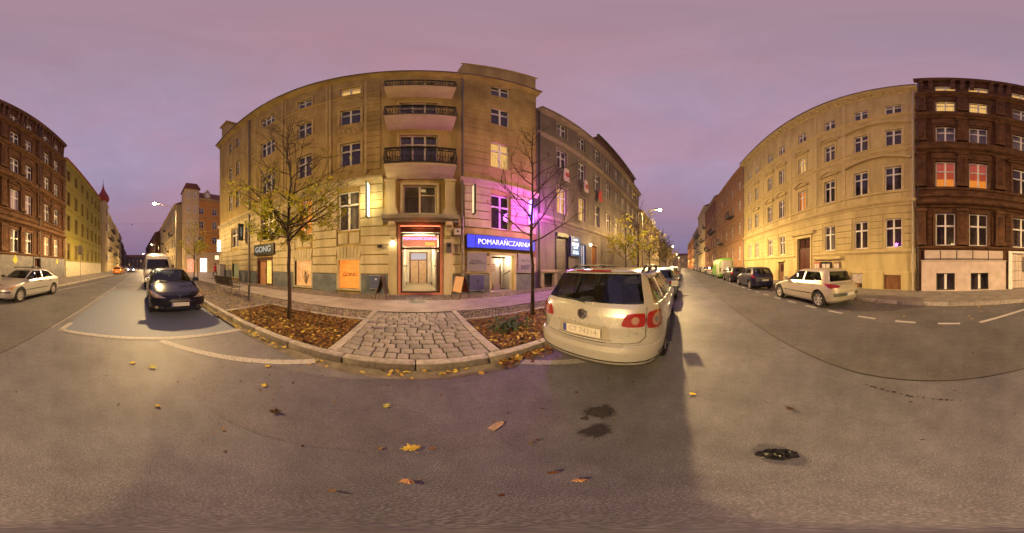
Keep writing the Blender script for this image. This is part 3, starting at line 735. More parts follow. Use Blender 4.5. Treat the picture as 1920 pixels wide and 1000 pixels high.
# --- balcony bay
M_SOFF = noisy('balcony_soffit', (.44, .36, .22), (.56, .47, .31), 1.5, 8, .9, .2, 30)
for u in (-1.22, 1.68):
    o = MB().box(u - .24, u + .24, -.16, .004, 4.06, 6.30).build('pilaster', M_CREAM, A)
    MB().box(u - .29, u + .29, -.2, .004, 6.06, 6.2).build('capital', M_CREAM, o)
    MB().prism([(u - .30, 4.03), (u + .30, 4.03), (u + .36, 4.28), (u + .25, 4.5), (u - .25, 4.5), (u - .36, 4.28)], -.2, .004, 'y').build('pilaster_base', M_CREAM, o)
def balcony(z, wd, dep, c=.2):
    r = MB().prism([(.003, z - .42), (-.25, z - .42), (-dep * .55, z - .36), (-dep + .08, z - .16), (-dep, z - .1), (-dep, z), (.003, z)], c - wd / 2, c + wd / 2).build('balcony', M_SOFF, A)
    MB().box(c - wd / 2 - .03, c + wd / 2 + .03, -dep - .03, -.003, z + .002, z + .05).build('balcony_floor', M_IRON, r)
    rl = MB(); x0, x1, yo = c - wd / 2 + .02, c + wd / 2 - .02, -dep + .03
    for zz in (z + .12, z + .86, z + 1.0, z + 1.08):
        rl.tube([(x0, -.02, zz), (x0, yo, zz), (x1, yo, zz), (x1, -.02, zz)], .024 if zz < z + 1.05 else .036, 6)
    rl.build('railing', M_BLACKIRON, r)
    bm2 = MB()
    bm2.tube([(0, 0, .12), (0, 0, .3), (0, -.09, .45), (0, -.05, .7), (0, 0, .86)], .017, 5)
    bar = bm2.mesh('baluster'); bar.materials.append(M_BLACKIRON)
    sc = MB()
    for s in (-1, 1): sc.tube([(s * .11, 0, .2), (s * .03, -.03, .38), (s * .10, -.05, .55), (s * .16, -.03, .42), (s * .09, -.02, .36)], .016, 5)
    sc.tube([(-.13, 0, .93), (0, 0, .98), (.13, 0, .93), (0, 0, .88), (-.13, 0, .93)], .016, 5)
    sc.tube([(-.11, 0, .2), (.11, 0, .2)], .016, 5); sc.tube([(0, 0, .2), (0, 0, .93)], .016, 5)
    scm = sc.mesh('scroll'); scm.materials.append(M_BLACKIRON)
    n = 26
    for k in range(n + 1): link('baluster', bar, None, r, (x0 + (x1 - x0) * k / n, yo, z))
    for k in range(7): link('scroll', scm, None, r, (x0 + (x1 - x0) * (k + .5) / 7, yo, z))
    for k in range(1, 7):
        for xx, rz in ((x0, -pi / 2), (x1, pi / 2)): link('baluster', bar, None, r, (xx, yo * k / 7, z), (0, 0, rz))
for z in (6.62, 10.62, 14.72): balcony(z, 3.15, 1.02)
for (a, c, d, e) in bayops[1:]:
    window(A, .15, 1.88, d, e, 'drape', M_CREAMFRAME, 'triple', False, 'plain', M_TRIMA, tr=.72)
# first-floor loggia window: one leaf with a barred french railing
wl = window(A, .20, 1.64, 4.2, 5.82, 'net', M_CREAMFRAME, 'two', True, 'plain', M_CREAM)
for k in range(7): MB().tube([(-.72 + .1 * k, -.06, .05), (-.72 + .1 * k, -.06, .85)], .009, 5).build('guard_bar', M_BLACKIRON, wl)
MB().tube([(-.76, -.06, .85), (-.06, -.06, .85)], .014, 6).build('guard_rail', M_BLACKIRON, wl)
MB().box(.04, .76, -.02, .06, 1.02, 1.08).build('transom_bar', M_CREAMFRAME, wl)
MB().box(.05, .30, -.005, .02, 1.25, 1.42).build('sticker', plain('sticker_white', (.7, .68, .62)), wl)
# canopy cornice over the door on scrolled brackets
cn = strip(A, 'door_canopy', -1.58, 2.06, 3.70, [(0, 0), (.30, 0), (.34, .08), (.48, .14), (.52, .26), (.52, .33), (0, .36)], noisy('canopy_stone', (.24, .22, .17), (.34, .31, .24), 3, 6, .85, .3, 40))
for u in (-1.12, 1.58):
    s = MB().prism([(.004, 2.9), (-.12, 2.92), (-.2, 3.05), (-.16, 3.25), (-.22, 3.45), (-.42, 3.58), (-.42, 3.69), (.004, 3.69)], u - .13, u + .13).build('scroll_bracket', M_CREAM, A)
    MB().lathe([(0, -.16), (.10, -.155), (.12, -.10), (.12, .10), (.10, .155), (0, .16)], 14, Matrix.Translation((u, -.36, 3.56)) @ Matrix.Rotation(pi / 2, 4, 'Y')).build('volute', M_CREAM, s)
    MB().box(u - .22, u + .22, -.07, .004, PZ, 2.88).build('door_pier', M_GREYBAND if 0 else M_CREAM, A)
# --- shop entrance: red-lit frame, transom light, glazed door and hall behind
M_REDLIT = emit('red_neon_frame', (1.0, .22, .10), .55, (.35, .08, .05))
M_WOODDK = noisy('dark_door_wood', (.045, .016, .010), (.085, .03, .02), 7, 5, .4, .1, 40)
door = thing('shop_door', 'tall glazed shop door in a red-lit frame under the balconies, hall visible inside', 'door', (.225, 8.25, 0))
fr = MB()
fr.box(-1.085, -.97, -.06, .22, PZ, 3.66); fr.box(.97, 1.085, -.06, .22, PZ, 3.66); fr.box(-.97, .97, -.06, .22, 3.52, 3.66); fr.box(-.97, .97, -.05, .22, PZ, PZ + .09)
fr.build('outer_frame', noisy('frame_salmon', (.42, .17, .11), (.52, .22, .14), 5, 4, .5, .1, 50), door)
MB().box(-.965, .965, -.055, .02, 3.20, 3.50).build('header_board', plain('header_maroon', (.10, .018, .014), .4), door)
MB().box(-.965, .965, -.068, -.052, 3.505, 3.53).build('neon_strip', emit('neon_red', (1, .18, .08), 5), door)
text('POMARAŃCZARNIA', .12, door, (.1, -.062, 3.38), (pi / 2, 0, 0), plain('gold_letters', (.5, .3, .18), .4), ext=.002)
MB().box(-.40, .60, -.06, -.056, 3.27, 3.28).build('header_rule', MATS['gold_letters'], door)
ff = MB()
ff.box(-.965, -.90, .05, .13, PZ + .09, 3.18); ff.box(.90, .965, .05, .13, PZ + .09, 3.18); ff.box(-.90, .90, .05, .13, 3.10, 3.18); ff.box(-.90, .90, .05, .13, 2.36, 2.46); ff.box(-.90, .90, .05, .13, PZ + .09, PZ + .17)
ff.build('door_frame', M_WOODDK, door)
MB().box(-.84, .84, .10, .13, 2.50, 3.06).build('transom_light', emit('transom_lit', (1, .33, .16), .9, (.3, .1, .1), 'noise', 1.4), door)
text('POMARAŃCZARNIA', .185, door, (0, .094, 2.90), (pi / 2, 0, 0), emit('violet_neon', (.55, .42, 1.0), 2.6), ext=.004)
MB().box(.25, .72, .094, .099, 2.56, 2.72).build('amber_sign', emit('amber_lit', (1, .42, .08), 2.2, tex='noise', scale=14), door)
MB().quad((-.90, .09, PZ + .17), (.90, .09, PZ + .17), (.90, .09, 2.36), (-.90, .09, 2.36)).build('pane', glass('door_glass', (.92, .92, .9), 1.45, .0), door)
MB().tube([(-.86, .03, 1.55), (-.62, .03, 1.55)], .018, 6).tube([(.62, .03, 1.55), (.86, .03, 1.55)], .018, 6).build('push_bar', M_BLACKIRON, door)
# hall
M_HALLW = noisy('hall_wall', (.62, .56, .46), (.72, .66, .55), 2, 4, .8, .05, 40)
M_HALLF = noisy('hall_floor_tile', (.30, .25, .17), (.40, .34, .24), 8, 4, .25, .05, 30, spec=.6)
hall = thing('entrance_hall', 'cream lit hallway with polished floor seen through the glazed shop door', 'hallway', (.225, 8.55, PZ + .06))
HD = 5.2
struct_h = MB().quad((-1.02, 0, 0), (1.02, 0, 0), (1.02, HD, 0), (-1.02, HD, 0)).build('hall_floor', M_HALLF, hall, fix=False)
hw = MB(); hw.quad((-1.02, 0, 0), (-1.02, HD, 0), (-1.02, HD, 3.4), (-1.02, 0, 3.4)); hw.quad((1.02, HD, 0), (1.02, 0, 0), (1.02, 0, 3.4), (1.02, HD, 3.4)); hw.quad((-1.02, HD, 0), (1.02, HD, 0), (1.02, HD, 3.4), (-1.02, HD, 3.4)); hw.quad((-1.02, 0, 3.4), (-1.02, HD, 3.4), (1.02, HD, 3.4), (1.02, 0, 3.4))
hw.build('hall_wall', M_HALLW, hall, fix=False)
for s in (-1, 1):
    for yy in (1.2, 2.6): MB().box(s * 1.0 - .10, s * 1.0 + .10, yy, yy + .35, 0, 3.3).build('hall_pilaster', M_HALLW, hall); 
    MB().box(s * 1.0 - .03, s * 1.0 + .03, .02, HD, 0, .12).build('skirting', M_WOODDK, hall)
    MB().box(s * .94 - .05, s * .94 + .05, .25, .75, 0, 2.1).build('open_leaf', M_WOODDK if s > 0 else M_HALLW, hall)
idr = MB(); idr.box(-.72, -.62, HD - .10, HD - .02, 0, 2.5); idr.box(.62, .72, HD - .10, HD - .02, 0, 2.5); idr.box(-.62, .62, HD - .10, HD - .02, 2.4, 2.5); idr.box(-.62, .62, HD - .10, HD - .02, 1.8, 1.88); idr.box(-.05, .05, HD - .09, HD - .03, 0, 1.8)
idr.build('inner_door_frame', noisy('inner_door_wood', (.16, .075, .035), (.25, .12, .06), 6, 4, .4, .1, 40), hall)
for s in (-1, 1): MB().box(s * .33 - .27, s * .33 + .27, HD - .06, HD - .045, .02, 1.78).build('inner_pane', emit('inner_glow', (.85, .52, .22), .55, (.2, .1, .05), 'noise', 3.5), hall)
MB().box(-.60, .60, HD - .06, HD - .045, 1.9, 2.38).build('fanlight', emit('fanlight_lit', (.72, .66, .8), .6), hall)
chd = MB(); chd.tube([(0, 2.2, 3.4), (0, 2.2, 2.85)], .012, 6)
for k in range(6):
    a = k * pi / 3; chd.tube([(0, 2.2, 2.85), (.12 * cos(a), 2.2 + .12 * sin(a), 2.78), (.22 * cos(a), 2.2 + .22 * sin(a), 2.9)], .01, 5)
chd.build('chandelier_arms', M_IRON, hall)
for k in range(6):
    a = k * pi / 3; MB().lathe([(0, .07), (.03, .05), (.035, .02), (.015, 0), (0, 0)], 8, Matrix.Translation((.22 * cos(a), 2.2 + .22 * sin(a), 2.9))).build('chandelier_bulb', emit('bulb_warm', (1, .75, .42), 22), hall)
L = bpy.data.lights.new('hall_lamp', 'POINT'); L.energy = 430; L.color = (1, .80, .50); L.shadow_soft_size = .15
o = bpy.data.objects.new('hall_lamp', L); COL.objects.link(o); o.parent = hall; o.location = (0, 2.2, 2.6)
# wall lamp beside the door, small boxes on the wall
wl_ = thing('wall_lamp', 'lit round glass wall lamp under the left door bracket', 'lamp', (-1.10, 8.03, 2.62))
MB().lathe([(0, -.13), (.08, -.10), (.115, -.02), (.115, .05), (.07, .12), (0, .135)], 16).build('globe', emit('lamp_globe', (1, .80, .45), 16), wl_, smooth=True)
MB().box(-.03, .03, .08, .22, .10, .14).lathe([(.06, .12), (.075, .15), (.02, .17)], 12).build('arm', M_BLACKIRON, wl_)
bx = thing('alarm_box', 'small dark alarm box on the pale wall left of the shop door', 'box', (-1.75, 8.14, 2.52))
MB().box(-.11, .11, -.06, .10, -.07, .07).build('housing', M_IRON, bx); MB().box(-.07, .07, -.075, -.058, -.03, .03).build('lens', plain('lens_dark', (.02, .02, .02), .1), bx)
bx = thing('camera_box', 'pale camera housing under the right end of the door canopy', 'box', (2.02, 8.10, 3.25))
MB().box(-.14, .14, -.12, .12, -.16, .16).build('housing', plain('offwhite_plastic', (.5, .46, .4), .5), bx); MB().lathe([(.05, 0), (.05, .05), (.03, .06), (0, .06)], 12, Matrix.Translation((0, -.12, 0)) @ Matrix.Rotation(pi / 2, 4, 'X')).build('lens', MATS['lens_dark'], bx)
bx = thing('intercom_box', 'dark intercom panel on the right pier of the shop door', 'box', (1.60, 8.10, 2.45))
MB().box(-.12, .12, -.05, .06, -.24, .24).build('housing', M_IRON, bx); MB().box(-.08, .08, -.062, -.048, .02, .18).build('screen', MATS['lens_dark'], bx)
# --- small shop windows, restaurant door to the left
M_ORW = emit('orange_lit_wood', (1.0, .28, .04), 1.5, (.4, .15, .03), 'wood', 1.6)
M_DKLET = plain('dark_letters', (.03, .01, .015), .5)
def shopwin(u0, u1, z0, z1, lab, mat, letters=None):
    s = thing('shop_window', lab, 'window', ((u0 + u1) / 2, 8.25, z0)); w2 = (u1 - u0) / 2; h = z1 - z0
    m = MB(); t = .10
    m.box(-w2 - t, -w2, -.05, .2, -.10, h + t); m.box(w2, w2 + t, -.05, .2, -.10, h + t); m.box(-w2, w2, -.05, .2, h, h + t); m.box(-w2, w2, -.09, .2, -.10, .0)
    m.build('surround', M_CREAM, s)
    MB().box(-w2, w2, .16, .18, 0, h).build('lit_board', mat, s)
    MB().quad((-w2, .12, 0), (w2, .12, 0), (w2, .12, h), (-w2, .12, h)).build('pane', glass('shop_glass', (.95, .95, .95), 1.45, .0), s)
    if letters: text(letters, .27, s, (.02, .148, h * .48), (pi / 2, 0, 0), M_DKLET, ext=.008)
    return s
shopwin(-4.03, -2.84, .36, 1.86, 'orange-lit low shop window with the dark word GONG', M_ORW, 'GONG')
sw = shopwin(-7.1, -5.82, .33, 1.88, 'amber-lit low shop window with a branch display, behind the leafy street tree', emit('amber_display', (1, .44, .13), 1.35, (.2, .1, .05), 'noise', 2.5))
bd = MB(); rr = random.Random(5)
for k in range(9):
    x = rr.uniform(-.1, .35); bd.tube([(.15, .14, .1), (x, .14, .4 + rr.random() * .3), (x + rr.uniform(-.15, .15), .14, .7 + rr.random() * .3)], .012, 5)
bd.build('dried_branches', plain('branch_dark', (.06, .05, .02)), sw)
MB().box(-.35, .35, .138, .142, 1.35, 1.39).box(-.35, .35, .138, .142, 1.28, 1.31).build('white_lettering_band', plain('white_vinyl', (.8, .75, .7)), sw)
shopwin(-15.4, -14.1, .46, 1.8, 'dim greenish low window under the far left end of the ochre tenement', emit('dim_green_room', (.55, .55, .25), .35, (.2, .2, .1), 'noise', 2))
gd = thing('restaurant_door', 'wooden door with a lit yellow display beside it under the black GONG sign', 'door', (-10.15, 8.25, PZ))
MB().box(-.90, -.80, -.03, .25, 0, 2.10).box(.80, .90, -.03, .25, 0, 2.10).box(-.80, .80, -.03, .25, 1.86, 2.10).build('door_frame', M_WOODDK, gd)
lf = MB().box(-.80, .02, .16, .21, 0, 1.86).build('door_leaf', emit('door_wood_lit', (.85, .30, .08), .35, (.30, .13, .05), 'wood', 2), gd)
MB().tube([(-.08, .12, .85), (-.08, .12, 1.25)], .014, 6).build('handle', M_BLACKIRON, lf)
MB().box(.02, .80, .16, .21, .1, 1.86).build('display_light', emit('display_yellow', (1, .56, .14), 1.4, (.4, .3, .1), 'noise', 4), gd)
MB().box(.0, .05, .10, .17, 0, 1.86).box(.05, .80, .10, .17, 0, .1).build('mullion', M_WOODDK, gd)
sg = thing('sign_board', 'black fascia sign with white GONG letters over the wooden door', 'sign', (-10.18, 8.20, 2.83))
MB().box(-1.2, 1.2, -.10, .05, -.42, .42).build('panel', plain('sign_black', (.012, .014, .013), .35), sg)
text('GONG', .62, sg, (-.05, -.112, 0), (pi / 2, 0, 0), emit('white_letter_lit', (.9, .92, .85), .5), ext=.01)
def blade(u, z0, z1, lab, face, txt=None, tcol=None, out0=.25, out1=.75, th=.09, name='blade_sign', tsz=.22):
    s = thing(name, lab, 'sign', (u, 8.25, (z0 + z1) / 2)); h = (z1 - z0) / 2
    bxm = MB().box(-th, th, -out1, -out0, -h, h).build('casing', plain('sign_black', (.012, .014, .013), .35), s)
    for sd in (-1, 1): MB().box(sd * (th + .002), sd * (th + .012), -out1 + .03, -out0 - .03, -h + .06, h - .06).build('light_panel', face, s)
    for zz in (-h + .12, h - .12): MB().tube([(0, .02, zz), (0, -out0 - .01, zz)], .02, 6).build('bracket', M_BLACKIRON, s)
    if txt:
        for sd, rz in ((1, pi / 2), (-1, -pi / 2)):
            text(txt, tsz, s, (sd * (th + .016), -(out0 + out1) / 2, 0), (pi / 2, 0, rz), tcol, ext=.004)
    return s
blade(-2.30, 3.95, 5.9, 'glowing white vertical light box beside the first-floor window left of the door', emit('blade_white', (1, .84, .46), 6), out0=.22, out1=.60, th=.045)
blade(2.83, 4.2, 5.9, 'dim dotted vertical light box right of the white drainpipe', emit('blade_dim', (1, .78, .40), 1.6, tex='noise', scale=30), out0=.2, out1=.5, th=.045)
blade(6.45, 4.05, 5.75, 'glowing purple vertical neon sign at the right end of the tenement', emit('blade_violet', (.36, .10, 1.0), 7), '\n'.join('POMARAŃCZARNIA'), emit('violet_letters', (.8, .55, 1), 4), .15, .7, .12, tsz=.11)
blade(-12.95, 3.85, 5.4, 'dark vertical sign with small white letters near the far drainpipe', plain('sign_black', (.012, .014, .013), .35), 'G\nO\nN\nG', MATS['white_letter_lit'])
blade(-8.35, 3.8, 5.4, 'dark vertical sign with white letters half hidden by the leafy tree', MATS['sign_black'], 'G\nO\nN\nG', MATS['white_letter_lit'])
blade(-18.3, 3.2, 4.7, 'white lit box sign at the far left corner of the ochre tenement', emit('blade_corner', (1, .93, .8), 4.0), out0=.1, out1=.55)
# added unseen lamps before the signs and door, casting purple, amber and red
for nm, loc, col, en in (('violet_wash', (5.9, 6.95, 4.9), (.85, .10, 1.0), 290), ('violet_wash', (7.0, 6.95, 4.9), (.85, .10, 1.0), 330), ('amber_wash', (-2.02, 7.75, 4.9), (1, .74, .26), 46), ('amber_wash', (-2.60, 7.75, 4.9), (1, .74, .26), 36), ('red_wash', (.225, 7.95, 3.45), (1, .2, .08), 6)):
    L = bpy.data.lights.new(nm, 'POINT'); L.energy = en; L.color = col; L.shadow_soft_size = .3
    o = bpy.data.objects.new(nm, L); COL.objects.link(o); o.location = loc
bs = thing('fascia_sign', 'long blue backlit fascia sign reading POMARAŃCZARNIA in white letters', 'sign', (4.68, 8.22, 2.82))
MB().box(-2.18, 2.18, -.14, .0, -.36, .36).build('casing', plain('sign_navy', (.01, .015, .08), .4), bs)
MB().box(-2.15, 2.15, -.155, -.142, -.33, .33).build('light_panel', emit('blue_backlit', (.035, .06, 1.0), 1.25, tex='noise', scale=1.2), bs)
text('POMARAŃCZARNIA', .39, bs, (.10, -.17, -.02), (pi / 2, 0, 0), emit('white_backlit', (.95, .85, 1.0), 1.5), ext=.012, sx=.95)
MB().box(-1.72, -1.70, -.158, -.15, -.33, .33).build('panel_joint', MATS['sign_navy'], bs)
def board(u0, u1, z0, z1, lab, lines, col=(.20, .19, .22), tcol=(.03, .035, .07), sz=.13):
    s = thing('notice_board', lab, 'sign', ((u0 + u1) / 2, 8.20, (z0 + z1) / 2)); w2 = (u1 - u0) / 2; h2 = (z1 - z0) / 2
    MB().box(-w2, w2, -.05, .04, -h2, h2).build('panel', plain('board_%d' % int(col[0] * 1000), col, .5), s)
    for q in (h2 + .001, -h2 - .031): MB().box(-w2 - .02, w2 + .02, -.06, .04, q, q + .03).build('edge_strip', plain('rim_grey', (.3, .28, .27), .4), s)
    for wl, zz in lines: blurred_line(s, wl, sz, (0, -.0505, zz), plain('ink_navy', tcol, .5), int(100 * (u0 + zz)))
    return s
board(2.56, 3.62, 1.30, 2.22, 'grey notice board with two dark lines of text left of the basement door', [(.62, .06), (.86, -.07)], sz=.09)
board(5.62, 6.75, 1.18, 2.24, 'grey notice board with dark capitals right of the basement door', [(.74, .16), (.70, -.15), (.66, -.30)], sz=.11)
s = board(2.70, 3.45, .30, 1.08, 'blue-violet poster panel low on the wall behind the red A-board', [], (.07, .07, .19)); MB().lathe([(0, .006), (.07, .005), (.075, 0)], 14, Matrix.Translation((.05, -.052, .1)) @ Matrix.Rotation(pi / 2, 4, 'X')).build('emblem', plain('ink_navy', (.03, .035, .07)), s)
s = board(-2.28, -1.72, .42, 1.06, 'blue poster panel low on the wall behind the dark A-board', [], (.08, .10, .20)); MB().lathe([(0, .006), (.05, .005), (.055, 0)], 14, Matrix.Translation((.05, -.052, .15)) @ Matrix.Rotation(pi / 2, 4, 'X')).build('emblem', plain('emblem_white', (.5, .5, .55)), s)
# --- basement entrance right of the drainpipe
be = thing('basement_entrance', 'recessed lit basement entrance with a white door under the blue sign', 'door', (4.66, 8.25, PZ))
MB().quad((-.76, .3, 0), (.76, .3, 0), (.76, 1.3, 0), (-.76, 1.3, 0)).quad((-.76, 0, 0.002), (.76, 0, 0.002), (.76, .3, 0.002), (-.76, .3, 0.002)).build('step', M_SLAB, be, fix=False)
mm = MB(); mm.quad((-.76, .3, 0), (-.76, 1.3, 0), (-.76, 1.3, 2.02), (-.76, .3, 2.02)); mm.quad((.76, 1.3, 0), (.76, .3, 0), (.76, .3, 2.02), (.76, 1.3, 2.02)); mm.quad((-.76, 1.3, 0), (.76, 1.3, 0), (.76, 1.3, 2.02), (-.76, 1.3, 2.02)); mm.quad((-.76, .3, 2.02), (-.76, 1.3, 2.02), (.76, 1.3, 2.02), (.76, .3, 2.02))
mm.build('recess_wall', M_HALLW, be, fix=False)
MB().box(-.85, -.755, -.06, .05, 0, 2.15).box(.765, .86, -.06, .05, 0, 2.15).box(-.755, .765, -.06, .05, 2.02, 2.15).build('surround', M_CREAM, be)
dl = MB().box(-.62, .28, .92, .97, .02, 1.85).build('door_leaf', plain('white_door', (.62, .55, .50), .4), be)
nb = MB()
for k in range(5): nb.box(-.35, -.05 + .05 * (k % 2), .912, .918, 1.10 + .1 * k, 1.14 + .1 * k)
nb.build('notice_lines', plain('notice_red', (.35, .12, .12)), dl)
MB().box(.28, .36, .86, .98, 0, 1.95).build('door_post', noisy('post_tan', (.22, .16, .09), (.30, .22, .13), 5, 4), be)
MB().box(-.74, .5, .60, .68, 1.88, 1.96).build('closer_bar', M_WOODDK, be)
MB().tube([(.40, .8, .85), (.70, .35, 1.15)], .03, 8).build('handrail', noisy('rail_wood', (.14, .09, .05), (.2, .13, .07), 6, 4), be)
MB().box(-.18, .20, .70, .90, .0, .32).build('stool', plain('stool_cream', (.6, .55, .45), .5), be)
L = bpy.data.lights.new('entry_lamp', 'POINT'); L.energy = 34; L.color = (1, .84, .60); L.shadow_soft_size = .08
o = bpy.data.objects.new('entry_lamp', L); COL.objects.link(o); o.parent = be; o.location = (.35, .7, 1.75)
MB().lathe([(0, -.05), (.05, -.03), (.06, .02), (0, .03)], 10, Matrix.Translation((.70, .7, 1.55))).build('lamp_globe', emit('lamp_globe', (1, .8, .45), 16), be)

# ================================================================== grey neighbour to the right
M_GREYP = noisy('grey_plaster', (.125, .105, .092), (.205, .172, .15), 1.2, 9, .9, .3, 30, streak=True)
M_GREYT = noisy('grey_trim', (.22, .18, .14), (.31, .26, .20), 2, 6, .85, .2, 40)
B = building('grey_tenement', 'grey plastered tenement with lit windows and flags right of the ochre tenement', 0, 8.27)
cb = [9.62, 12.3, 15.0, 17.6, 20.15, 22.6, 25.0, 27.4, 29.9]
WB = []
for i, u in enumerate(cb):
    WB += [(u, 1.12, 13.62, 15.6, ['net', 'dark', 'dark', 'net', 'dark', 'net', 'dark', 'dark', 'dark'][i]), (u, 1.12, 9.75, 11.8, ['dark', 'dark', 'dark', 'dark', 'net', 'dark', 'net', 'dark', 'dark'][i]), (u, 1.10, 5.6, 7.85, ['yellow', 'yellow', 'dark', 'warm', 'dark', 'net', 'dark', 'dark', 'warm'][i])]
opsB = [(u - w_ / 2, u + w_ / 2, a, b) for u, w_, a, b, l in WB]
gB = [(8.93, 10.40, .62, 4.02), (13.85, 15.05, PZ, 3.7), (12.05, 13.0, PZ, 3.6)]
wall(B, 7.09, 31.5, 0, 16.1, opsB + gB, M_GREYP, 11, .32)
for k, (u, w_, a, b, l) in enumerate(WB):
    window(B, u, w_, a, b, l, M_WHITEFRAME, 'cross', True, 'plain', M_GREYT, simple=u > 18.5)
strip(B, 'belt_cornice', 7.1, 31.5, 4.55, [(0, 0), (.05, 0), (.10, .12), (.26, .26), (.30, .36), (.30, .42), (0, .46)], M_GREYT)
strip(B, 'string_course', 7.1, 31.5, 12.35, [(0, 0), (.06, 0), (.10, .12), (.22, .24), (.24, .34), (0, .38)], M_GREYT)
strip(B, 'string_course', 7.1, 31.5, 9.1, [(0, 0), (.05, .02), (.07, .10), (0, .14)], M_GREYP)
strip(B, 'eaves', 7.12, 31.6, 15.75, [(0, 0), (.06, .02), (.14, .15), (.38, .30), (.42, .42), (0, .46)], M_GREYT)
MB().tube([(7.2, -.46, 16.2), (31.6, -.46, 16.2)], .07, 8).build('gutter', M_ZINC, B)
gable_roof(B, 7.1, 31.5, 16.12, 11, 2.6, .2, M_TAR)
pipe(B, 7.25, PZ, 15.8, .065, -.14, plain('pipe_dark', (.03, .022, .02), .4))
at = [(u - .45, u + .45, 16.7, 17.9) for u in (17.7, 20.2, 22.6, 25.0, 27.4)]
wall(B, 15.4, 29.0, 16.15, 18.5, at, noisy('attic_brick', (.09, .045, .03), (.15, .075, .05), 4, 6, .9, .3, 30), 6, .2, 'attic_storey', y=.15)
for i, q in enumerate(at): window(B, (q[0] + q[1]) / 2, .9, 16.7, 17.9, ['yellow', 'yellow', 'orange', 'orange', 'red'][i], M_BROWNFRAME, 'cross', False, simple=True, y=.25)
strip(B, 'attic_eaves', 15.2, 29.2, 18.5, [(0, 0), (.25, .05), (.28, .18), (0, .2)], M_IRON, y=.15)
# roller shutter, lit shop sign, doors, plinth
rs = thing('roller_shutter', 'closed grey roller shutter with slats in the grey tenement', 'shutter', (9.66, 8.27, .62))
MB().box(-.74, -.66, -.04, .2, 0, 3.4).box(.66, .74, -.04, .2, 0, 3.4).box(-.66, .66, -.10, .2, 3.12, 3.4).build('shutter_frame', MATS['sign_black'], rs)
slm = MB().prism([(.12, 0), (.09, .02), (.09, .10), (.12, .115)], -.66, .66).mesh('slat'); slm.materials.append(noisy('shutter_grey', (.13, .12, .10), (.19, .17, .14), 6, 4, .5, .1, 50))
for k in range(26): link('slat', slm, None, rs, (0, 0, .02 + .119 * k))
ls = thing('light_box_sign', 'blue-white lit shop sign beside the roller shutter', 'sign', (11.17, 8.24, 3.16))
MB().box(-.66, .66, -.12, .0, -.82, .82).build('casing', MATS['sign_navy'], ls)
MB().box(-.63, .63, -.135, -.122, -.79, .79).build('light_panel', emit('cyan_panel', (.06, .13, .30), .9, tex='noise', scale=2), ls)
M_ICE = emit('ice_letters', (.75, .92, 1.0), 3.2)
for wl, zz, sz in ((.55, .52, .11), (.95, .16, .24), (.50, -.12, .14), (.70, -.42, .08), (.75, -.58, .08)): blurred_line(ls, wl, sz, (0, -.1355, zz), M_ICE, int(900 + 100 * zz), dep=.012)
L = bpy.data.lights.new('sign_wash', 'POINT'); L.energy = 22; L.color = (.6, .75, 1); L.shadow_soft_size = .3
o = bpy.data.objects.new('sign_wash', L); COL.objects.link(o); o.location = (11.9, 7.5, 3.0)
d2 = thing('shop_entrance', 'pale narrow shop entrance with a dark lantern post right of the blue-white sign', 'door', (12.52, 8.27, PZ))
MB().box(-.47, -.38, -.02, .25, 0, 3.47).box(.38, .47, -.02, .25, 0, 3.47).box(-.38, .38, -.02, .25, 3.3, 3.47).build('door_frame', plain('navy_frame', (.02, .025, .07), .4), d2)
MB().box(-.38, .38, .14, .18, 0, 3.3).build('door_leaf', emit('cool_door', (.50, .50, .66), .45, (.4, .4, .45)), d2)
MB().box(-.03, .03, .08, .14, 0, 3.3).build('mullion', MATS['navy_frame'], d2)
d3 = thing('wooden_street_door', 'brown panelled wooden street door lit by a globe lamp in the grey tenement', 'door', (14.45, 8.27, PZ))
MB().box(-.6, -.5, -.03, .25, 0, 3.55).box(.5, .6, -.03, .25, 0, 3.55).box(-.5, .5, -.03, .25, 3.4, 3.55).build('door_frame', M_GREYT, d3)
lf = MB().box(-.5, .5, .12, .17, 0, 3.4).build('door_leaf', noisy('door_brown', (.20, .085, .03), (.30, .13, .05), 6, 5, .45, .1, 40, streak=True), d3)
for k, (a, b_) in enumerate(((.2, 1.1), (1.25, 2.2), (2.35, 3.25))):
    for s in (-1, 1): MB().box(s * .24 - .17, s * .24 + .17, .10, .122, a, b_).build('door_panel', MATS['door_brown'], lf)
gl = thing('globe_lamp', 'lit globe lamp on the grey wall left of the brown wooden door', 'lamp', (13.55, 8.12, 3.55))
MB().lathe([(0, -.12), (.08, -.09), (.115, 0), (.08, .09), (0, .12)], 14).build('globe', emit('lamp_globe', (1, .8, .45), 16), gl, smooth=True)
MB().tube([(0, .15, 0), (0, .04, 0)], .03, 6).build('arm', M_BLACKIRON, gl)
strip(B, 'plinth_ledge', 7.3, 8.9, 1.10, [(0, 0), (.30, 0), (.32, .06), (.32, .16), (0, .2)], M_GREYT)
for q in (7.3, 8.55): MB().box(q, q + .25, -.28, -.003, PZ, 1.098).build('plinth_pier', M_GREYT, B)
MB().box(7.6, 8.5, -.02, -.003, .3, 1.0).build('cellar_grille', MATS['sign_black'], B)
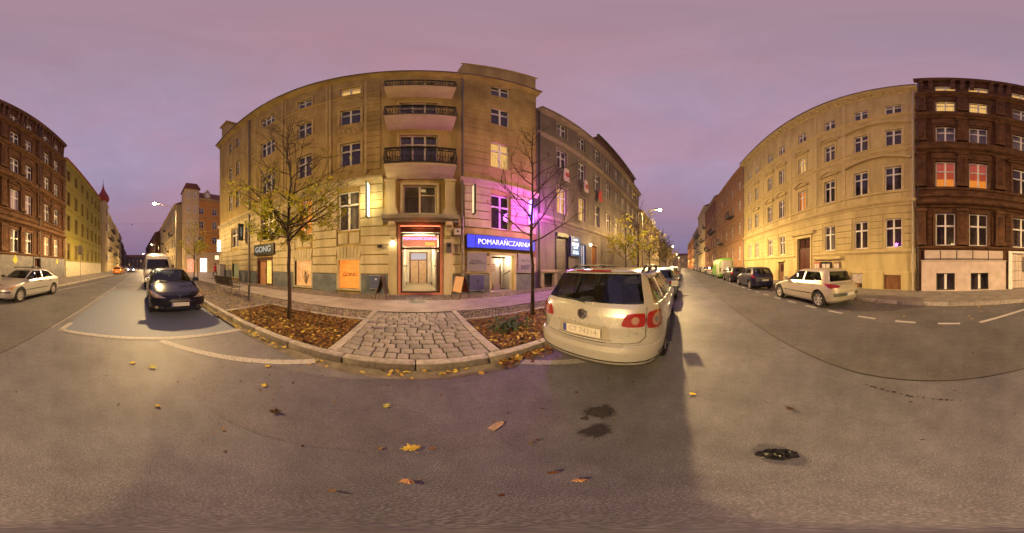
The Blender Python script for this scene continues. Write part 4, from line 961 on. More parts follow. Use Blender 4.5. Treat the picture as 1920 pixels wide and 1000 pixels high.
for k, (u, col) in enumerate(((9.66, (.62, .52, .5)), (12.35, (.62, .52, .5)), (15.05, (.42, .05, .05)))):
    f = thing('flag', ['white and red flag hung from the first upper sill of the grey tenement', 'pale flag hung from the second upper sill of the grey tenement', 'red flag hung from the third upper sill of the grey tenement'][k], 'flag', (u + .1, 8.0, 9.7))
    m = MB(); n = 8
    for i in range(n):
        for j in range(2):
            z0_, z1_ = -i * .16, -(i + 1) * .16; x0_, x1_ = -.3 + .3 * j, 0 + .3 * j
            yy = lambda x, z: -.1 + .06 * sin(8 * x + 3 * z)
            m.quad((x0_, yy(x0_, z0_), z0_), (x1_, yy(x1_, z0_), z0_), (x1_, yy(x1_, z1_), z1_), (x0_, yy(x0_, z1_), z1_))
    m.build('cloth', plain('flag_%d' % k, col, .8), f, fix=False); MB().tube([(-.34, -.1, .02), (.34, -.1, .02)], .02, 6).build('flag_rod', M_BLACKIRON, f)
    if k < 2: MB().box(-.2, .2, -.18, -.175, -.9, -.5).build('emblem', plain('flag_red', (.4, .06, .05)), f)
# ================================================================== cream tenement across the street
TH, DY = 177.7, 9.65
M_YP = noisy('yellow_plaster', (.37, .30, .135), (.56, .47, .23), .9, 9, .9, .25, 30, streak=True)
M_YT = noisy('yellow_trim', (.46, .375, .18), (.575, .48, .245), 2, 6, .85, .2, 40)
M_DARKDOOR = noisy('oxblood_door', (.055, .014, .012), (.10, .028, .022), 5, 5, .35, .1, 40, streak=True)
Y = building('cream_tenement', 'long cream stucco tenement with arched and triangular window hoods across the street', TH, DY)
cy = [-2.87, -5.03, -7.55, -10.46, -13.35, -15.5, -18.6, -20.6]
WY = []
for i, u in enumerate(cy):
    wd = [1.08, 1.02, .98, .94, .9, .88, .86, .86][i]
    WY.append((u, wd, 14.3, 15.65, 'dark', None))
    WY.append((u, wd, 10.3, 12.05, ['drape', 'drape', 'drape', 'yellow', 'net', 'dark', 'net', 'warm'][i], ['plain', 'plain', 'arch', 'arch', 'arch', 'arch', 'arch', 'plain'][i]))
    WY.append((u, wd, 6.4, 8.25, ['drape', 'dark', 'dark', 'orange', 'dark', 'drape', 'net', 'net'][i], ['plain', 'plain', 'ped', 'ped', 'arch', 'arch', 'arch', 'plain'][i]))
    if i != 3: WY.append((u + (.06 if i > 3 else .02), wd - .04, 2.66, 4.46, ['drape', 'drape', 'net', '', 'dark', 'dark', 'drape', 'dark'][i], None))
opsY = [(u - w_ / 2, u + w_ / 2, a, b) for u, w_, a, b, *_ in WY]
gY = [(-11.2, -9.32, PZ, 4.1), (-3.45, -2.4, .14, 1.02), (-5.76, -4.92, .14, 1.08), (-13.9, -13.0, PZ, 1.95)]
wall(Y, -22.62, -1.49, 0, 18.2, opsY + gY, M_YP, 11, .30)
for u, w_, a, b, l, s in WY:
    window(Y, u, w_, a, b, l, M_WHITEFRAME, 'cross', False, s, M_YT, tr=.66, y=.10, simple=u < -18)
# lower storey bands
courses(Y, -22.5, -1.55, 2.62, 5.2, .43, opsY + gY, M_YP, .045, .045, mg=.16)
strip(Y, 'plinth_band', -22.6, -11.35, 2.30, BELT, M_YT); strip(Y, 'plinth_band', -9.2, -1.5, 2.30, BELT, M_YT)
for p, q in segs(-22.55, -1.5, .02, 1.2, gY, .05): MB().prism([(.003, .02), (-.06, .02), (-.06, 1.16), (-.03, 1.24), (.003, 1.24)], p, q).build('plinth', M_YP, Y)
strip(Y, 'belt_cornice', -22.6, -1.5, 5.28, [(0, 0), (.05, 0), (.08, .10), (.20, .20), (.24, .28), (.24, .34), (0, .38)], M_YT)
strip(Y, 'sill_course', -22.6, -1.5, 6.18, [(0, 0), (.07, .02), (.10, .10), (.10, .15), (0, .18)], M_YT)
strip(Y, 'belt_cornice', -22.6, -1.5, 9.58, [(0, 0), (.05, 0), (.10, .10), (.16, .14), (.16, .2), (0, .24)], M_YT)
strip(Y, 'sill_course', -22.6, -1.5, 10.1, [(0, 0), (.06, .02), (.08, .10), (0, .15)], M_YT)
strip(Y, 'belt_cornice', -22.6, -1.5, 13.72, [(0, 0), (.05, 0), (.10, .10), (.18, .16), (.18, .22), (0, .26)], M_YT)
strip(Y, 'sill_course', -22.6, -1.5, 14.12, [(0, 0), (.06, .02), (.07, .09), (0, .13)], M_YT)
# wide segmental hood shared by the two right-hand windows
for zz in (12.55, 8.75):
    n = 14; uc, W2 = -3.95, 2.15; Aq = [(uc - W2 + 2 * W2 * k / n, zz + .42 * (1 - (2 * k / n - 1) ** 2)) for k in range(n + 1)]
    h1 = MB().prism(Aq + [(x, z + .12) for x, z in Aq[::-1]], -.24, .003, 'y').build('wide_hood', M_YT, Y)
for u in cy[:6]:
    MB().box(u - .5, u + .5, -.025, .003, 5.72, 6.14).build('apron_panel', M_YT, Y)
for u in (-1.72, -6.3, -8.9, -12.05, -17.1, -22.3): MB().box(u - .14, u + .14, -.04, .004, 5.7, 17.55).build('lesene', M_YT, Y)
strip(Y, 'eaves', -22.7, -1.40, 17.55, [(0, 0), (.06, .02), (.12, .12), (.12, .3), (.50, .52), (.58, .60), (.60, .78), (0, .82)], M_YT)
mdm = MB().prism([(.0, 0), (-.10, .02), (-.38, .20), (-.38, .30), (.0, .30)], -.11, .11).mesh('modillion'); mdm.materials.append(M_YT)
for k in range(26): link('modillion', mdm, None, Y, (-22.2 + .81 * k, -.125, 17.72))
MB().tube([(-22.7, -.64, 18.35), (-1.4, -.64, 18.35)], .06, 8).build('gutter', M_ZINC, Y)
gable_roof(Y, -22.6, -1.5, 18.38, 11, 3.0, .5)
MB().prism([(.7, 18.4), (.7, 20.6), (3, 20.6), (3, 18.4)], -9.8, -3.2).build('attic_dormer', M_ROOF, Y)
pipe(Y, -1.66, PZ, 17.9, .055, -.16, noisy('pipe_cream', (.36, .32, .26), (.44, .40, .32), 5, 4, .5), True)
pipe(Y, -22.45, PZ, 17.9, .06, -.12)
yd = thing('oxblood_street_door', 'tall dark oxblood double street door in the cream tenement', 'door', (*(Y.matrix_basis @ Vector((-10.26, 0, 0)))[:2], PZ), -radians(TH))
MB().box(-.94, -.80, -.06, .28, 0, 3.97).box(.80, .94, -.06, .28, 0, 3.97).box(-.80, .80, -.06, .28, 3.75, 3.97).build('surround', M_YT, yd)
for s in (-1, 1):
    lf = MB().box(s * .40 - .395, s * .40 + .395, .2, .26, 0, 2.75).build('door_leaf', M_DARKDOOR, yd)
    for a, b_ in ((.15, .95), (1.1, 2.6)): MB().box(s * .40 - .26, s * .40 + .26, .18, .202, a, b_).build('door_panel', M_DARKDOOR, lf)
    MB().box(s * .40 - .35, s * .40 + .35, .2, .24, 2.92, 3.72).build('fanlight', plain('fan_dark', (.05, .02, .02), .08), yd)
MB().box(-.80, .80, .17, .27, 2.76, 2.90).build('door_transom', M_DARKDOOR, yd)
strip(Y, 'door_hood', -11.6, -8.95, 4.12, [(0, 0), (.22, .02), (.28, .14), (.30, .24), (0, .28)], M_YT)
cw = thing('boarded_window', 'brown boarded cellar window low in the cream tenement', 'window', (*(Y.matrix_basis @ Vector((-2.925, .06, 0)))[:2], .15), -radians(TH))
for k in range(8): MB().box(-.52 + .13 * k + .004, -.52 + .13 * (k + 1) - .004, .0, .03 + .006 * (k % 2), 0, .86).build('plank', noisy('plank_brown', (.13, .06, .025), (.21, .10, .045), 8, 5, .7, .3, 40, streak=True), cw)
MB().box(-.53, .53, .05, .08, -.01, .88).build('backing', M_WOODDK, cw)
cw = thing('papered_window', 'cellar window covered with torn white paper beside the silver hatchback', 'window', (*(Y.matrix_basis @ Vector((-5.34, .06, 0)))[:2], .15), -radians(TH))
MB().box(-.41, .41, .0, .03, .30, .92).build('paper_sheet', noisy('torn_paper', (.20, .17, .15), (.62, .56, .52), 9, 8, .8, .3, 30), cw)
MB().box(-.42, .42, .04, .07, 0, .93).build('backing', MATS['plank_brown'] if 'plank_brown' in MATS else M_WOODDK, cw)
MB().box(.2, .40, -.01, .03, .02, .24).build('vent', M_BLACKIRON, cw)
kd = thing('cellar_door', 'narrow brown cellar door under a small hood in the cream tenement', 'door', (*(Y.matrix_basis @ Vector((-13.45, .04, 0)))[:2], PZ), -radians(TH))
MB().box(-.44, .44, .08, .12, 0, 1.80).build('door_leaf', noisy('door_tan', (.14, .075, .04), (.2, .11, .06), 6, 5), kd); MB().box(-.25, .25, .06, .082, .9, 1.6).build('pane', plain('fan_dark', (.05, .02, .02), .08), kd)
MB().box(-.62, .62, -.22, -.043, 1.86, 1.98).build('hood', M_YT, kd)
# display ledge and notice cases right of the street door
nc = thing('notice_ledge', 'cream ledge with poster cases right of the oxblood street door', 'notice case', (*(Y.matrix_basis @ Vector((-7.7, 0, 0)))[:2], 0), -radians(TH))
MB().prism([(-.003, 2.0), (-.20, 2.02), (-.24, 2.12), (-.24, 2.22), (-.003, 2.26)], -1.25, 1.25).build('ledge', M_YT, nc)
for x, w_, m_ in ((-1.0, .3, plain('case_red', (.35, .08, .05))), (-.1, .45, plain('case_dark', (.025, .025, .025), .2)), (.85, .25, plain('case_brown', (.2, .1, .05)))):
    c_ = MB().box(x - w_, x + w_, -.10, -.003, 1.32, 1.86).build('poster_case', m_, nc)
    for k in range(2): MB().box(x - w_ * .8 + w_ * .85 * k, x - w_ * .8 + w_ * .85 * k + w_ * .7, -.108, -.102, 1.40, 1.72).build('poster', plain('poster_pale', (.5, .46, .42)), c_)

# ================================================================== dark brown tenement
M_BRK = noisy('sooty_brown_stucco', (.045, .020, .010), (.130, .060, .028), 1.6, 10, .85, .5, 22, c3=(.080, .036, .017), dist=.02)
M_BRT = noisy('sooty_brown_trim', (.055, .026, .013), (.150, .074, .036), 2.5, 8, .8, .4, 30)
M_WB = noisy('whitewashed_base', (.46, .38, .34), (.60, .51, .46), 2, 8, .85, .25, 40)
M_SLATEB = noisy('slate_grey_base', (.12, .115, .12), (.19, .18, .185), 2, 8, .85, .3, 40)
R = building('dark_brown_tenement', 'sooty dark brown tenement with heavy cornices and orange-lit windows', TH, DY)
cr = [.18, 2.1, 4.9, 7.3, 10.35, 12.15, 15.25, 17.3]
WR = []
for i, u in enumerate(cr):
    wd = 1.12 if i != 2 else 1.3
    WR += [(u, wd + .1, 17.85, 18.95, 'yellow' if i < 3 else 'dark', None), (u, wd, 14.05, 15.75, ['yellow', 'yellow', 'net', 'dark', 'dark', 'net', 'dark', 'net'][i], 'plain'), (u, wd, 10.3, 11.98, ['net', 'net', 'net', 'dark', 'net', 'net', 'net', 'net'][i], 'plain'),
           (u, wd, 6.45, 8.4, ['orange', 'orange', 'drape', 'dark', 'pinknet', 'pinknet', 'net', 'net'][i], ['plain', 'plain', 'ped', 'ped', 'ped', 'ped', 'plain', 'plain'][i]), (u, wd, 2.72, 4.68, ['drape', 'drape', 'drape', 'net', 'net', 'net', 'warm', 'warm'][i], 'plain')]
opsR = [(u - w_ / 2, u + w_ / 2, a, b) for u, w_, a, b, *_ in WR]
gR = [(-.33, .71, .18, 1.14), (1.62, 2.67, .18, 1.14), (4.1, 6.2, PZ, 2.42), (12.9, 13.9, PZ, 2.3)]
wall(R, -1.46, 19.4, 0, 20.3, opsR + gR, M_BRK, 11, .32)
for u, w_, a, b, l, s in WR:
    ww = window(R, u, w_, a, b, l, M_WHITEFRAME, 'cross', False, s, M_BRT, tr=.60, simple=b - a < 1)
    if l == 'orange':
        MB().box(-w_ / 2, w_ / 2, .20, .215, (b - a) * .36, b - a).build('red_blind', CURT['red'], ww)
for z, pr in ((5.0, CORN), (9.2, CORN), (13.05, CORN), (16.55, CORN)):
    strip(R, 'cornice', -1.46, 19.4, z, [(p[0] * 1.7, p[1] * 1.25) for p in pr], M_BRT)
for z in (6.2, 10.05, 13.8, 17.2, 9.85, 5.72, 2.52): strip(R, 'sill_course', -1.46, 19.4, z, [(0, 0), (.08, .02), (.12, .10), (.12, .15), (0, .19)], M_BRT)
edges = [-1.2, 1.14, 3.4, 6.1, 9.0, 11.25, 13.75, 16.3, 19.1]
for u in edges:
    for a, b in ((2.75, 4.95), (6.42, 9.15), (10.28, 13.0), (14.03, 16.5)):
        p = MB().box(u - .27, u + .27, -.17, .004, a, b).build('pilaster', M_BRT, R)
        MB().box(u - .33, u + .33, -.24, .004, b - .22, b - .03).build('capital', M_BRT, p); MB().box(u - .33, u + .33, -.24, .004, a, a + .2).build('base', M_BRT, p)
        MB().box(u - .15, u + .15, -.20, -.168, a + .35, b - .4).build('pilaster_panel', M_BRK, p)
for i, u in enumerate(cr):
    for a, b in ((5.80, 6.12), (9.9, 10.0), (16.0, 16.4)): MB().box(u - .62, u + .62, -.04, .003, a, b).build('apron_panel', M_BRT, R)
    MB().box(u - .80, u + .80, -.06, .003, 12.25, 12.95).build('frieze_panel', M_BRT, R); MB().box(u - .80, u + .80, -.07, .003, 8.62, 9.12).build('frieze_panel', M_BRT, R)
courses(R, -1.4, 19.35, 2.75, 4.9, .31, [(u - .75, u + .75, 2, 5) for u in cr] + [(u - .35, u + .35, 2, 5) for u in edges], M_BRK, .05, .05)
bkm = MB().prism([(.0, -.9), (-.08, -.85), (-.12, -.1), (-.14, .35), (-.24, .70), (-.28, .95), (.0, .95)], -.13, .13).mesh('eaves_bracket'); bkm.materials.append(M_BRT)
for u in edges + [q + .55 for q in edges[:-1]] + [q - .55 for q in edges[1:]]: link('eaves_bracket', bkm, None, R, (u, -.005, 19.0))
strip(R, 'eaves', -1.62, 19.6, 19.96, [(0, 0), (.26, .02), (.30, .08), (.34, .26), (.38, .34), (.38, .44), (0, .5)], M_BRT)
gable_roof(R, -1.5, 19.4, 20.48, 11, 3, .3)
pipe(R, -1.36, PZ, 19.8, .05, -.14, MATS['pipe_dark']); pipe(R, 13.75, PZ, 19.8, .06, -.2, MATS['pipe_dark'])
# whitewashed base with cellar windows and panelled parapet band
for p, q in segs(-1.17, 3.75, PZ - .1, 1.84, gR, .0): MB().box(p, q, -.12, -.004, PZ - .1, 1.80).build('whitewashed_base', M_WB, R)
for u in (.19, 2.145): MB().box(u - .525, u + .525, -.12, -.004, 1.145, 1.80).build('whitewashed_base', M_WB, R)
for u in (.19, 2.145): MB().box(u - .525, u + .525, -.12, -.004, PZ - .1, .178).build('whitewashed_base', M_WB, R)
strip(R, 'base_coping', -1.2, 3.78, 1.80, [(0, 0), (.14, .0), (.16, .05), (.16, .08), (0, .1)], M_WB)
for k in range(5):
    u0_ = -1.0 + .92 * k; pz = MB().box(u0_, u0_ + .88, -.10, -.004, 1.93, 2.44).build('parapet_panel', M_WB, R)
    MB().box(u0_ - .03, u0_, -.12, -.004, 1.91, 2.46).build('parapet_bar', M_BLACKIRON, pz)
MB().box(-1.05, 3.62, -.125, -.101, 1.96, 1.985).build('parapet_rail', M_BLACKIRON, R)
for u in (.19, 2.145): window(R, u, 1.02, .19, 1.13, 'drape', plain('frame_dk', (.05, .05, .045), .5), 'two', False, None, y=.05); MB().box(u - .07, u + .07, .02, .05, .22, 1.1).build('white_mullion', M_WHITEFRAME, R)
for p, q in segs(7.9, 19.3, PZ - .1, 2.4, gR, .05): MB().box(p, q, -.10, -.004, PZ - .1, 2.45).build('slate_base', M_SLATEB, R); MB().box(p, q, -.15, -.105, .1, 1.25).build('slate_plinth', M_SLATEB, R)
gt = thing('white_gate', 'white sheet-metal double gate at the right edge, beside the whitewashed base', 'gate', (*(R.matrix_basis @ Vector((5.15, 0, 0)))[:2], PZ), -radians(TH))
MB().box(-1.20, -.98, -.14, .2, 0, 2.33).box(.98, 1.20, -.14, .2, 0, 2.33).box(-.98, .98, -.14, .2, 2.22, 2.33).build('gate_frame', M_WHITEFRAME, gt)
for s in (-1, 1):
    for k in range(4): MB().box(s * .49 - .47 + .235 * k + .006, s * .49 - .47 + .235 * (k + 1) - .006, .02, .05 + .008 * (k % 2), .04, 2.2).build('gate_board', M_WB, gt)
    for zz in (.5, 1.1, 1.7): MB().box(s * .49 - .47, s * .49 + .47, .0, .018, zz, zz + .03).build('gate_rail', M_ZINC, gt)
MB().box(-.20, -.13, -.03, .0, 1.05, 2.0).build('pull_handle', M_BLACKIRON, gt)
for u, w_ in ((10.3, 1.0), (17.4, .8)):
    m = blob(0, 0, .28, int(u), plain('spray_yellow', (.38, .36, .05), .7), 'graffiti_patch', w_); m.parent = R; m.rotation_euler = (pi / 2, 0, 0); m.location = (u, -.108, 2.1)
rd = thing('recessed_street_door', 'dark recessed street door in the slate base behind the silver saloon', 'door', (*(R.matrix_basis @ Vector((13.4, 0, 0)))[:2], PZ), -radians(TH))
MB().box(-.5, .5, .24, .30, 0, 2.15).build('door_leaf', noisy('door_rust', (.09, .04, .03), (.14, .06, .045), 5, 5), rd)
MB().box(-.66, -.52, -.2, .28, 0, 2.3).box(.52, .66, -.2, .28, 0, 2.3).box(-.52, .52, -.2, .28, 2.17, 2.3).build('surround', M_SLATEB, rd)

# ================================================================== further houses
def row_house(name, label, th0, D, u0, u1, zt, floors, ncol, wd, wm, tm, seed, lit=.12, base=None, frame=M_WHITEFRAME, eave=.35, roofh=2.5, sur='plain', at=None, dark='dark', belts=True, balc=0, y=0.):
    b = building(name, label, th0, D) if at is None else thing(name, label, 'building', at, -radians(th0))
    rr = random.Random(seed); W = []; step = (u1 - u0) / ncol
    for k in range(ncol):
        for z0_, z1_ in floors: W.append((u0 + step * (k + .5), wd, z0_, z1_))
    wall(b, u0, u1, 0, zt, [(u - w_ / 2, u + w_ / 2, a, c) for u, w_, a, c in W], wm, 10, .25)
    for u, w_, a, c in W:
        l = rr.choice(['warm', 'yellow', 'orange']) if rr.random() < lit else rr.choice([dark, dark, dark, 'net'])
        window(b, u, w_, a, c, l, frame, 'cross', False, sur, tm, simple=True)
    if belts:
        for (a0, a1), (b0, b1) in zip(floors, floors[1:]): strip(b, 'string_course', u0, u1, (a1 + b0) / 2 + .1, BELT, tm)
    strip(b, 'eaves', u0 - .1, u1 + .1, zt - .5, [(0, 0), (.06, 0), (.12, .2), (eave, .35), (eave + .05, .5), (0, .55)], tm)
    gable_roof(b, u0, u1, zt + .06, 10, roofh, eave)
    if base: MB().box(u0 + .02, u1 - .02, -.10, -.004, 0, base[0]).build('plinth', base[1], b)
    for k in range(balc):
        col = (k * 2 + 1) % ncol; fl = floors[1 + k % (len(floors) - 1)]; u = u0 + step * (col + .5)
        q = MB().box(u - 1.1, u + 1.1, -1.0, -.004, fl[0] - .35, fl[0] - .12).build('balcony', M_IRON, b)
        g = MB().box(u - 1.1, u + 1.1, -1.0, -.97, fl[0] + .75, fl[0] + .8)
        for s in range(12): g.box(u - 1.1 + .19 * s, u - 1.07 + .19 * s, -1.0, -.97, fl[0] - .12, fl[0] + .75)
        g.build('railing', M_BLACKIRON, q)
    return b
M_GREEN = noisy('mustard_plaster', (.16, .135, .028), (.23, .195, .045), 1.2, 8, .9, .25, 30, streak=True)
M_GREENT = noisy('mustard_trim', (.18, .15, .04), (.25, .21, .06), 2, 6, .85, .2, 40)
FL = [(2.6, 4.6), (6.5, 8.5), (10.4, 12.3), (14.2, 15.9)]
G = row_house('mustard_tenement', 'mustard-green tenement with dark brown windows left of the dark brown tenement', TH, DY, 19.45, 38.4, 17.5, [(2.5, 4.65), (6.4, 8.6), (10.1, 12.3), (14.2, 16.0)], 7, 1.05, M_GREEN, M_GREENT, 3, 0, (2.2, noisy('pale_base', (.40, .36, .26), (.5, .45, .33), 2, 6)), M_BROWNFRAME)
strip(G, 'roof_edge', 19.4, 38.5, 17.4, [(0, 0), (.45, .05), (.5, .2), (0, .4)], noisy('red_eaves', (.22, .035, .03), (.3, .06, .05), 4, 4, .7))
pipe(G, 19.6, PZ, 17.2, .06, -.14)
th = radians(TH)
def along(u, th0=TH, D=DY): a = radians(th0); return (D * sin(a) + u * cos(a), D * cos(a) - u * sin(a), 0)
P = along(42.4)
M_SAND = noisy('sand_plaster', (.34, .27, .16), (.44, .36, .22), 1.5, 8, .9, .25, 30, streak=True)
T = row_house('turret_tenement', 'sand-coloured corner tenement with a red onion-domed turret down the left street', 174.5, 0, 3.5, 25, 17.6, FL, 7, 1.1, M_SAND, M_YT, 5, .12, at=P, balc=10)
tw = MB().lathe([(1.35, 0), (1.35, 17.6), (1.55, 17.8), (1.55, 18.3), (1.2, 18.4), (1.2, 19.6)], 12, Matrix.Translation((1.9, .6, 0))).build('turret', M_SAND, T)
MB().lathe([(1.25, 19.6), (1.6, 20.0), (1.68, 20.7), (1.4, 21.6), (.85, 22.6), (.42, 23.6), (.15, 24.8), (.05, 26.0), (.03, 27.2), (0, 27.8)], 16, Matrix.Translation((1.9, .6, 0))).build('onion_dome', noisy('dome_red', (.20, .03, .025), (.28, .05, .04), 3, 5, .6), tw, smooth=True)
for z in (3.0, 7.0, 11.0, 15.0):
    for du in (-.55, .55): window(T, 1.9 + du, .75, z, z + 1.9, 'warm' if z == 7 else 'dark', M_WHITEFRAME, 'cross', False, None, simple=True, y=-.80)
for k, (a, b, zt, mm_, tm_, lab, lt) in enumerate(((25.2, 47, 18.5, M_YP, M_YT, 'pale tenement with many balconies beyond the turret house', .10), (47.3, 66, 19.5, M_GREYP, M_GREYT, 'grey tenement with dark balconies far down the left street', .1), (66.3, 95, 17.5, M_BRK, M_BRT, 'dark tenement near the vanishing end of the left street', .15), (95.3, 150, 16, M_GREYP, M_GREYT, 'last grey house row at the end of the left street', .2))):
    row_house('street_tenement', lab, 174.5, 0, a, b, zt, FL, max(5, int((b - a) / 3)), 1.1, mm_, tm_, 20 + k, lt, at=P, sur=None, balc=9 if k < 2 else 4)
# right-hand street, far side
for k, (a, b, zt, mm_, tm_, lab, lt, bc) in enumerate(((-39.6, -22.75, 18.3, noisy('rust_plaster', (.24, .135, .075), (.33, .19, .105), 1.5, 8, .9, .3, 30), noisy('rust_trim', (.27, .155, .085), (.36, .21, .12), 2, 6), 'rust-brown tenement with dark scrolls next to the cream tenement', .1, 2), (-55, -39.8, 19.6, noisy('brick_red', (.13, .055, .04), (.20, .09, .06), 2, 8, .9, .3, 30), M_GREYT, 'brick-red tenement with balconies beyond the rust-brown one', .08, 5), (-72, -55.2, 22.5, M_SAND, M_YT, 'tall pale tenement with stacked dark balconies on the right street', .1, 8), (-92, -72.2, 18.5, M_GREYP, M_GREYT, 'grey tenement beyond the tall pale one on the right street', .1, 6), (-135, -92.2, 18, noisy('orange_plaster', (.42, .18, .07), (.52, .24, .1), 2, 6), M_YT, 'orange-lit tenement near the end of the right street', .1, 4))):
    row_house('street_tenement', lab, TH, DY, a, b, zt, FL, max(5, int((b - a) / 3)), 1.1, mm_, tm_, 40 + k, lt, sur=None if k else 'plain', balc=bc)
# right-hand street, near side beyond the grey tenement
row_house('street_tenement', 'dim tenement behind the street trees beyond the grey tenement', 0, 8.4, 34, 62, 13.5, FL[:3], 9, 1.1, M_SAND, M_YT, 61, .1, sur=None)
row_house('street_tenement', 'low dark house row behind the far trees on the right street', 0, 8.4, 63, 140, 11.5, FL[:2], 20, 1.1, M_GREYP, M_GREYT, 62, .15, sur=None)
row_house('end_house', 'house closing the far end of the right street', 90, 165, -12, 30, 12, FL[:2], 12, 1.2, M_SAND, M_YT, 63, .3, sur=None)
row_house('end_house', 'dark house closing the far end of the left street', 264, 185, -30, 30, 12, FL[:2], 14, 1.2, M_GREYP, M_GREYT, 64, .3, sur=None)
# orange corner house beyond the side street on the left
M_ORP = noisy('orange_stucco', (.52, .24, .06), (.64, .32, .09), 1.5, 8, .9, .25, 30)
M_ORT = noisy('cream_stucco', (.50, .36, .20), (.60, .45, .26), 2, 6, .85, .2, 40)
O = row_house('orange_corner_house', 'orange and cream corner house with a square tower beyond the side street', -90, 38, 10.4, 34, 18.4, [(2.6, 4.6), (6.9, 8.7), (10.6, 12.4), (14.2, 15.8)], 7, 1.15, M_ORP, M_ORT, 71, .18, (4.9, M_ORT), roofh=4)
tw = MB().box(8.0, 11.4, -.5, 3.2, 0, 20.6).build('tower', M_ORT, O)
for z in (2.6, 6.9, 10.6, 14.2, 17.9):
    for du in (-.75, .75): window(O, 9.7 + du, .8, z, z + 1.75, 'warm' if z == 10.6 else 'dark', M_WHITEFRAME, 'cross', False, None, simple=True, y=-.58)
MB().add([(7.7, -.8, 20.6), (11.7, -.8, 20.6), (11.7, 3.5, 20.6), (7.7, 3.5, 20.6), (8.4, -.1, 22.4), (11.0, -.1, 22.4), (11.0, 2.8, 22.4), (8.4, 2.8, 22.4)], [(0, 1, 5, 4), (1, 2, 6, 5), (2, 3, 7, 6), (3, 0, 4, 7), (4, 5, 6, 7), (3, 2, 1, 0)]).build('tower_roof', M_ROOF, tw)
for u in (13.6, 20.5):
    q = MB().prism([(u - .7, 18.6), (u + .7, 18.6), (u + .7, 20.2), (u, 21.1), (u - .7, 20.2)], -.1, 3, 'y').build('dormer', M_ORT, O); MB().box(u - .35, u + .35, -.13, -.102, 18.9, 20.1).build('dormer_window', M_WHITEFRAME, q)
sh = MB().box(11.8, 13.4, -.14, -.105, .3, 3.4).build('lit_shop_window', emit('shop_white', (1, .85, .7), 5, tex='noise', scale=3), O)
MB().box(8.6, 10.2, -.56, -.505, .3, 3.2).build('lit_shop_door', emit('shop_red', (1, .30, .16), 2, tex='noise', scale=2), O)
MB().box(15.5, 16.5, -.14, -.105, 3.2, 4.2).build('lit_sign', emit('shop_amber', (1, .7, .4), 1.6), O)
row_house('street_tenement', 'dim sand house row behind the orange corner house', -3.0, 8.9, -75, -42, 18, FL, 11, 1.1, M_SAND, M_ORT, 72, .15, sur=None, balc=6)
row_house('street_tenement', 'dark house row behind the white van down the left street', -4.5, 8.9, -150, -76, 17, FL, 18, 1.1, M_BRK, M_BRT, 73, .15, sur=None, balc=6)
# ================================================================== cars.  local frame: x forward, y left, z up, origin on the ground under the middle
def boolean(me, cut, op='DIFFERENCE'):
    a = bpy.data.objects.new('ta', me); b = bpy.data.objects.new('tb', cut); COL.objects.link(a); COL.objects.link(b)
    md = a.modifiers.new('b', 'BOOLEAN'); md.object = b; md.operation = op; md.solver = 'EXACT'
    dg = bpy.context.evaluated_depsgraph_get(); dg.update()
    r = bpy.data.meshes.new_from_object(a.evaluated_get(dg)); bpy.data.objects.remove(a); bpy.data.objects.remove(b); return r
M_TYRE = noisy('tyre_rubber', (.012, .012, .012), (.025, .024, .023), 20, 4, .8, .2, 90)
M_UNDER = plain('underbody_black', (.010, .010, .010), .8)
M_TRIMBLK = plain('trim_black', (.016, .016, .017), .45)
M_SEATF = plain('seat_fabric', (.035, .035, .04), .9)
M_CARGL = glass('car_glass', (.30, .34, .36), 1.5, .03, .01)
M_CHROME = plain('chrome', (.75, .74, .72), .12, 1.)
M_ALLOY = plain('wheel_silver', (.55, .53, .50), .3, .6)
M_PLATE = plain('plate_white', (.55, .52, .48), .5)
M_PLATEB = plain('plate_blue', (.03, .05, .25), .5)
M_LENS = plain('lamp_lens_red', (.22, .008, .008), .12, 0, .7, 1.)
M_LENSC = plain('lamp_lens_clear', (.42, .34, .28), .15, .2, .7, 1.)
M_LENSA = plain('lamp_lens_amber', (.55, .2, .03), .15, 0, .7, 1.)
def paint(name, col, metal=.35, rough=.32): return plain(name, col, rough, metal, .5, .7)
def dusty_paint(name, col, dust):
    m, t, b, o = newmat(name)
    tc = N(t, 'ShaderNodeTexCoord'); sp = N(t, 'ShaderNodeSeparateXYZ'); t.links.new(tc.outputs['Object'], sp.inputs[0])
    n = N(t, 'ShaderNodeTexNoise'); n.inputs['Scale'].default_value = 3.5; n.inputs['Detail'].default_value = 4; n.inputs['Roughness'].default_value = .55
    t.links.new(tc.outputs['Object'], n.inputs['Vector'])
    ad = N(t, 'ShaderNodeMath', operation='MULTIPLY_ADD'); ad.inputs[1].default_value = -.55; t.links.new(sp.outputs['Z'], ad.inputs[0]); t.links.new(n.outputs['Fac'], ad.inputs[2])
    mr = N(t, 'ShaderNodeMapRange'); mr.inputs[1].default_value = -.10; mr.inputs[2].default_value = .75; mr.inputs[3].default_value = 0; mr.inputs[4].default_value = .22
    t.links.new(ad.outputs[0], mr.inputs[0])
    mx = N(t, 'ShaderNodeMix', data_type='RGBA'); mx.inputs[6].default_value = (*col, 1); mx.inputs[7].default_value = (*dust, 1); t.links.new(mr.outputs[0], mx.inputs[0]); t.links.new(mx.outputs[2], b.inputs['Base Color'])
    r = N(t, 'ShaderNodeMapRange'); r.inputs[3].default_value = .26; r.inputs[4].default_value = .6; t.links.new(mr.outputs[0], r.inputs[0]); t.links.new(r.outputs[0], b.inputs['Roughness'])
    b.inputs['Metallic'].default_value = .45; b.inputs['Coat Weight'].default_value = .8; b.inputs['Coat Roughness'].default_value = .05
    MATS[name] = m; return m
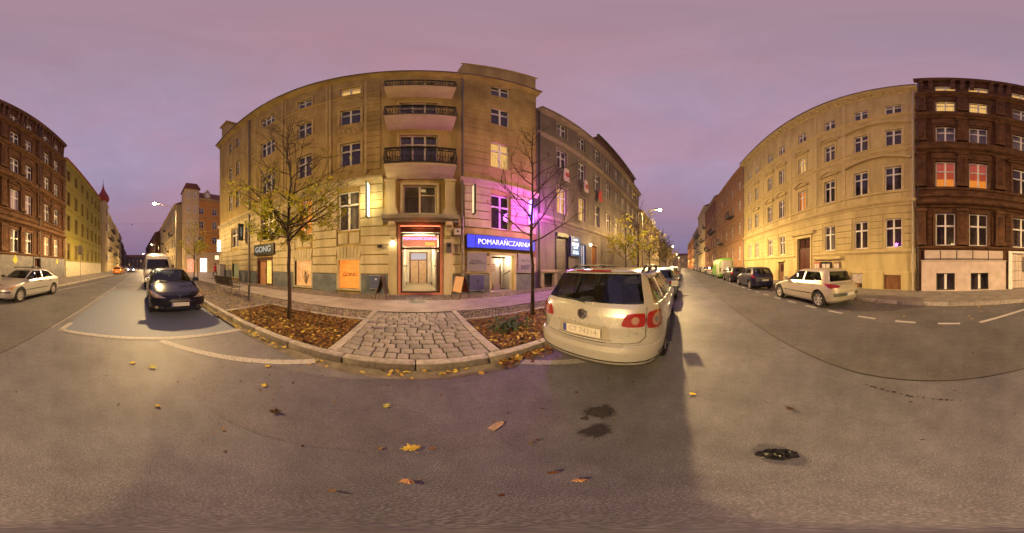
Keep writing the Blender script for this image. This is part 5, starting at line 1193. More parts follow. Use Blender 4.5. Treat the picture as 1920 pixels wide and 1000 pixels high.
class Car:
    """body as a stack of rounded plan outlines; front / rear / width tables over height"""
    def __init__(s, F, Rr, Wt, a=14., b=2.3):
        s.F, s.R, s.W, s.a, s.b = F, Rr, Wt, a, b; s.z0, s.z1 = F[0][0], F[-1][0]
    def dims(s, z): f = interp(s.F, z); r = interp(s.R, z); return (f + r) / 2, (f - r) / 2, interp(s.W, z)
    def side(s, x, z):
        c, l, w_ = s.dims(z); k = min(1, abs((x - c) / l)); return w_ * max(0, 1 - k ** s.a) ** (1 / s.b)
    def endx(s, y, z, e):
        c, l, w_ = s.dims(z); k = min(1, abs(y) / w_); return c + e * l * max(0, 1 - k ** s.b) ** (1 / s.a)
    def outline(s, z, n, inset=(0, 0, 0)):
        f = interp(s.F, z) - inset[0]; r = interp(s.R, z) + inset[1]; w_ = max(.02, interp(s.W, z) - inset[2]); c, l = (f + r) / 2, (f - r) / 2
        pts = []
        for k in range(n):
            t = 2 * pi * k / n; ct, st = cos(t), sin(t)
            pts.append((c + l * math.copysign(abs(ct) ** (2 / s.a), ct), w_ * math.copysign(abs(st) ** (2 / s.b), st), z))
        return pts
    def samp(s, n):
        # even spacing along the outline: remap the parameter
        return n
    def solid(s, zs, n, inset=(0, 0, 0)):
        m = MB(); vs = []; 
        import bisect
        ref = []
        for z in zs:
            dense = s.outline(z, 720, inset); L = [0]
            for p, q in zip(dense, dense[1:] + dense[:1]): L.append(L[-1] + math.hypot(q[0] - p[0], q[1] - p[1]))
            ring = []
            for k in range(n):
                d = L[-1] * k / n; i = min(719, bisect.bisect_right(L, d) - 1); t = (d - L[i]) / max(1e-9, L[i + 1] - L[i]); p, q = dense[i], dense[(i + 1) % 720]
                ring.append((p[0] + (q[0] - p[0]) * t, p[1] + (q[1] - p[1]) * t, z))
            vs += ring
        fs = []; m_ = len(zs)
        for i in range(m_ - 1):
            for k in range(n): fs.append((i * n + k, i * n + (k + 1) % n, (i + 1) * n + (k + 1) % n, (i + 1) * n + k))
        fs.append(tuple(range(n))[::-1]); fs.append(tuple((m_ - 1) * n + k for k in range(n)))
        return m.add(vs, fs)
    def arc(s, c, z, e):
        """point at arc length c from the middle of the rear (e=-1) or front (e=1), going round the corner on to the side"""
        sg = 1 if c >= 0 else -1; c = abs(c); w_ = interp(s.W, z); prev = Vector((s.endx(0, z, e), 0, z)); d = 0; n = 60
        pts = [prev]
        for k in range(1, n + 1):
            y = w_ * (1 - (1 - k / n) ** 2); pts.append(Vector((s.endx(y, z, e), y, z)))
        last = pts[-1]; pts.append(Vector((last.x - e * 2.0, w_, z)))
        for p, q in zip(pts, pts[1:]):
            L = (q - p).length
            if d + L >= c: r = p + (q - p) * ((c - d) / max(L, 1e-9)); return Vector((r.x, sg * r.y, z))
            d += L
        return pts[-1]
    def patch(s, fn0, nu, nv, off, name, mat, parent, rnd=.0):
        """fn(u,v) -> point on the body; pushed out along the surface normal"""
        P = []
        def fn(u, v):
            if not rnd: return fn0(u, v)
            x, y = 2 * u - 1, 2 * v - 1
            return fn0((x * sqrt(1 - rnd * y * y / 2) + 1) / 2, (y * sqrt(1 - rnd * x * x / 2) + 1) / 2)
        for j in range(nv + 1):
            for i in range(nu + 1):
                u, v = i / nu, j / nv; h = .02
                p = fn(u, v); du = fn(min(1, u + h), v) - fn(max(0, u - h), v); dv = fn(u, min(1, v + h)) - fn(u, max(0, v - h))
                nn = du.cross(dv)
                nn = nn.normalized() if nn.length > 1e-9 else Vector((0, 0, 1))
                ctr = Vector((p.x * .6, 0, .7))
                if nn.dot(p - ctr) < 0: nn = -nn
                P.append(p + nn * off)
        F = [(j * (nu + 1) + i, j * (nu + 1) + i + 1, (j + 1) * (nu + 1) + i + 1, (j + 1) * (nu + 1) + i) for j in range(nv) for i in range(nu)]
        return MB().add(P, F).build(name, mat, parent, smooth=True, fix=False)
    def sidequad(s, q, sg):
        (x0, z0), (x1, z1), (x2, z2), (x3, z3) = q     # bl, br, tr, tl
        def fn(u, v):
            x = (x0 * (1 - u) + x1 * u) * (1 - v) + (x3 * (1 - u) + x2 * u) * v; z = (z0 * (1 - u) + z1 * u) * (1 - v) + (z3 * (1 - u) + z2 * u) * v
            return Vector((x, sg * s.side(x, z), z))
        return fn
    def endquad(s, q, e, arc=True):
        (y0, z0), (y1, z1), (y2, z2), (y3, z3) = q
        def fn(u, v):
            y = (y0 * (1 - u) + y1 * u) * (1 - v) + (y3 * (1 - u) + y2 * u) * v; z = (z0 * (1 - u) + z1 * u) * (1 - v) + (z3 * (1 - u) + z2 * u) * v
            return s.arc(y, z, e) if arc else Vector((s.endx(y, z, e), y, z))
        return fn
    def disc(s, c, z, r, e, name, mat, parent, off, n=18, rr=1.):
        m = MB(); P = [s.arc(c, z, e)]; rings = 3
        for j in range(1, rings + 1):
            for k in range(n): P.append(s.arc(c + r * j / rings * cos(2 * pi * k / n), z + rr * r * j / rings * sin(2 * pi * k / n), e))
        t = P[0]; a = s.arc(c + .02, z, e) - s.arc(c - .02, z, e); nn = a.cross(Vector((0, 0, 1))).normalized()
        if nn.dot(t - Vector((t.x * .6, 0, .7))) < 0: nn = -nn
        P = [p + nn * off for p in P]
        F = [(0, 1 + k, 1 + (k + 1) % n) for k in range(n)] + [(1 + j * n + k, 1 + (j + 1) * n + k, 1 + (j + 1) * n + (k + 1) % n, 1 + j * n + (k + 1) % n) for j in range(rings - 1) for k in range(n)]
        return m.add(P, F).build(name, mat, parent, smooth=True, fix=False)
def wheel_meshes(r, style):
    t = MB().lathe([(r * .66, -.095), (r * .93, -.10), (r, -.07), (r, .07), (r * .93, .10), (r * .66, .095), (r * .62, 0)], 36, Matrix.Rotation(pi / 2, 4, 'X'), close=True).mesh('wheel', True, angle=50)
    m = MB(); X = Matrix.Rotation(pi / 2, 4, 'X'); r1 = r * .66
    m.lathe([(r1, -.09), (r1 - .012, -.085), (r1 - .03, -.03), (r1 - .035, .05), (r1, .09)], 32, X, cap=False)
    ring = m; m = MB()
    n = {'five': 5, 'seven': 7, 'cap': 9}[style]
    for k in range(n):
        a = 2 * pi * k / n; d = Vector((cos(a), 0, sin(a))); p = Vector((-sin(a), 0, cos(a))); wd = {'five': .036, 'seven': .026, 'cap': .024}[style]
        for y in (.075,):
            v = []
            for rad, w_, yy in ((.04, wd * 1.2, .055), (r1 * .6, wd, .072), (r1 - .008, wd * 1.5, .080)):
                for sgn in (-1, 1): v.append(d * rad + p * sgn * w_ + Vector((0, yy, 0)))
                for sgn in (1, -1): v.append(d * rad + p * sgn * w_ + Vector((0, yy - .03, 0)))
            m.add(v, [(0, 1, 5, 4), (1, 2, 6, 5), (2, 3, 7, 6), (3, 0, 4, 7), (4, 5, 9, 8), (5, 6, 10, 9), (6, 7, 11, 10), (7, 4, 8, 11), (0, 3, 2, 1), (8, 9, 10, 11)])
    m.lathe([(0, -.088), (.035, -.086), (.055, -.07), (.06, -.03)], 16, X)
    ri = ring.mesh('rim', True, angle=35); fc = m.mesh('wheel_face', True, angle=35)
    bk = MB().lathe([(0, .0), (r1 - .02, .0)], 24, X, cap=False).mesh('brake_disc')
    return t, ri, bk, fc
WHL = {}
def arch_mesh(r, n=28):
    m = MB(); P = [(r * cos(pi * k / n), r * sin(pi * k / n)) for k in range(n + 1)]
    for (x0, z0), (x1, z1) in zip(P, P[1:]): m.quad((x0, -.2, z0), (x1, -.2, z1), (x1, .16, z1), (x0, .16, z0))
    return m
def make_car(name, label, spec, loc, rz, col, near=True, group=None, detail=None, lights=None):
    t = thing(name, label, 'car' if 'van' not in name else 'van', loc, rz, group)
    key = spec['key']; cow = spec['cowl']
    if 'mesh' not in spec:
        c = Car(spec['F'], spec['R'], spec['W'], spec.get('a', 14), spec.get('b', 2.3)); spec['car'] = c
        nz_ = spec.get('nz', 46); z0, z1 = c.z0, c.z1
        zs = sorted({round(z0 + (z1 - z0) * k / nz_, 4) for k in range(nz_ + 1)} | {q[0] for q in spec['F']} | {q[0] for q in spec['R']} | {q[0] for q in spec['W']})
        body = c.solid(zs, spec.get('n', 96)).mesh('body')
        ins = spec.get('inset', (.09, .09, .06)); zc0 = .58 if z1 < 2 else .9
        cow = spec['cowl']
        class In(Car): pass
        ci = Car([(z, min(f, cow)) for z, f in [(q, interp(spec['F'], q)) for q in zs]], spec['R'], spec['W'], 10, 2.3)
        zi = [zc0 + (z1 - .05 - zc0) * k / 18 for k in range(19)]
        cav = ci.solid(zi, 60, ins).mesh('cav')
        body = boolean(body, cav)
        xr = min(q[1] for q in spec['R']); xf = max(q[1] for q in spec['F'])
        for q in spec['side']:
            cut = MB()
            for sg in (-1, 1): cut.prism(q, sg * .28, sg * 1.4, 'y')
            body = boolean(body, cut.mesh('cut'))
        if spec.get('rear'): body = boolean(body, MB().prism(spec['rear'], xr - .3, spec.get('rcut', xr + 1.0), 'x').mesh('cut'))
        if spec.get('front'): body = boolean(body, MB().prism(spec['front'], spec['fcut'], xf + .3, 'x').mesh('cut'))
        cut = MB()
        for ax in spec['axles']:
            for sg in (-1, 1): cut.lathe([(spec['arch'], .60), (spec['arch'], 1.4)], 32, Matrix.Translation((ax, 0, spec['wr'])) @ Matrix.Rotation(-sg * pi / 2, 4, 'X'))
        body = boolean(body, cut.mesh('cut'))
        body.polygons.foreach_set('use_smooth', [True] * len(body.polygons)); body.set_sharp_from_angle(angle=radians(32)); body.materials.clear()
        spec['mesh'] = body
    c = spec['car']; bd = link('body', spec['mesh'].copy() if len(spec['mesh'].materials) else spec['mesh'], None, t)
    bd.data.materials.clear(); bd.data.materials.append(col)
    spec['mesh'] = bd.data
    if len(bd.data.materials) == 0: bd.data.materials.append(col)
    wr = spec['wr']; wk = (wr, spec['rim'])
    if wk not in WHL:
        WHL[wk] = wheel_meshes(wr, spec['rim'])
        for q, m_ in zip(WHL[wk], (M_TYRE, M_ALLOY, M_UNDER, M_ALLOY)): q.materials.append(m_)
    for ax in spec['axles']:
        for sg in (-1, 1):
            wy = sg * (spec['W'][2][1] - .12) if 'track' not in spec else sg * spec['track']
            wh = link('wheel', WHL[wk][0], None, t, (ax, wy, wr), (0, RND.uniform(0, 3), 0 if sg > 0 else pi))
            link('rim', WHL[wk][1], None, wh); link('wheel_face', WHL[wk][3], None, wh); link('brake_disc', WHL[wk][2], None, wh, (0, .02, 0))
            if near: arch_mesh(spec['arch'] + .004).build('arch_liner', M_UNDER, t, (ax, wy - sg * .1, wr), fix=False)
    MB().box(min(spec['axles']) - .5, max(spec['axles']) + .5, -.55, .55, .16, .3).build('underbody', M_UNDER, t)
    g = .012
    def grow(q, d=g):
        cx = sum(p[0] for p in q) / len(q); cz = sum(p[1] for p in q) / len(q)
        return [(p[0] + math.copysign(d, p[0] - cx), p[1] + math.copysign(d, p[1] - cz)) for p in q]
    for q in spec['side']:
        for sg in (-1, 1): c.patch(c.sidequad(grow(q), sg), 6, 5, -.010, 'side_window', M_CARGL, t)
    if spec.get('rear'): c.patch(c.endquad(grow(spec['rear']), -1, False), 10, 6, -.010, 'rear_window', M_CARGL, t)
    if spec.get('front'): c.patch(c.endquad(grow(spec['front']), 1, False), 10, 6, -.010, 'windscreen', M_CARGL, t)
    if near:
        for y in (-.36, .36):
            x = spec.get('seatx', .15)
            s = MB().prism([(x, .45), (x + .5, .42), (x + .5, .55), (x + .12, .58), (x - .12, 1.08), (x - .24, 1.06)], y - .24, y + .24, 'y').build('seat', M_SEATF, t)
            MB().box(x - .22, x - .10, y - .12, y + .12, 1.10, 1.28).build('headrest', M_SEATF, s)
        x = spec.get('seatx', .15) - .95
        s = MB().prism([(x, .45), (x + .5, .42), (x + .5, .55), (x + .12, .58), (x - .12, 1.0), (x - .24, .98)], -.62, .62, 'y').build('rear_bench', M_SEATF, t)
        MB().box(cow - .55, cow - .08, -.68, .68, .60, .92).build('dashboard', M_SEATF, t)
        for yy in (-.38, 0, .38): MB().box(x - .22, x - .12, yy - .11, yy + .11, 1.0, 1.15).build('rear_headrest', M_SEATF, t)
    def seam(pts, w_, nm, mat=M_TRIMBLK, off=.002, e=None):
        """thin line laid on the body: list of (c,z) on an end or (x,z,side)"""
        P = []
        for p in pts:
            P.append(c.arc(p[0], p[1], e) if e else Vector((p[0], p[2] * c.side(p[0], p[1]), p[1])))
        P = [q + Vector((((e or 0) * .001), math.copysign(.001, q.y) if abs(q.y) > .3 else 0, 0)) for q in P]
        return MB().tube(P, w_, 5).build(nm, mat, t)
    zb = spec['belt']
    xs = spec.get('doors', [])
    for sg in (-1, 1):
        for xa in xs: seam([(xa, .30, sg), (xa, .5, sg), (xa + .01, zb, sg)], .004, 'door_seam')
        if spec.get('mould'): seam([(spec['mould'][0] + (spec['mould'][1] - spec['mould'][0]) * k / 8, .52, sg) for k in range(9)], .018, 'side_moulding')
        for hx in spec.get('handles', []):
            y = sg * (c.side(hx, zb - .10) + .012); MB().box(hx - .09, hx + .09, y - .012, y + .012, zb - .115, zb - .085).build('door_handle', M_TRIMBLK if spec.get('blackhandle') else col, t)
        mx = spec.get('mirror')
        if mx:
            y = sg * (c.side(mx, zb + .05)); mo = MB().prism([(mx - .06, zb + .02), (mx + .07, zb + .04), (mx + .06, zb + .15), (mx - .07, zb + .17)], y + sg * .05, y + sg * .24, 'y').build('door_mirror', M_TRIMBLK if spec.get('blackmirror') else col, t)
            MB().box(mx - .02, mx + .03, min(y, y + sg * .06), max(y, y + sg * .06), zb + .03, zb + .07).build('mirror_foot', M_TRIMBLK, mo)
    if detail: detail(t, c, col, seam)
    return t
def plate(t, c, e, z, txt, y0=0, wd=.52, hh=.055, mat=M_PLATE):
    x = c.endx(y0, z, e) + e * .012
    p = MB().box(min(x, x + e * .012), max(x, x + e * .012), y0 - wd / 2, y0 + wd / 2, z - hh, z + hh).build('number_plate', mat, t)
    s = e
    yb = y0 - e * (wd / 2 - .025) if e > 0 else y0 + (wd / 2 - .025)
    yb = y0 + (-1 if e > 0 else 1) * (wd / 2 - .025)
    MB().box(min(x, x + e * .015), max(x, x + e * .015), yb - .024, yb + .024, z - hh + .004, z + hh - .004).build('country_band', M_PLATEB, p)
    if txt: text(txt, .095, p, (x + e * .0135, y0 + (.02 if e > 0 else -.02), z), (pi / 2, 0, pi / 2 if e > 0 else -pi / 2), plain('plate_grey_ink', (.24, .23, .22), .6), ext=.001)
    return p

# ---- pale champagne estate close to the camera, seen from behind
def estate_detail(t, c, col, seam):
    for sg in (-1, 1):
        def q(a): return [(sg * p[0], p[1]) for p in a]
        c.patch(c.endquad(q([(.47, .835), (.748, .83), (.748, .995), (.53, .985)]), -1), 12, 10, .006, 'tailgate_lamp', M_LENS, t, .45)
        lamp = c.patch(c.endquad(q([(.762, .805), (1.03, .79), (1.07, 1.00), (.762, 1.01)]), -1), 16, 12, .008, 'tail_lamp', M_LENS, t, .5)
        c.disc(sg * .900, .903, .074, -1, 'reversing_lens', plain('lens_smoke', (.34, .20, .16), .15, .2, .7, 1.), lamp, .013); c.disc(sg * .635, .912, .044, -1, 'inner_lens', MATS['lens_smoke'], t, .011)
        c.disc(sg * .905, .908, .040, -1, 'lens_ring', M_CHROME, lamp, .0145)
        rl = MB().tube([(-1.72, sg * .60, 1.465), (-1.55, sg * .60, 1.525), (-.6, sg * .605, 1.545), (.1, sg * .59, 1.53), (.25, sg * .58, 1.49)], .019, 8).build('roof_rail', M_TRIMBLK, t)
        for xx in (-1.2, -.45): MB().box(xx - .06, xx + .06, sg * .60 - .02, sg * .60 + .02, 1.46, 1.54).build('rail_foot', M_TRIMBLK, rl)
        seam([(sg * .757, 1.05), (sg * .757, .95), (sg * .755, .80), (sg * .75, .70), (sg * .68, .635), (sg * .50, .622), (sg * .25, .617), (0, .615)], .005, 'tailgate_seam', e=-1)
        seam([(-2.05 + .9 * k / 6, .43 + .0 * k, sg) for k in range(7)], .014, 'sill_strip')
    # plate recess, plate, emblem
    c.patch(c.endquad([(-.36, .655), (.36, .655), (.33, .815), (-.33, .815)], -1), 10, 4, .003, 'plate_recess', plain('champagne_shade', (.36, .33, .27), .4, .3), t)
    plate(t, c, -1, .735, 'CT 74314')
    for z_, c0, c1 in ((.650, -.37, .37), (.822, -.345, .345)): seam([(c0 + (c1 - c0) * k / 6, z_) for k in range(7)], .008, 'chrome_strip', M_CHROME if z_ < .7 else col, e=-1)
    x = c.endx(0, .945, -1); bg = MB().lathe([(.062, -.004), (.066, -.012), (.056, -.014), (.054, -.006)], 28, Matrix.Translation((x - .004, 0, .945)) @ Matrix.Rotation(pi / 2, 4, 'Y')).build('badge', M_CHROME, t)
    MB().lathe([(0, -.006), (.056, -.006)], 24, Matrix.Translation((x - .004, 0, .945)) @ Matrix.Rotation(pi / 2, 4, 'Y')).build('badge_field', M_TRIMBLK, bg)
    vv = MB()
    for A_ in ([(-.026, .045), (0, .006), (.026, .045)], [(-.047, .026), (-.022, -.044), (0, .0), (.022, -.044), (.047, .026)]): vv.tube([(x - .016, -p, .945 + q) for p, q in A_], .0055, 5)
    vv.build('badge_monogram', M_CHROME, bg)
    # bumper: step, lower black apron, sensors; brake light in the spoiler, wiper
    seam([(-1.05 + 2.1 * k / 16, .385) for k in range(17)], .010, 'bumper_groove', e=-1)
    c.patch(c.endquad([(-1.18, .20), (1.18, .20), (1.22, .345), (-1.22, .345)], -1), 24, 4, .004, 'bumper_apron', plain('apron_grey', (.07, .065, .055), .6), t)
    seam([(-1.1 + 2.2 * k / 20, .60 - .0 * k) for k in range(21)], .008, 'bumper_top_edge', col, e=-1)
    for sy in (-.55, -.2, .2, .55): c.disc(sy, .49, .013, -1, 'parking_sensor', plain('champagne_shade', (.36, .33, .27), .4, .3), t, .004, 12)
    c.patch(c.endquad([(-.26, 1.452), (.26, 1.452), (.26, 1.472), (-.26, 1.472)], -1, False), 8, 2, .006, 'brake_light', M_LENS, t)
    xr = c.endx(0, 1.10, -1); MB().tube([(xr - .02, 0, 1.075), (xr - .015, .10, 1.09), (xr + .03, .48, 1.105)], .010, 6).build('rear_wiper', M_TRIMBLK, t)
    # things on the parcel shelf
    MB().box(-1.9, -1.3, -.60, .60, .92, .95).build('parcel_shelf', M_SEATF, t)
    MB().prism([(-.30, .95), (.02, .95), (-.02, 1.28), (-.15, 1.34), (-.28, 1.26)], -1.72, -1.55, 'x').build('blue_jacket', plain('jacket_blue', (.03, .035, .20), .8), t)
    MB().lathe([(0, .10), (.10, .08), (.15, .02), (.15, 0)], 16, Matrix.Translation((-1.7, .30, .95))).build('pale_cap', plain('cap_pale', (.4, .38, .36), .8), t)
ESTATE = dict(key='estate', cowl=1.0, belt=.96, wr=.315, rim='seven', arch=.365, axles=(-1.32, 1.39), a=15, b=2.35, nz=52, n=110, seatx=.05,
    F=[(.20, 2.10), (.30, 2.30), (.45, 2.385), (.60, 2.37), (.72, 2.26), (.80, 2.02), (.87, 1.62), (.93, 1.25), (.97, 1.02), (1.10, .80), (1.40, .27), (1.46, .08), (1.485, -.15), (1.50, -.5)],
    R=[(.20, -2.20), (.28, -2.32), (.36, -2.375), (.52, -2.385), (.585, -2.372), (.605, -2.325), (.70, -2.318), (.82, -2.322), (.95, -2.30), (1.04, -2.262), (1.08, -2.235), (1.42, -2.035), (1.448, -2.02), (1.452, -2.06), (1.475, -2.045), (1.485, -1.9), (1.50, -1.35)],
    W=[(.20, .80), (.30, .875), (.50, .905), (.62, .91), (.80, .905), (.95, .875), (1.00, .855), (1.36, .685), (1.42, .645), (1.46, .58), (1.485, .46), (1.50, .22)],
    side=[[(-2.00, 1.06), (-1.32, 1.01), (-1.30, 1.37), (-1.78, 1.36)], [(-1.26, 1.01), (-.42, .99), (-.46, 1.39), (-1.24, 1.37)], [(-.34, .99), (.82, .985), (.18, 1.385), (-.38, 1.39)]],
    rear=[(-.70, 1.085), (.70, 1.085), (.61, 1.425), (-.61, 1.425)], rcut=-1.55, front=[(-.66, 1.02), (.66, 1.02), (.52, 1.40), (-.52, 1.40)], fcut=-.3,
    doors=[-1.30, -.38, .80], handles=[-1.05, -.12], mirror=.72)
make_car('estate_car', 'pale champagne estate car seen from behind, parked beside the right tree pit', ESTATE, (3.99, 1.16, 0), radians(.8), dusty_paint('champagne_paint', (.50, .49, .475), (.20, .18, .155)), True, None, estate_detail)

# ---- silver-gold hatchback across the street
def hatch2_detail(t, c, col, seam):
    for sg in (-1, 1):
        def q(a): return [(sg * p[0], p[1]) for p in a]
        c.patch(c.endquad(q([(.42, .80), (.90, .74), (1.12, .93), (.66, .90)]), -1), 12, 8, .006, 'tail_lamp', M_LENS, t, .4)
        c.patch(c.endquad(q([(.50, .62), (.84, .60), (1.10, .74), (.66, .72)]), 1), 8, 5, .006, 'headlamp', M_LENSC, t)
    c.patch(c.endquad([(-.78, .46), (.78, .46), (.80, .58), (-.80, .58)], -1), 20, 3, .012, 'bumper_strip', plain('strip_grey_green', (.07, .075, .06), .5), t)
    plate(t, c, -1, .52, None, 0); MB().box(-1.2, -1.05, -.01, .01, 1.40, 1.47).build('roof_aerial', M_TRIMBLK, t)
    seam([(-.62 + 1.24 * k / 8, .615) for k in range(9)], .004, 'tailgate_seam', e=-1)
HATCH2 = dict(key='hatch2', cowl=.95, belt=.92, wr=.32, rim='seven', arch=.37, axles=(-1.27, 1.36), seatx=.0,
    F=[(.20, 1.92), (.32, 2.06), (.50, 2.10), (.62, 2.06), (.72, 1.86), (.80, 1.58), (.88, 1.22), (.94, .95), (1.36, .22), (1.41, .05), (1.44, -.2), (1.46, -.55)],
    R=[(.20, -1.90), (.30, -2.05), (.45, -2.10), (.60, -2.10), (.75, -2.08), (.86, -2.02), (.90, -1.92), (.93, -1.80), (1.05, -1.74), (1.34, -1.64), (1.40, -1.58), (1.44, -1.40), (1.46, -1.1)],
    W=[(.20, .78), (.30, .85), (.50, .885), (.70, .885), (.88, .865), (.94, .835), (1.32, .68), (1.38, .63), (1.42, .54), (1.445, .42), (1.46, .2)],
    side=[[(-1.42, 1.02), (-.42, .975), (-.46, 1.34), (-1.20, 1.31)], [(-.34, .97), (.80, .955), (.14, 1.335), (-.38, 1.345)]],
    rear=[(-.66, .98), (.66, .98), (.56, 1.34), (-.56, 1.34)], rcut=-1.2, front=[(-.64, .99), (.64, .99), (.52, 1.35), (-.52, 1.35)], fcut=-.3,
    doors=[-1.16, -.38, .78], handles=[-.98, -.12], mirror=.70, mould=(-.9, .95))
make_car('silver_hatchback', 'pale gold hatchback parked before the cream tenement across the street', HATCH2, (5.55, -5.28, 0), radians(-1), paint('gold_silver_paint', (.48, .44, .35), .3, .32), True, None, hatch2_detail)

# ---- black-blue hatchback on the blue bay, seen from the front
def leon_detail(t, c, col, seam):
    for sg in (-1, 1):
        def q(a): return [(sg * p[0], p[1]) for p in a]
        hl = c.patch(c.endquad(q([(.40, .60), (.78, .60), (1.06, .80), (.74, .74)]), 1), 10, 6, .006, 'headlamp', plain('headlamp_smoke', (.30, .25, .22), .12, .4, .7, 1.), t)
        c.disc(sg * .68, .655, .045, 1, 'headlamp_lens', M_LENSC, hl, .012); c.disc(sg * .86, .71, .035, 1, 'indicator', M_LENSA, hl, .012, 12)
        c.disc(sg * .68, .33, .045, 1, 'fog_lamp', M_LENSC, t, .006); c.patch(c.endquad(q([(.45, .29), (.86, .29), (.84, .38), (.48, .38)]), 1), 6, 3, .003, 'fog_recess', M_TRIMBLK, t)
    c.patch(c.endquad([(-.34, .50), (.34, .50), (.24, .60), (-.24, .60)], 1), 8, 4, .004, 'grille', M_TRIMBLK, t)
    c.patch(c.endquad([(-.42, .24), (.42, .24), (.40, .34), (-.40, .34)], 1), 8, 3, .004, 'lower_grille', M_TRIMBLK, t)
    plate(t, c, 1, .43, None, 0, mat=plain('plate_blurred', (.42, .41, .40), .6))
    x = c.endx(0, .645, 1); MB().tube([(x + .01, .035, .665), (x + .012, -.02, .668), (x + .012, .02, .645), (x + .012, -.03, .628), (x + .01, .02, .622)], .008, 5).build('badge', M_CHROME, t)
    for sg in (-1, 1): MB().tube([(1.05, sg * .55, .965), (1.5, sg * .52, .865), (1.95, sg * .38, .735)], .006, 5).build('bonnet_crease', col, t)
    MB().tube([(.98, .45, .985), (.86, .05, 1.04)], .008, 5).build('wiper', M_TRIMBLK, t); MB().tube([(.98, -.2, .99), (.84, -.55, 1.05)], .008, 5).build('wiper', M_TRIMBLK, t)
LEON = dict(key='leon', cowl=1.02, belt=.95, wr=.32, rim='five', arch=.37, axles=(-1.28, 1.30), seatx=.05,
    F=[(.18, 1.98), (.28, 2.12), (.42, 2.15), (.55, 2.14), (.66, 2.05), (.74, 1.85), (.82, 1.55), (.90, 1.22), (.96, 1.02), (1.38, .28), (1.42, .1), (1.445, -.1), (1.46, -.5)],
    R=[(.18, -1.98), (.28, -2.10), (.45, -2.14), (.65, -2.13), (.85, -2.08), (.98, -2.0), (1.32, -1.68), (1.40, -1.58), (1.445, -1.4), (1.46, -1.0)],
    W=[(.18, .78), (.28, .86), (.45, .885), (.70, .885), (.90, .86), (.96, .83), (1.34, .67), (1.40, .61), (1.43, .52), (1.448, .4), (1.46, .2)],
    side=[[(-1.50, 1.08), (-.42, 1.0), (-.46, 1.36), (-1.22, 1.33)], [(-.34, .995), (.86, .975), (.2, 1.36), (-.38, 1.37)]],
    rear=[(-.62, 1.03), (.62, 1.03), (.52, 1.34), (-.52, 1.34)], rcut=-1.2, front=[(-.68, 1.0), (.68, 1.0), (.54, 1.37), (-.54, 1.37)], fcut=-.3,
    doors=[-1.2, -.38, .85], handles=[-.12], mirror=.76)
make_car('dark_hatchback', 'black-blue hatchback facing the camera on the blue-painted bay', LEON, (-6.90, .80, 0), radians(2.5), plain('night_blue_paint', (.006, .006, .016), .14, 0, .4, .0), True, None, leon_detail)

# ---- silver saloon on the far left
def octavia_detail(t, c, col, seam):
    for sg in (-1, 1):
        def q(a): return [(sg * p[0], p[1]) for p in a]
        c.patch(c.endquad(q([(.42, .60), (.80, .60), (.98, .73), (.50, .74)]), 1), 8, 5, .006, 'headlamp', M_LENSC, t)
        c.patch(c.endquad(q([(.86, .60), (1.0, .60), (1.1, .72), (.99, .73)]), 1), 5, 4, .008, 'indicator', M_LENSA, t)
        c.patch(c.endquad(q([(.55, .72), (.86, .70), (.98, .90), (.58, .92)]), -1), 8, 5, .006, 'tail_lamp', M_LENS, t)
        rl = MB().tube([(-.8, sg * .56, 1.42), (-.7, sg * .56, 1.47), (.1, sg * .57, 1.475), (.22, sg * .57, 1.43)], .016, 6).build('roof_rail', M_TRIMBLK, t)
    for x in (-.45, .10): MB().box(x - .03, x + .03, -.66, .66, 1.475, 1.51).build('roof_bar', M_TRIMBLK, t)
    c.patch(c.endquad([(-.95, .46), (.95, .46), (.97, .52), (-.97, .52)], 1), 20, 2, .012, 'bumper_strip', M_TRIMBLK, t)
    c.patch(c.endquad([(-.32, .60), (.32, .60), (.36, .76), (-.36, .76)], 1), 8, 4, .006, 'grille', M_TRIMBLK, t); plate(t, c, 1, .40, None)
OCT = dict(key='oct', cowl=.95, belt=.93, wr=.315, rim='cap', arch=.365, axles=(-1.36, 1.28), seatx=.0,
    F=[(.18, 2.02), (.28, 2.18), (.45, 2.23), (.58, 2.20), (.70, 2.12), (.77, 1.85), (.84, 1.45), (.90, 1.12), (.94, .95), (1.34, .25), (1.38, .1), (1.415, -.15), (1.43, -.45)],
    R=[(.18, -2.02), (.28, -2.18), (.45, -2.24), (.65, -2.24), (.85, -2.22), (.95, -2.12), (.99, -1.95), (1.05, -1.78), (1.20, -1.45), (1.33, -1.12), (1.39, -.95), (1.43, -.7)],
    W=[(.18, .76), (.28, .83), (.45, .862), (.70, .865), (.88, .845), (.94, .815), (1.30, .655), (1.36, .60), (1.40, .50), (1.415, .4), (1.43, .2)],
    side=[[(-1.42, 1.02), (-.42, .985), (-.46, 1.33), (-1.02, 1.28)], [(-.34, .98), (.80, .965), (.18, 1.32), (-.38, 1.335)]],
    rear=[(-.58, 1.06), (.58, 1.06), (.48, 1.32), (-.48, 1.32)], rcut=-.9, front=[(-.63, .985), (.63, .985), (.51, 1.33), (-.51, 1.33)], fcut=-.3,
    doors=[-1.2, -.38, .78], handles=[-.98, -.14], mirror=.70, mould=(-.85, .9), blackhandle=True, blackmirror=True)
make_car('silver_saloon', 'silver saloon with black roof bars at the left edge, before the slate base', OCT, (-6.42, -5.72, 0), radians(1.2), paint('silver_paint', (.46, .45, .44), .35, .3), True, None, octavia_detail)

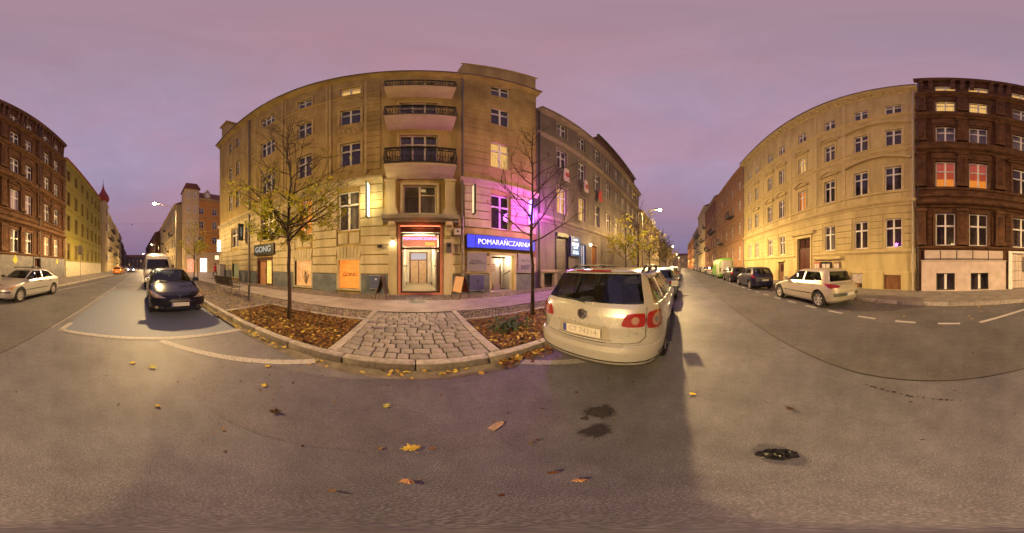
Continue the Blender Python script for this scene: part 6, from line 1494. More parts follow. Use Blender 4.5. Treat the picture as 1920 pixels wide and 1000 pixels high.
# ---- dark blue small hatchback and other parked cars along the right street
def small_detail(t, c, col, seam):
    for sg in (-1, 1):
        def q(a): return [(sg * p[0], p[1]) for p in a]
        c.patch(c.endquad(q([(.58, .78), (.88, .76), (1.05, .98), (.70, .98)]), -1), 8, 6, .006, 'tail_lamp', M_LENS, t, .4)
        c.patch(c.endquad(q([(.50, .62), (.80, .62), (1.0, .78), (.66, .74)]), 1), 6, 4, .006, 'headlamp', M_LENSC, t)
    plate(t, c, -1, .62, None); seam([(-.4 + .8 * k / 4, .76) for k in range(5)], .014, 'chrome_strip', M_CHROME, e=-1)
SMALL = dict(key='small', cowl=1.0, belt=.97, wr=.30, rim='five', arch=.35, axles=(-1.22, 1.24), seatx=.05, nz=36, n=72,
    F=[(.20, 1.78), (.30, 1.90), (.50, 1.93), (.64, 1.88), (.76, 1.62), (.88, 1.22), (.98, .98), (1.40, .30), (1.47, .05), (1.50, -.4)],
    R=[(.20, -1.80), (.30, -1.90), (.55, -1.93), (.80, -1.92), (1.00, -1.84), (1.38, -1.60), (1.45, -1.5), (1.50, -1.0)],
    W=[(.20, .74), (.30, .81), (.50, .845), (.75, .845), (.95, .82), (1.0, .79), (1.38, .655), (1.44, .58), (1.475, .45), (1.50, .2)],
    side=[[(-1.36, 1.08), (-.36, 1.02), (-.40, 1.38), (-1.16, 1.35)], [(-.28, 1.015), (.84, .995), (.22, 1.38), (-.32, 1.39)]],
    rear=[(-.60, 1.05), (.60, 1.05), (.52, 1.37), (-.52, 1.37)], rcut=-1.1, front=[(-.62, 1.03), (.62, 1.03), (.50, 1.39), (-.50, 1.39)], fcut=-.3,
    doors=[-1.1, -.32, .8], handles=[-.12], mirror=.74)
PNT = {'navy': paint('navy_paint', (.018, .018, .055), .3), 'charcoal': paint('charcoal_paint', (.035, .032, .03), .3), 'silver': MATS['silver_paint'], 'white': paint('white_paint', (.58, .56, .52), 0), 'red': paint('red_paint', (.22, .025, .02), .1), 'grey': paint('grey_paint', (.16, .16, .16), .3), 'steel': paint('steel_blue_paint', (.10, .14, .19), .3), 'taxi': paint('orange_car_paint', (.50, .17, .03), 0)}
make_car('small_hatchback', 'dark navy small hatchback parked just ahead of the pale gold hatchback', SMALL, (11.75, -5.22, 0), radians(-1), PNT['navy'], True, 'cars parked along the far kerb', small_detail)
make_car('small_hatchback', 'charcoal hatchback parked between the navy hatchback and the green van', SMALL, (16.9, -5.30, 0), 0, PNT['charcoal'], True, 'cars parked along the far kerb', small_detail)
far = ['silver', 'grey', 'white', 'charcoal', 'silver', 'navy', 'white', 'grey', 'red', 'silver']
ordn = ['first', 'second', 'third', 'fourth', 'fifth', 'sixth', 'seventh', 'eighth', 'ninth', 'tenth']
for k, p in enumerate(far): make_car('parked_car', '%s small car, %s beyond the green van on the far kerb' % (p, ordn[k]), SMALL if k % 3 else HATCH2, (30 + 5.3 * k, -5.4 - .03 * k, 0), 0, PNT[p], False, 'cars parked along the far kerb', small_detail if k % 3 else hatch2_detail)
for k, p in enumerate(('steel', 'charcoal', 'white', 'grey', 'silver', 'navy')): make_car('parked_car', '%s car, %s in line ahead of the champagne estate' % (p, ordn[k]), SMALL if k % 2 else HATCH2, (9.4 + 5.1 * k, 1.12 + (.12 if k == 1 else 0), 0), 0, PNT[p], k < 2, 'cars parked ahead of the champagne estate', small_detail if k % 2 else hatch2_detail)
def orange_detail(t, c, col, seam):
    small_detail(t, c, col, seam)
    for sg in (-1, 1): c.disc(sg * .80, .88, .10, -1, 'lit_tail_lamp', emit('tail_glow', (1, .28, .04), 9), t, .012, 12)
make_car('orange_car', 'orange small car with glowing tail lamps far down the left street', SMALL, (-33.5, -6.0, 0), radians(176), PNT['taxi'], False, None, orange_detail)
def head_detail(t, c, col, seam):
    for sg in (-1, 1): c.disc(sg * .70, .68, .10, 1, 'lit_headlamp', emit('headlamp_glow', (.9, .93, 1.0), 60), t, .012, 12)
make_car('oncoming_car', 'oncoming car with dazzling white headlamps far down the left street', SMALL, (-47, -4.9, 0), radians(2), PNT['grey'], False, None, head_detail)
for k, p in enumerate(('grey', 'silver', 'charcoal')): make_car('parked_car', '%s car parked far down the left street, %s behind the orange car' % (p, ordn[k]), SMALL, (-58 - 6 * k, -8.6 - .5 * k, 0), radians(5), PNT[p], False, 'cars parked down the left street', small_detail)

# ---- vans
def van_detail(t, c, col, seam):
    for sg in (-1, 1):
        def q(a): return [(sg * p[0], p[1]) for p in a]
        c.patch(c.endquad(q([(.62, .78), (.88, .76), (1.05, 1.05), (.74, 1.02)]), 1), 6, 4, .006, 'headlamp', M_LENSC, t)
        MB().box(1.72, 1.84, sg * 1.02, sg * 1.20, 1.30, 1.66).build('door_mirror', M_TRIMBLK, t); MB().box(1.75, 1.80, min(sg * .90, sg * 1.03), max(sg * .90, sg * 1.03), 1.38, 1.44).build('mirror_foot', M_TRIMBLK, t)
        c.patch(c.endquad(q([(.78, .9), (.93, .9), (.93, 1.35), (.78, 1.35)]), -1), 3, 4, .006, 'tail_lamp', M_LENS, t)
    c.patch(c.endquad([(-.55, .72), (.55, .72), (.60, .95), (-.60, .95)], 1), 8, 4, .006, 'grille', M_TRIMBLK, t)
    c.patch(c.endquad([(-1.1, .30), (1.1, .30), (1.12, .56), (-1.12, .56)], 1), 16, 3, .006, 'bumper', M_TRIMBLK, t); plate(t, c, 1, .62, None)
VAN = dict(key='van', cowl=2.1, belt=1.25, wr=.34, rim='cap', arch=.40, axles=(-1.75, 1.85), a=26, b=3.2, nz=40, n=90, inset=(.1, .1, .08), seatx=1.2, track=.84,
    F=[(.25, 2.72), (.40, 2.88), (.65, 2.90), (.95, 2.82), (1.12, 2.62), (1.22, 2.40), (1.30, 2.25), (2.10, 1.62), (2.30, 1.42), (2.48, 1.1), (2.58, .6)],
    R=[(.25, -2.85), (.5, -2.90), (1.2, -2.90), (2.3, -2.84), (2.48, -2.78), (2.58, -2.5)],
    W=[(.25, .86), (.45, .95), (.9, .985), (1.25, .98), (1.9, .93), (2.3, .87), (2.48, .76), (2.55, .6), (2.58, .4)],
    side=[[(1.15, 1.30), (2.0, 1.30), (1.62, 1.92), (1.15, 1.95)]], front=[(-.84, 1.34), (.84, 1.34), (.74, 2.06), (-.74, 2.06)], fcut=1.2, doors=[1.08, .0])
make_car('white_van', 'white high-roof van parked behind the black-blue hatchback', VAN, (-14.2, .55, 0), radians(3), PNT['white'], True, None, van_detail)
VAN2 = dict(VAN); VAN2.pop('mesh', None); VAN2['key'] = 'van2'
def van2_detail(t, c, col, seam):
    van_detail(t, c, col, seam)
    for sg in (-1, 1): c.patch(c.sidequad([(-2.80, .5), (-1.2, .5), (-1.2, 2.2), (-2.80, 2.2)], sg), 8, 8, .006, 'pale_side_panel', PNT['white'], t)
    c.patch(c.endquad([(-.9, .6), (.9, .6), (.85, 2.3), (-.85, 2.3)], -1), 8, 6, .006, 'pale_rear_doors', PNT['white'], t)
make_car('green_van', 'bright green and white van parked on the far kerb of the right street', VAN2, (23.2, -5.45, 0), 0, paint('lime_paint', (.16, .42, .05), 0), False, None, van2_detail)

# ================================================================== street lamps
def street_lamp(label, base, head, i0, hgt=8.0, lit=True):
    t = thing('street_lamp', label, 'street lamp', (*base, PZ), 0, 'street lamps')
    hx, hy = head[0] - base[0], head[1] - base[1]; L = math.hypot(hx, hy); ux, uy = hx / L, hy / L
    MB().tube([(0, 0, 0), (0, 0, 1.2), (0, 0, 1.25), (0, 0, hgt - .4)], [.10, .10, .065, .05], 12).build('pole', M_ZINC, t, smooth=True, angle=50)
    MB().tube([(0, 0, hgt - .45), (ux * .25, uy * .25, hgt - .12), (ux * (L - .5), uy * (L - .5), hgt + .08)], .03, 8).build('arm', M_ZINC, t)
    hd = MB().add([(ux * (L - .55) + s * uy * w_, uy * (L - .55) - s * ux * w_, z) if k == 0 else (ux * (L + .25) + s * uy * w_, uy * (L + .25) - s * ux * w_, z) for k in (0, 1) for s, w_, z in ((-1, .12, hgt + .04), (1, .12, hgt + .04), (1, .07, hgt + .17), (-1, .07, hgt + .17))], [(0, 1, 2, 3), (4, 7, 6, 5), (0, 4, 5, 1), (1, 5, 6, 2), (2, 6, 7, 3), (3, 7, 4, 0)]).build('lamp_head', M_ZINC, t)
    MB().lathe([(0, -.13), (.12, -.10), (.19, .0), (.15, .035)], 16, Matrix.Translation((ux * L, uy * L, hgt + .0))).build('lamp_lens', emit('sodium_lens', (1.0, .72, .32), 160), t, smooth=True)
    if lit:
        o = bpy.data.objects.new('lamp_light', street_light_data('lamp_light', i0)); COL.objects.link(o); o.parent = t; o.location = (ux * L, uy * L, hgt - .30)
    return t
street_lamp('lit street lamp on the left, its arm reaching over the road beyond the white van', (-18.1, 2.9), (-17.0, .56), LAMP_I0)
street_lamp('lit street lamp beyond the champagne estate on the right, beside the street trees', (18.95, 4.55), (18.9, 2.54), LAMP_I0)
street_lamp('small distant lit street lamp far down the left street', (-51, 2.9), (-51, .8), LAMP_I0 * .8)
street_lamp('small distant lit street lamp far down the right street', (56, 4.6), (56, 3.2), LAMP_I0 * .8)
street_lamp('farthest lit street lamp of the right street', (92, 4.6), (92, 3.2), LAMP_I0 * .8)
street_lamp('farthest lit street lamp of the left street', (-90, -1.0), (-90, -3.0), LAMP_I0 * .8)
street_lamp('tiny last street lamp before the end of the right street', (128, 4.6), (128, 3.0), LAMP_I0 * .8)
# overhead wire across the left street
ow = MB(); ow.tube([(-30, 8.2, 9.6), (-30, 4, 9.3), (-30, 0, 9.2), (-30, -5, 9.3), (-30, -9.3, 9.6)], .012, 5)
wr_ = thing('overhead_wire', 'thin overhead wire slung across the left street', 'wire'); ow.build('span_wire', M_BLACKIRON, wr_); MB().lathe([(0, -.12), (.09, -.08), (.09, .06), (0, .1)], 10, Matrix.Translation((-30, -3.0, 9.14))).build('junction_box', M_BLACKIRON, wr_)

# ================================================================== trees
M_BARK = noisy('bark', (.035, .022, .016), (.085, .055, .038), 12, 6, .9, .6, 30, streak=True)
M_LEAFY = island_colours('yellow_leaves', [(.17, .20, .018), (.36, .36, .035), (.46, .40, .04), (.26, .30, .03), (.42, .30, .03)], .6, .35)
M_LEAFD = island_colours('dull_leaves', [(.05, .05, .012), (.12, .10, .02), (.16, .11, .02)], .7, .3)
M_LEAFO = island_colours('brown_leaves', [(.07, .026, .010), (.15, .055, .016), (.24, .12, .025), (.10, .034, .014), (.30, .20, .04), (.06, .022, .010)], .7)
M_LEAFF = island_colours('fallen_yellow', [(.30, .22, .03), (.48, .36, .05), (.55, .42, .08), (.32, .17, .04)], .6)
M_LEAFG = island_colours('green_weed', [(.03, .055, .02), (.06, .10, .035), (.045, .08, .03)], .6, .2)
def leaf(m, p, s, rr, flat=False):
    ax = Vector((rr.gauss(0, 1), rr.gauss(0, 1), rr.gauss(0, .25 if flat else 1)))
    if ax.length < 1e-3: ax = Vector((1, 0, 0))
    ax.normalize(); n = Vector((rr.gauss(0, .25), rr.gauss(0, .25), 1)) if flat else Vector((rr.gauss(0, 1), rr.gauss(0, 1), rr.gauss(0, 1)))
    b = ax.cross(n); b = b.normalized() if b.length > 1e-3 else ax.orthogonal(); nn = b.cross(ax)
    k = rr.uniform(-.25, .25) * s
    pts = [p - ax * s, p - ax * .35 * s + b * .62 * s + nn * k, p - ax * .05 * s + b * .32 * s, p + ax * .30 * s + b * .60 * s + nn * k, p + ax * s, p + ax * .30 * s - b * .60 * s + nn * k, p - ax * .05 * s - b * .32 * s, p - ax * .35 * s - b * .62 * s + nn * k]
    m.add(pts, [(0, 1, 2, 7), (2, 3, 4, 5), (7, 2, 5, 6)])
def tree(label, base, hgt, r0, seed, spread, zbr, nb, leafprob, lsize=.05, maxleaf=1500, detail=2, shade=None, name='street_tree', low=0, leafmat=None):
    rr = random.Random(seed); t = thing(name, label, 'tree', base)
    m = MB(); tips = []
    n = 14; tp = []
    for k in range(n + 1):
        z = hgt * k / n; tp.append(Vector((rr.uniform(-.03, .03) * (k > 2) + .02 * sin(k), rr.uniform(-.03, .03) * (k > 2), z)))
    m.tube(tp, [r0 * (1.25 if k == 0 else 1) * max(.07, (1 - k / n) ** .8) for k in range(n + 1)], 9)
    def trunk(z):
        k = min(n - 1, int(z / hgt * n)); f = z / hgt * n - k; return tp[k].lerp(tp[k + 1], f)
    def branch(p, d, L, r, lev):
        pts = [p.copy()]; q = p.copy(); dd = d.copy(); ns = 5 if lev < 2 else 3
        for k in range(ns):
            dd = (dd + Vector((rr.gauss(0, .13), rr.gauss(0, .13), rr.gauss(.05, .10)))).normalized(); q = q + dd * (L / ns); pts.append(q.copy())
        m.tube(pts, [r * (1 - .75 * k / ns) for k in range(ns + 1)], 6 if lev == 0 else (4 if lev == 1 else 3), cap=False)
        if lev < detail:
            for k in range(rr.randint(4, 6) if lev == 0 else rr.randint(2, 4)):
                f = rr.uniform(.22, 1.0); i = min(ns - 1, int(f * ns)); s = pts[i].lerp(pts[i + 1], f * ns - i)
                a = dd.orthogonal().normalized(); a.rotate(Matrix.Rotation(rr.uniform(0, 2 * pi), 3, dd))
                branch(s, (dd * 1.0 + a * rr.uniform(.5, .95)).normalized(), L * rr.uniform(.35, .6), max(.0035, r * .45), lev + 1)
        if lev >= 1: tips.extend(pts[1:])
    for k in range(nb):
        f = (k + rr.uniform(-.3, .3)) / nb; z = zbr + (hgt * .93 - zbr) * max(0, f) ** 1.05
        a = k * 2.4 + rr.uniform(-.4, .4); up = .35 + .9 * max(0, f) + rr.uniform(-.1, .25); d = Vector((cos(a), sin(a), up)).normalized()
        branch(trunk(z), d, spread * (1.12 - .72 * max(0, f)) * rr.uniform(.85, 1.15), r0 * .42 * (1.1 - .7 * max(0, f)), 0)
    for k in range(low):
        a = k * 2 * pi / low + rr.uniform(-.3, .3); branch(trunk(zbr + rr.uniform(0, .5)), Vector((cos(a), sin(a), rr.uniform(.15, .5))).normalized(), spread * rr.uniform(.7, 1.0), r0 * .36, 0)
    tk = m.build('trunk', M_BARK, t, smooth=True, fix=False)
    lm = MB(); cnt = 0
    for p in tips:
        pr = leafprob(p)
        while pr > 0 and cnt < maxleaf:
            if rr.random() < pr:
                leaf(lm, p + Vector((rr.gauss(0, .07), rr.gauss(0, .07), rr.gauss(-.04, .06))), lsize * rr.uniform(.6, 1.2), rr); cnt += 1
            pr -= 1
    if cnt: lm.build('crown', leafmat or M_LEAFY, t, fix=False)
    return t
tree('young street tree with yellow leaves low in its crown, in the left pit', (-2.93, 3.17, PZ - .03), 6.5, .055, 11, 1.5, 2.05, 24, lambda p: (2.3 if p.z < 3.1 else (.55 if p.z < 3.8 else .012)) * (1.3 if p.x < .1 else .6), .040, 6500, 3, low=8)
tree('bare slender street tree in the right pit behind the champagne estate', (3.02, 3.69, PZ - .03), 6.7, .055, 23, 1.55, 2.1, 20, lambda p: 1.2 if (p.z < 3.0 and p.x < -.2) else .015, .042, 320, 2)
tree('small yellow-leaved street tree beside the bench, before the orange corner house', (-14.9, 4.05, PZ), 5.6, .05, 31, 1.5, 1.9, 16, lambda p: 2.0 if p.z < 3.6 else .15, .07, 1300)
tree('leafy yellow street tree before the grey tenement, beyond the estate car', (11.8, 4.1, PZ), 5.2, .05, 37, 1.5, 1.7, 16, lambda p: 2.4 if p.z < 3.9 else .3, .07, 1700)
tree('tall bare tree beside the right lit street lamp', (16.5, 4.4, PZ), 9.5, .10, 41, 2.2, 2.6, 20, lambda p: .05, .08, 200)
tree('lamp-lit thin tree just beyond the right street lamp', (23.5, 4.6, PZ), 9.5, .11, 43, 2.4, 2.4, 22, lambda p: .25, .08, 900)
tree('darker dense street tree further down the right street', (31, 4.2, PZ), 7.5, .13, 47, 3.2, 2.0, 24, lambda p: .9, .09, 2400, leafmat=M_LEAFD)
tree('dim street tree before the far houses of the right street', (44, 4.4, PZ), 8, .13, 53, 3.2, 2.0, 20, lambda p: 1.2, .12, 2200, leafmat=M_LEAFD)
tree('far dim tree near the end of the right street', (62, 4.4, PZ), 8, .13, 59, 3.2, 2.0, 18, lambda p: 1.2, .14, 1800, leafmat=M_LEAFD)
st = thing('tree_stake', 'slim support stake beside the small yellow-leaved tree', 'stake', (-14.2, 4.2, PZ)); MB().tube([(0, 0, 0), (0, 0, 2.1)], .035, 8).build('post', noisy('stake_wood', (.16, .11, .07), (.24, .17, .11), 8, 5), st); MB().box(-.3, 0, -.03, .03, 1.85, 1.92).build('tie', M_TRIMBLK, st)
# ---- leaf litter and weeds
def litter(x0, x1, y0, y1, z, n, s, mat, seed, name, parent=None, f=None, lift=.03):
    rr = random.Random(seed); m = MB(); k = 0
    while k < n:
        x, y_ = rr.uniform(x0, x1), rr.uniform(y0, y1)
        if f and rr.random() > f(x, y_): continue
        leaf(m, Vector((x, y_, z + rr.uniform(.004, lift))), s * rr.uniform(.6, 1.25), rr, True); k += 1
    return stuff(m.build(name, mat, parent, fix=False))
litter(-4.66, -1.34, KN + .18, 4.08, PZ - .025, 4200, .042, M_LEAFO, 1, 'leaf_litter', pitL)
litter(1.28, 5.5, KN + .18, 4.08, PZ - .025, 4600, .042, M_LEAFO, 2, 'leaf_litter', pitR)
litter(-4.66, -1.34, KN + .16, 3.2, PZ - .005, 110, .045, M_LEAFF, 3, 'yellow_leaf_litter', pitL); litter(1.28, 4.0, KN + .16, 3.4, PZ - .005, 130, .042, M_LEAFF, 4, 'yellow_leaf_litter', pitR)
def edgef(x, y_): return math.exp(-((y_ - (KN - .06)) / .10) ** 2) * (1.0 if x < -2.0 or x > 1.1 else .28)
litter(-8, 4.2, KN - .42, KN - .01, .004, 320, .040, M_LEAFF, 5, 'gutter_leaves', road, edgef)
litter(1.0, 4.2, KN - .42, KN - .01, .004, 420, .045, M_LEAFO, 6, 'gutter_leaves', road, edgef)
litter(-9, -4.8, KN + .2, 5.0, PZ, 130, .045, M_LEAFF, 7, 'scattered_leaves', pave)
litter(-26, 26, KF + .01, KF + .5, .004, 160, .04, M_LEAFF, 8, 'far_gutter_leaves', road); litter(-4, 5, -6.3, -4.4, .004, 26, .04, M_LEAFF, 9, 'far_gutter_leaves', road)
litter(-6, 7, -5.5, 1.9, .004, 150, .016, M_LEAFO, 21, 'leaf_crumbs', road, None, .006); litter(-3.2, 2, .3, 2.0, .004, 60, .02, M_LEAFO, 22, 'leaf_crumbs', road, None, .008)
rr = random.Random(99)
wd_ = thing('weed_clump', 'low green weeds growing among the brown leaves of the right pit', 'plant', (1.95, 3.25, PZ - .02)); m = MB(); stm = MB()
for k in range(60):
    a = rr.uniform(0, 6.28); r_ = rr.uniform(0, .55) ; bx_, by_ = r_ * cos(a), r_ * sin(a) * .8; h_ = rr.uniform(.05, .2)
    top = Vector((bx_ + rr.uniform(-.06, .06), by_ + rr.uniform(-.06, .06), h_)); stm.tube([(bx_, by_, 0), top], .004, 4, False)
    for q in range(7): leaf(m, top + Vector((rr.gauss(0, .05), rr.gauss(0, .05), rr.uniform(-.06, .02))), rr.uniform(.025, .05), rr, True)
stuff(m.build('foliage', M_LEAFG, wd_, fix=False)); stuff(stm.build('stalks', plain('weed_stem', (.05, .08, .03)), wd_, fix=False))
tb = thing('dry_tuft', 'dry brown weed tuft behind the left tree trunk', 'plant', (-2.9, 4.0, PZ - .02)); m = MB()
for k in range(26):
    a = rr.uniform(0, 6.28); m.tube([(0, 0, 0), (.05 * cos(a), .05 * sin(a), .12), (rr.uniform(.06, .16) * cos(a), rr.uniform(.06, .16) * sin(a), rr.uniform(.16, .3))], [.004, .003, .001], 4, False)
stuff(m.build('dry_stalks', plain('dry_stem', (.22, .13, .04)), tb, fix=False))
# single leaves lying on the asphalt
def maple(label, x, y_, s, rz, mat, curl=.25):
    o = thing('maple_leaf', label, 'leaf', (x, y_, .008), rz, 'fallen leaves on the road')
    P = [(0, -.35), (.30, -.42), (.28, -.2), (.72, -.25), (.58, -.02), (.95, .25), (.50, .30), (.52, .62), (.22, .48), (0, 1.0), (-.22, .48), (-.52, .62), (-.50, .30), (-.95, .25), (-.58, -.02), (-.72, -.25), (-.28, -.2), (-.30, -.42)]
    vs = [(0, 0, .012)] + [(s * a, s * b, s * curl * (a * a + b * b) * .6 + .004) for a, b in P]
    lf = MB().add(vs, [(0, 1 + i, 1 + (i + 1) % len(P)) for i in range(len(P))]).build('blade', mat, o)
    MB().tube([(0, -s * .3, .008), (s * .05, -s * .8, .012), (s * .12, -s * 1.15, .006)], s * .025, 5).build('stalk', mat, o)
Yl = plain('leaf_yellow', (.62, .46, .05), .6); Tl = plain('leaf_tan', (.50, .28, .12), .7); Bl = plain('leaf_brown', (.09, .045, .02), .8); Gl = plain('leaf_yellowgreen', (.45, .42, .08), .6)
for args in (('bright yellow maple leaf on the asphalt closest to the camera below the shop door', -.02, .82, .062, .4, Yl), ('tan curled leaf on the asphalt just nearer than the bright yellow one', -.02, .475, .035, 2, Tl), ('yellow-green leaf on the asphalt between the cobbled path and the bright yellow leaf', -.23, 1.38, .055, 1.2, Gl),
             ('crumpled dark brown leaf alone on the asphalt left of centre', -.96, .88, .06, .7, Bl, .9), ('small pale leaf by the champagne estate shadow on the right road', 1.62, -.10, .045, 1, Yl), ('yellow leaf on the road left, in front of the blue bay line', -2.24, .04, .075, .3, Gl), ('yellow leaf on the asphalt below the left tree pit, further from the kerb', -1.39, 1.13, .055, 2.2, Yl),
             ('pale yellow leaf on the asphalt just below the white diagonal line', -1.73, 1.46, .06, 1.5, Yl), ('tiny yellow leaf alone on the open road at left', -1.40, .07, .035, .9, Yl), ('dark brown leaf on the open road right of the black bag', 1.09, -.81, .05, .2, Bl, .8), ('pale leaf left of the yellow leaf before the blue bay line', -2.35, -.22, .055, 2.0, Yl), ('small orange leaf at the dark edge of the estate shadow', .40, .28, .03, 2.6, Tl)):
    maple(*args)
# litter: black bag and cardboard piece
bg_ = thing('black_bag', 'crumpled black plastic bag lying on the open road at right', 'bag', (.64, -.40, .004), .9); rr = random.Random(12); bb = bmesh.new(); bmesh.ops.create_icosphere(bb, subdivisions=4, radius=1)
from mathutils import noise as mnoise
for v in bb.verts:
    d = mnoise.noise(v.co * 2.2) * .35 + abs(mnoise.noise(v.co * 5 + Vector((3, 1, 2)))) * .35
    v.co = Vector((v.co.x * .088 * (1 + d * .6), v.co.y * .052 * (1 + d), max(-.02, v.co.z) * .06 * (.45 + 1.9 * d) + .004))
me = bpy.data.meshes.new('bag_film'); bb.to_mesh(me); bb.free(); link('bag_film', me, plain('black_film', (.016, .016, .02), .26), bg_)
cp = thing('cardboard_piece', 'flat pale cardboard piece on the asphalt near the kerb centre', 'cardboard', (.50, .98, .006), .5); MB().box(-.055, .055, -.028, .028, 0, .006).build('sheet', noisy('cardboard', (.36, .25, .17), (.46, .33, .23), 20, 4), cp); MB().box(.05, .075, -.02, .012, .001, .012).build('torn_flap', MATS['cardboard'], cp)

# ================================================================== street furniture
def aboard(label, x, y_, rz, m1, m2, tilt=.26, hh=1.02, wd=.32):
    t = thing('a_board', label, 'sign', (x, y_, PZ), rz)
    for s, m_ in ((-1, m1), (1, m2)):
        p = link('board_frame', None, None, t)
        bpy.data.objects.remove(p)
        f = MB(); L = hh
        def pt(u, d, v): return (u, s * (d + sin(tilt) * (L - v)), cos(tilt) * v)
        for u in (-wd, wd): f.add([pt(u + q, d, v) for v in (0, L) for q, d in ((-.018, -.012), (.018, -.012), (.018, .012), (-.018, .012))], [(0, 1, 2, 3), (4, 7, 6, 5), (0, 4, 5, 1), (1, 5, 6, 2), (2, 6, 7, 3), (3, 7, 4, 0)])
        for v0 in (.24, L - .03): f.add([pt(u, d, v0 + q) for u in (-wd + .019, wd - .019) for q, d in ((-.02, -.010), (.02, -.010), (.02, .010), (-.02, .010))], [(0, 1, 2, 3), (4, 7, 6, 5), (0, 4, 5, 1), (1, 5, 6, 2), (2, 6, 7, 3), (3, 7, 4, 0)])
        fo = f.build('board_frame', noisy('aboard_wood', (.07, .03, .018), (.12, .05, .03), 8, 5, .6), t)
        MB().add([pt(u, d, v) for v in (.262, L - .052) for u, d in ((-wd + .02, -.006), (wd - .02, -.006), (wd - .02, .006), (-wd + .02, .006))], [(0, 1, 2, 3), (4, 7, 6, 5), (0, 4, 5, 1), (1, 5, 6, 2), (2, 6, 7, 3), (3, 7, 4, 0)]).build('menu_panel', m_, fo)
    MB().tube([(-wd, 0, hh * .968), (wd, 0, hh * .968)], .016, 6).build('hinge', M_BLACKIRON, t)
    return t
M_CHALK = noisy('chalkboard', (.02, .018, .016), (.055, .05, .045), 25, 6, .8); M_MENU = noisy('menu_tan', (.46, .27, .16), (.58, .37, .24), 18, 6, .7); M_MENUR = noisy('menu_red', (.20, .035, .02), (.28, .06, .035), 10, 4, .6)
aboard('dark wooden A-board standing edge-on left of the shop door', -1.42, 7.25, radians(86), M_CHALK, M_CHALK)
aboard('tan and red A-board standing edge-on right of the shop door', 1.98, 7.40, radians(114), M_MENUR, M_MENU)
bn = thing('park_bench', 'dark slatted bench with metal legs on the setts left of the tree pit', 'bench', (-7.75, 3.85, PZ), radians(2))
for k in range(5): MB().box(-.95, .95, -.20 + .088 * k, -.20 + .088 * k + .07, .43, .46).build('seat_slat', noisy('bench_wood', (.06, .045, .035), (.11, .085, .065), 9, 5, .6, .3, 40), bn)
for k in range(5): MB().add([(x, yy, zz) for x in (-.95, .95) for yy, zz in ((-.235 - .022 * k, .50 + .085 * k), (-.205 - .022 * k, .505 + .085 * k), (-.224 - .022 * k, .578 + .085 * k), (-.254 - .022 * k, .573 + .085 * k))], [(0, 1, 2, 3), (4, 7, 6, 5), (0, 4, 5, 1), (1, 5, 6, 2), (2, 6, 7, 3), (3, 7, 4, 0)]).build('back_slat', MATS['bench_wood'], bn)
for x in (-.8, .8):
    MB().tube([(x, .24, 0), (x, .22, .41), (x, -.2, .41), (x, -.34, .95)], .022, 8).tube([(x, -.2, .41), (x, -.30, 0)], .022, 8).build('leg', M_CHROME, bn)
    MB().tube([(x, .22, .41), (x, .24, .62), (x, -.26, .64)], .016, 6).build('armrest', M_CHROME, bn)
bo = thing('bollard', 'short metal post on the setts between the bench and the left tree pit', 'bollard', (-5.76, 3.85, PZ)); MB().lathe([(.04, 0), (.04, .58), (.055, .60), (.055, .66), (.03, .69), (0, .69)], 14).build('post', M_IRON, bo, smooth=True, angle=40); MB().lathe([(.075, 0), (.075, .02), (.05, .03)], 14).build('foot_ring', M_IRON, bo)
sp = thing('sign_post', 'thin post with a narrow road sign on the far left pavement', 'sign', (-20.1, -8.6, PZ)); MB().tube([(0, 0, 0), (0, 0, 4.2)], .035, 8).build('post', M_ZINC, sp); MB().box(.06, .10, -.30, .30, 2.9, 4.1).build('sign_plate', M_IRON, sp); MB().box(.0, .06, -.03, .03, 3.4, 3.5).build('clamp', M_ZINC, sp)
cb_ = thing('utility_cabinet', 'grey utility cabinet standing at the far left corner of the ochre tenement', 'cabinet', (-17.35, 7.78, PZ)); MB().box(-.45, .45, -.25, .25, .1, 1.55).build('housing', noisy('cabinet_grey', (.28, .26, .27), (.36, .34, .35), 5, 4, .6), cb_); MB().box(-.48, .48, -.28, .28, 1.55, 1.62).build('cap', M_ZINC, cb_); MB().box(-.40, .40, -.24, .24, 0, .1).build('base', M_IRON, cb_)
for s in (-1, 1): MB().box(s * .215 - .20, s * .215 + .20, -.265, -.252, .16, 1.48).build('door', MATS['cabinet_grey'], cb_)
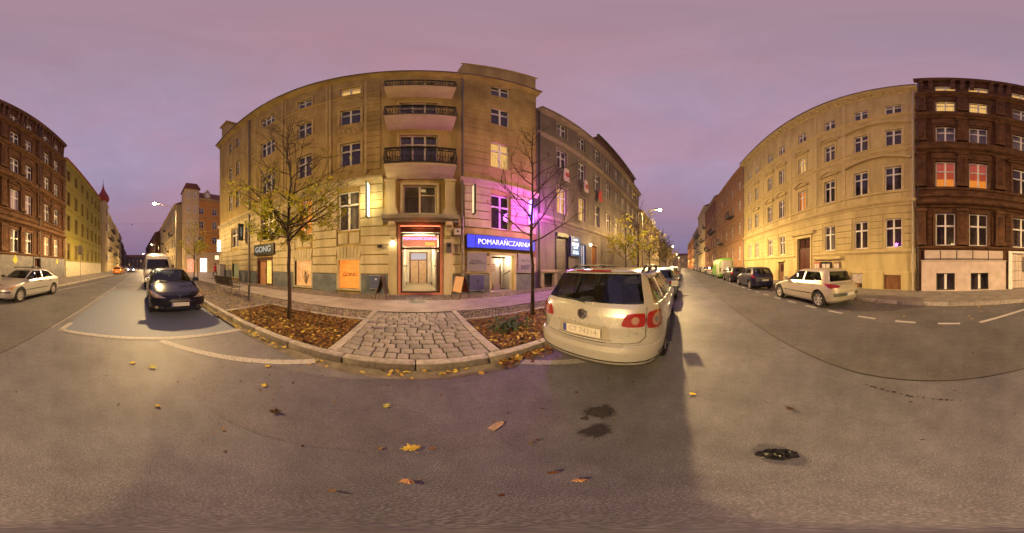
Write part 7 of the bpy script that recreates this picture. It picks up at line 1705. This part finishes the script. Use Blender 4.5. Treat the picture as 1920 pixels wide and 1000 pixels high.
# ---- walking figure in a red coat by the side street
pr = thing('person', 'person in a red coat and dark trousers walking past the side-street corner', 'person', (-21.4, 8.75, PZ), radians(20))
pm = bpy.data.meshes.new('body'); V = [(0, 0, .95), (0, 0, 1.15), (0, 0, 1.40), (0, .01, 1.52), (0, .02, 1.64), (0, .02, 1.74), (.10, .02, .90), (.13, .20, .50), (.12, .28, .08), (.12, .42, .04), (-.10, -.02, .90), (-.12, -.10, .50), (-.12, -.32, .12), (-.12, -.20, .04), (.21, 0, 1.40), (.27, -.08, 1.14), (.26, .06, .88), (-.21, 0, 1.40), (-.27, .10, 1.14), (-.25, .24, .92)]
E_ = [(0, 1), (1, 2), (2, 3), (3, 4), (4, 5), (0, 6), (6, 7), (7, 8), (8, 9), (0, 10), (10, 11), (11, 12), (12, 13), (2, 14), (14, 15), (15, 16), (2, 17), (17, 18), (18, 19)]
pm.from_pydata(V, E_, []); po = bpy.data.objects.new('body', pm); COL.objects.link(po); po.parent = pr
sk = po.modifiers.new('skin', 'SKIN'); rad = [.17, .16, .17, .055, .095, .07, .12, .085, .055, .04, .12, .085, .055, .04, .075, .06, .045, .075, .06, .045]
for i, r_ in enumerate(rad): pm.skin_vertices[0].data[i].radius = (r_, r_)
pm.skin_vertices[0].data[0].use_root = True
po.modifiers.new('sub', 'SUBSURF').render_levels = 2
mt, tt, bb_, oo = newmat('person_clothes'); tcx = N(tt, 'ShaderNodeTexCoord'); sx_ = N(tt, 'ShaderNodeSeparateXYZ'); rp = N(tt, 'ShaderNodeValToRGB'); rp.color_ramp.interpolation = 'CONSTANT'
mrr = N(tt, 'ShaderNodeMath', operation='DIVIDE'); mrr.inputs[1].default_value = 1.85; tt.links.new(tcx.outputs['Object'], sx_.inputs[0]); tt.links.new(sx_.outputs['Z'], mrr.inputs[0]); tt.links.new(mrr.outputs[0], rp.inputs[0])
e = rp.color_ramp.elements; e[0].color = (.02, .02, .025, 1); e[1].position = .40; e[1].color = (.42, .02, .05, 1); k = e.new(.815); k.color = (.45, .28, .2, 1); k = e.new(.92); k.color = (.05, .03, .02, 1)
tt.links.new(rp.outputs[0], bb_.inputs['Base Color']); pm.materials.append(mt)
hr = MB().lathe([(0, .115), (.06, .10), (.10, .04), (.105, -.03), (.09, -.08)], 14, Matrix.Translation((0, -.01, 1.72))).build('hair', plain('hair_dark', (.03, .02, .015), .6), pr, smooth=True)
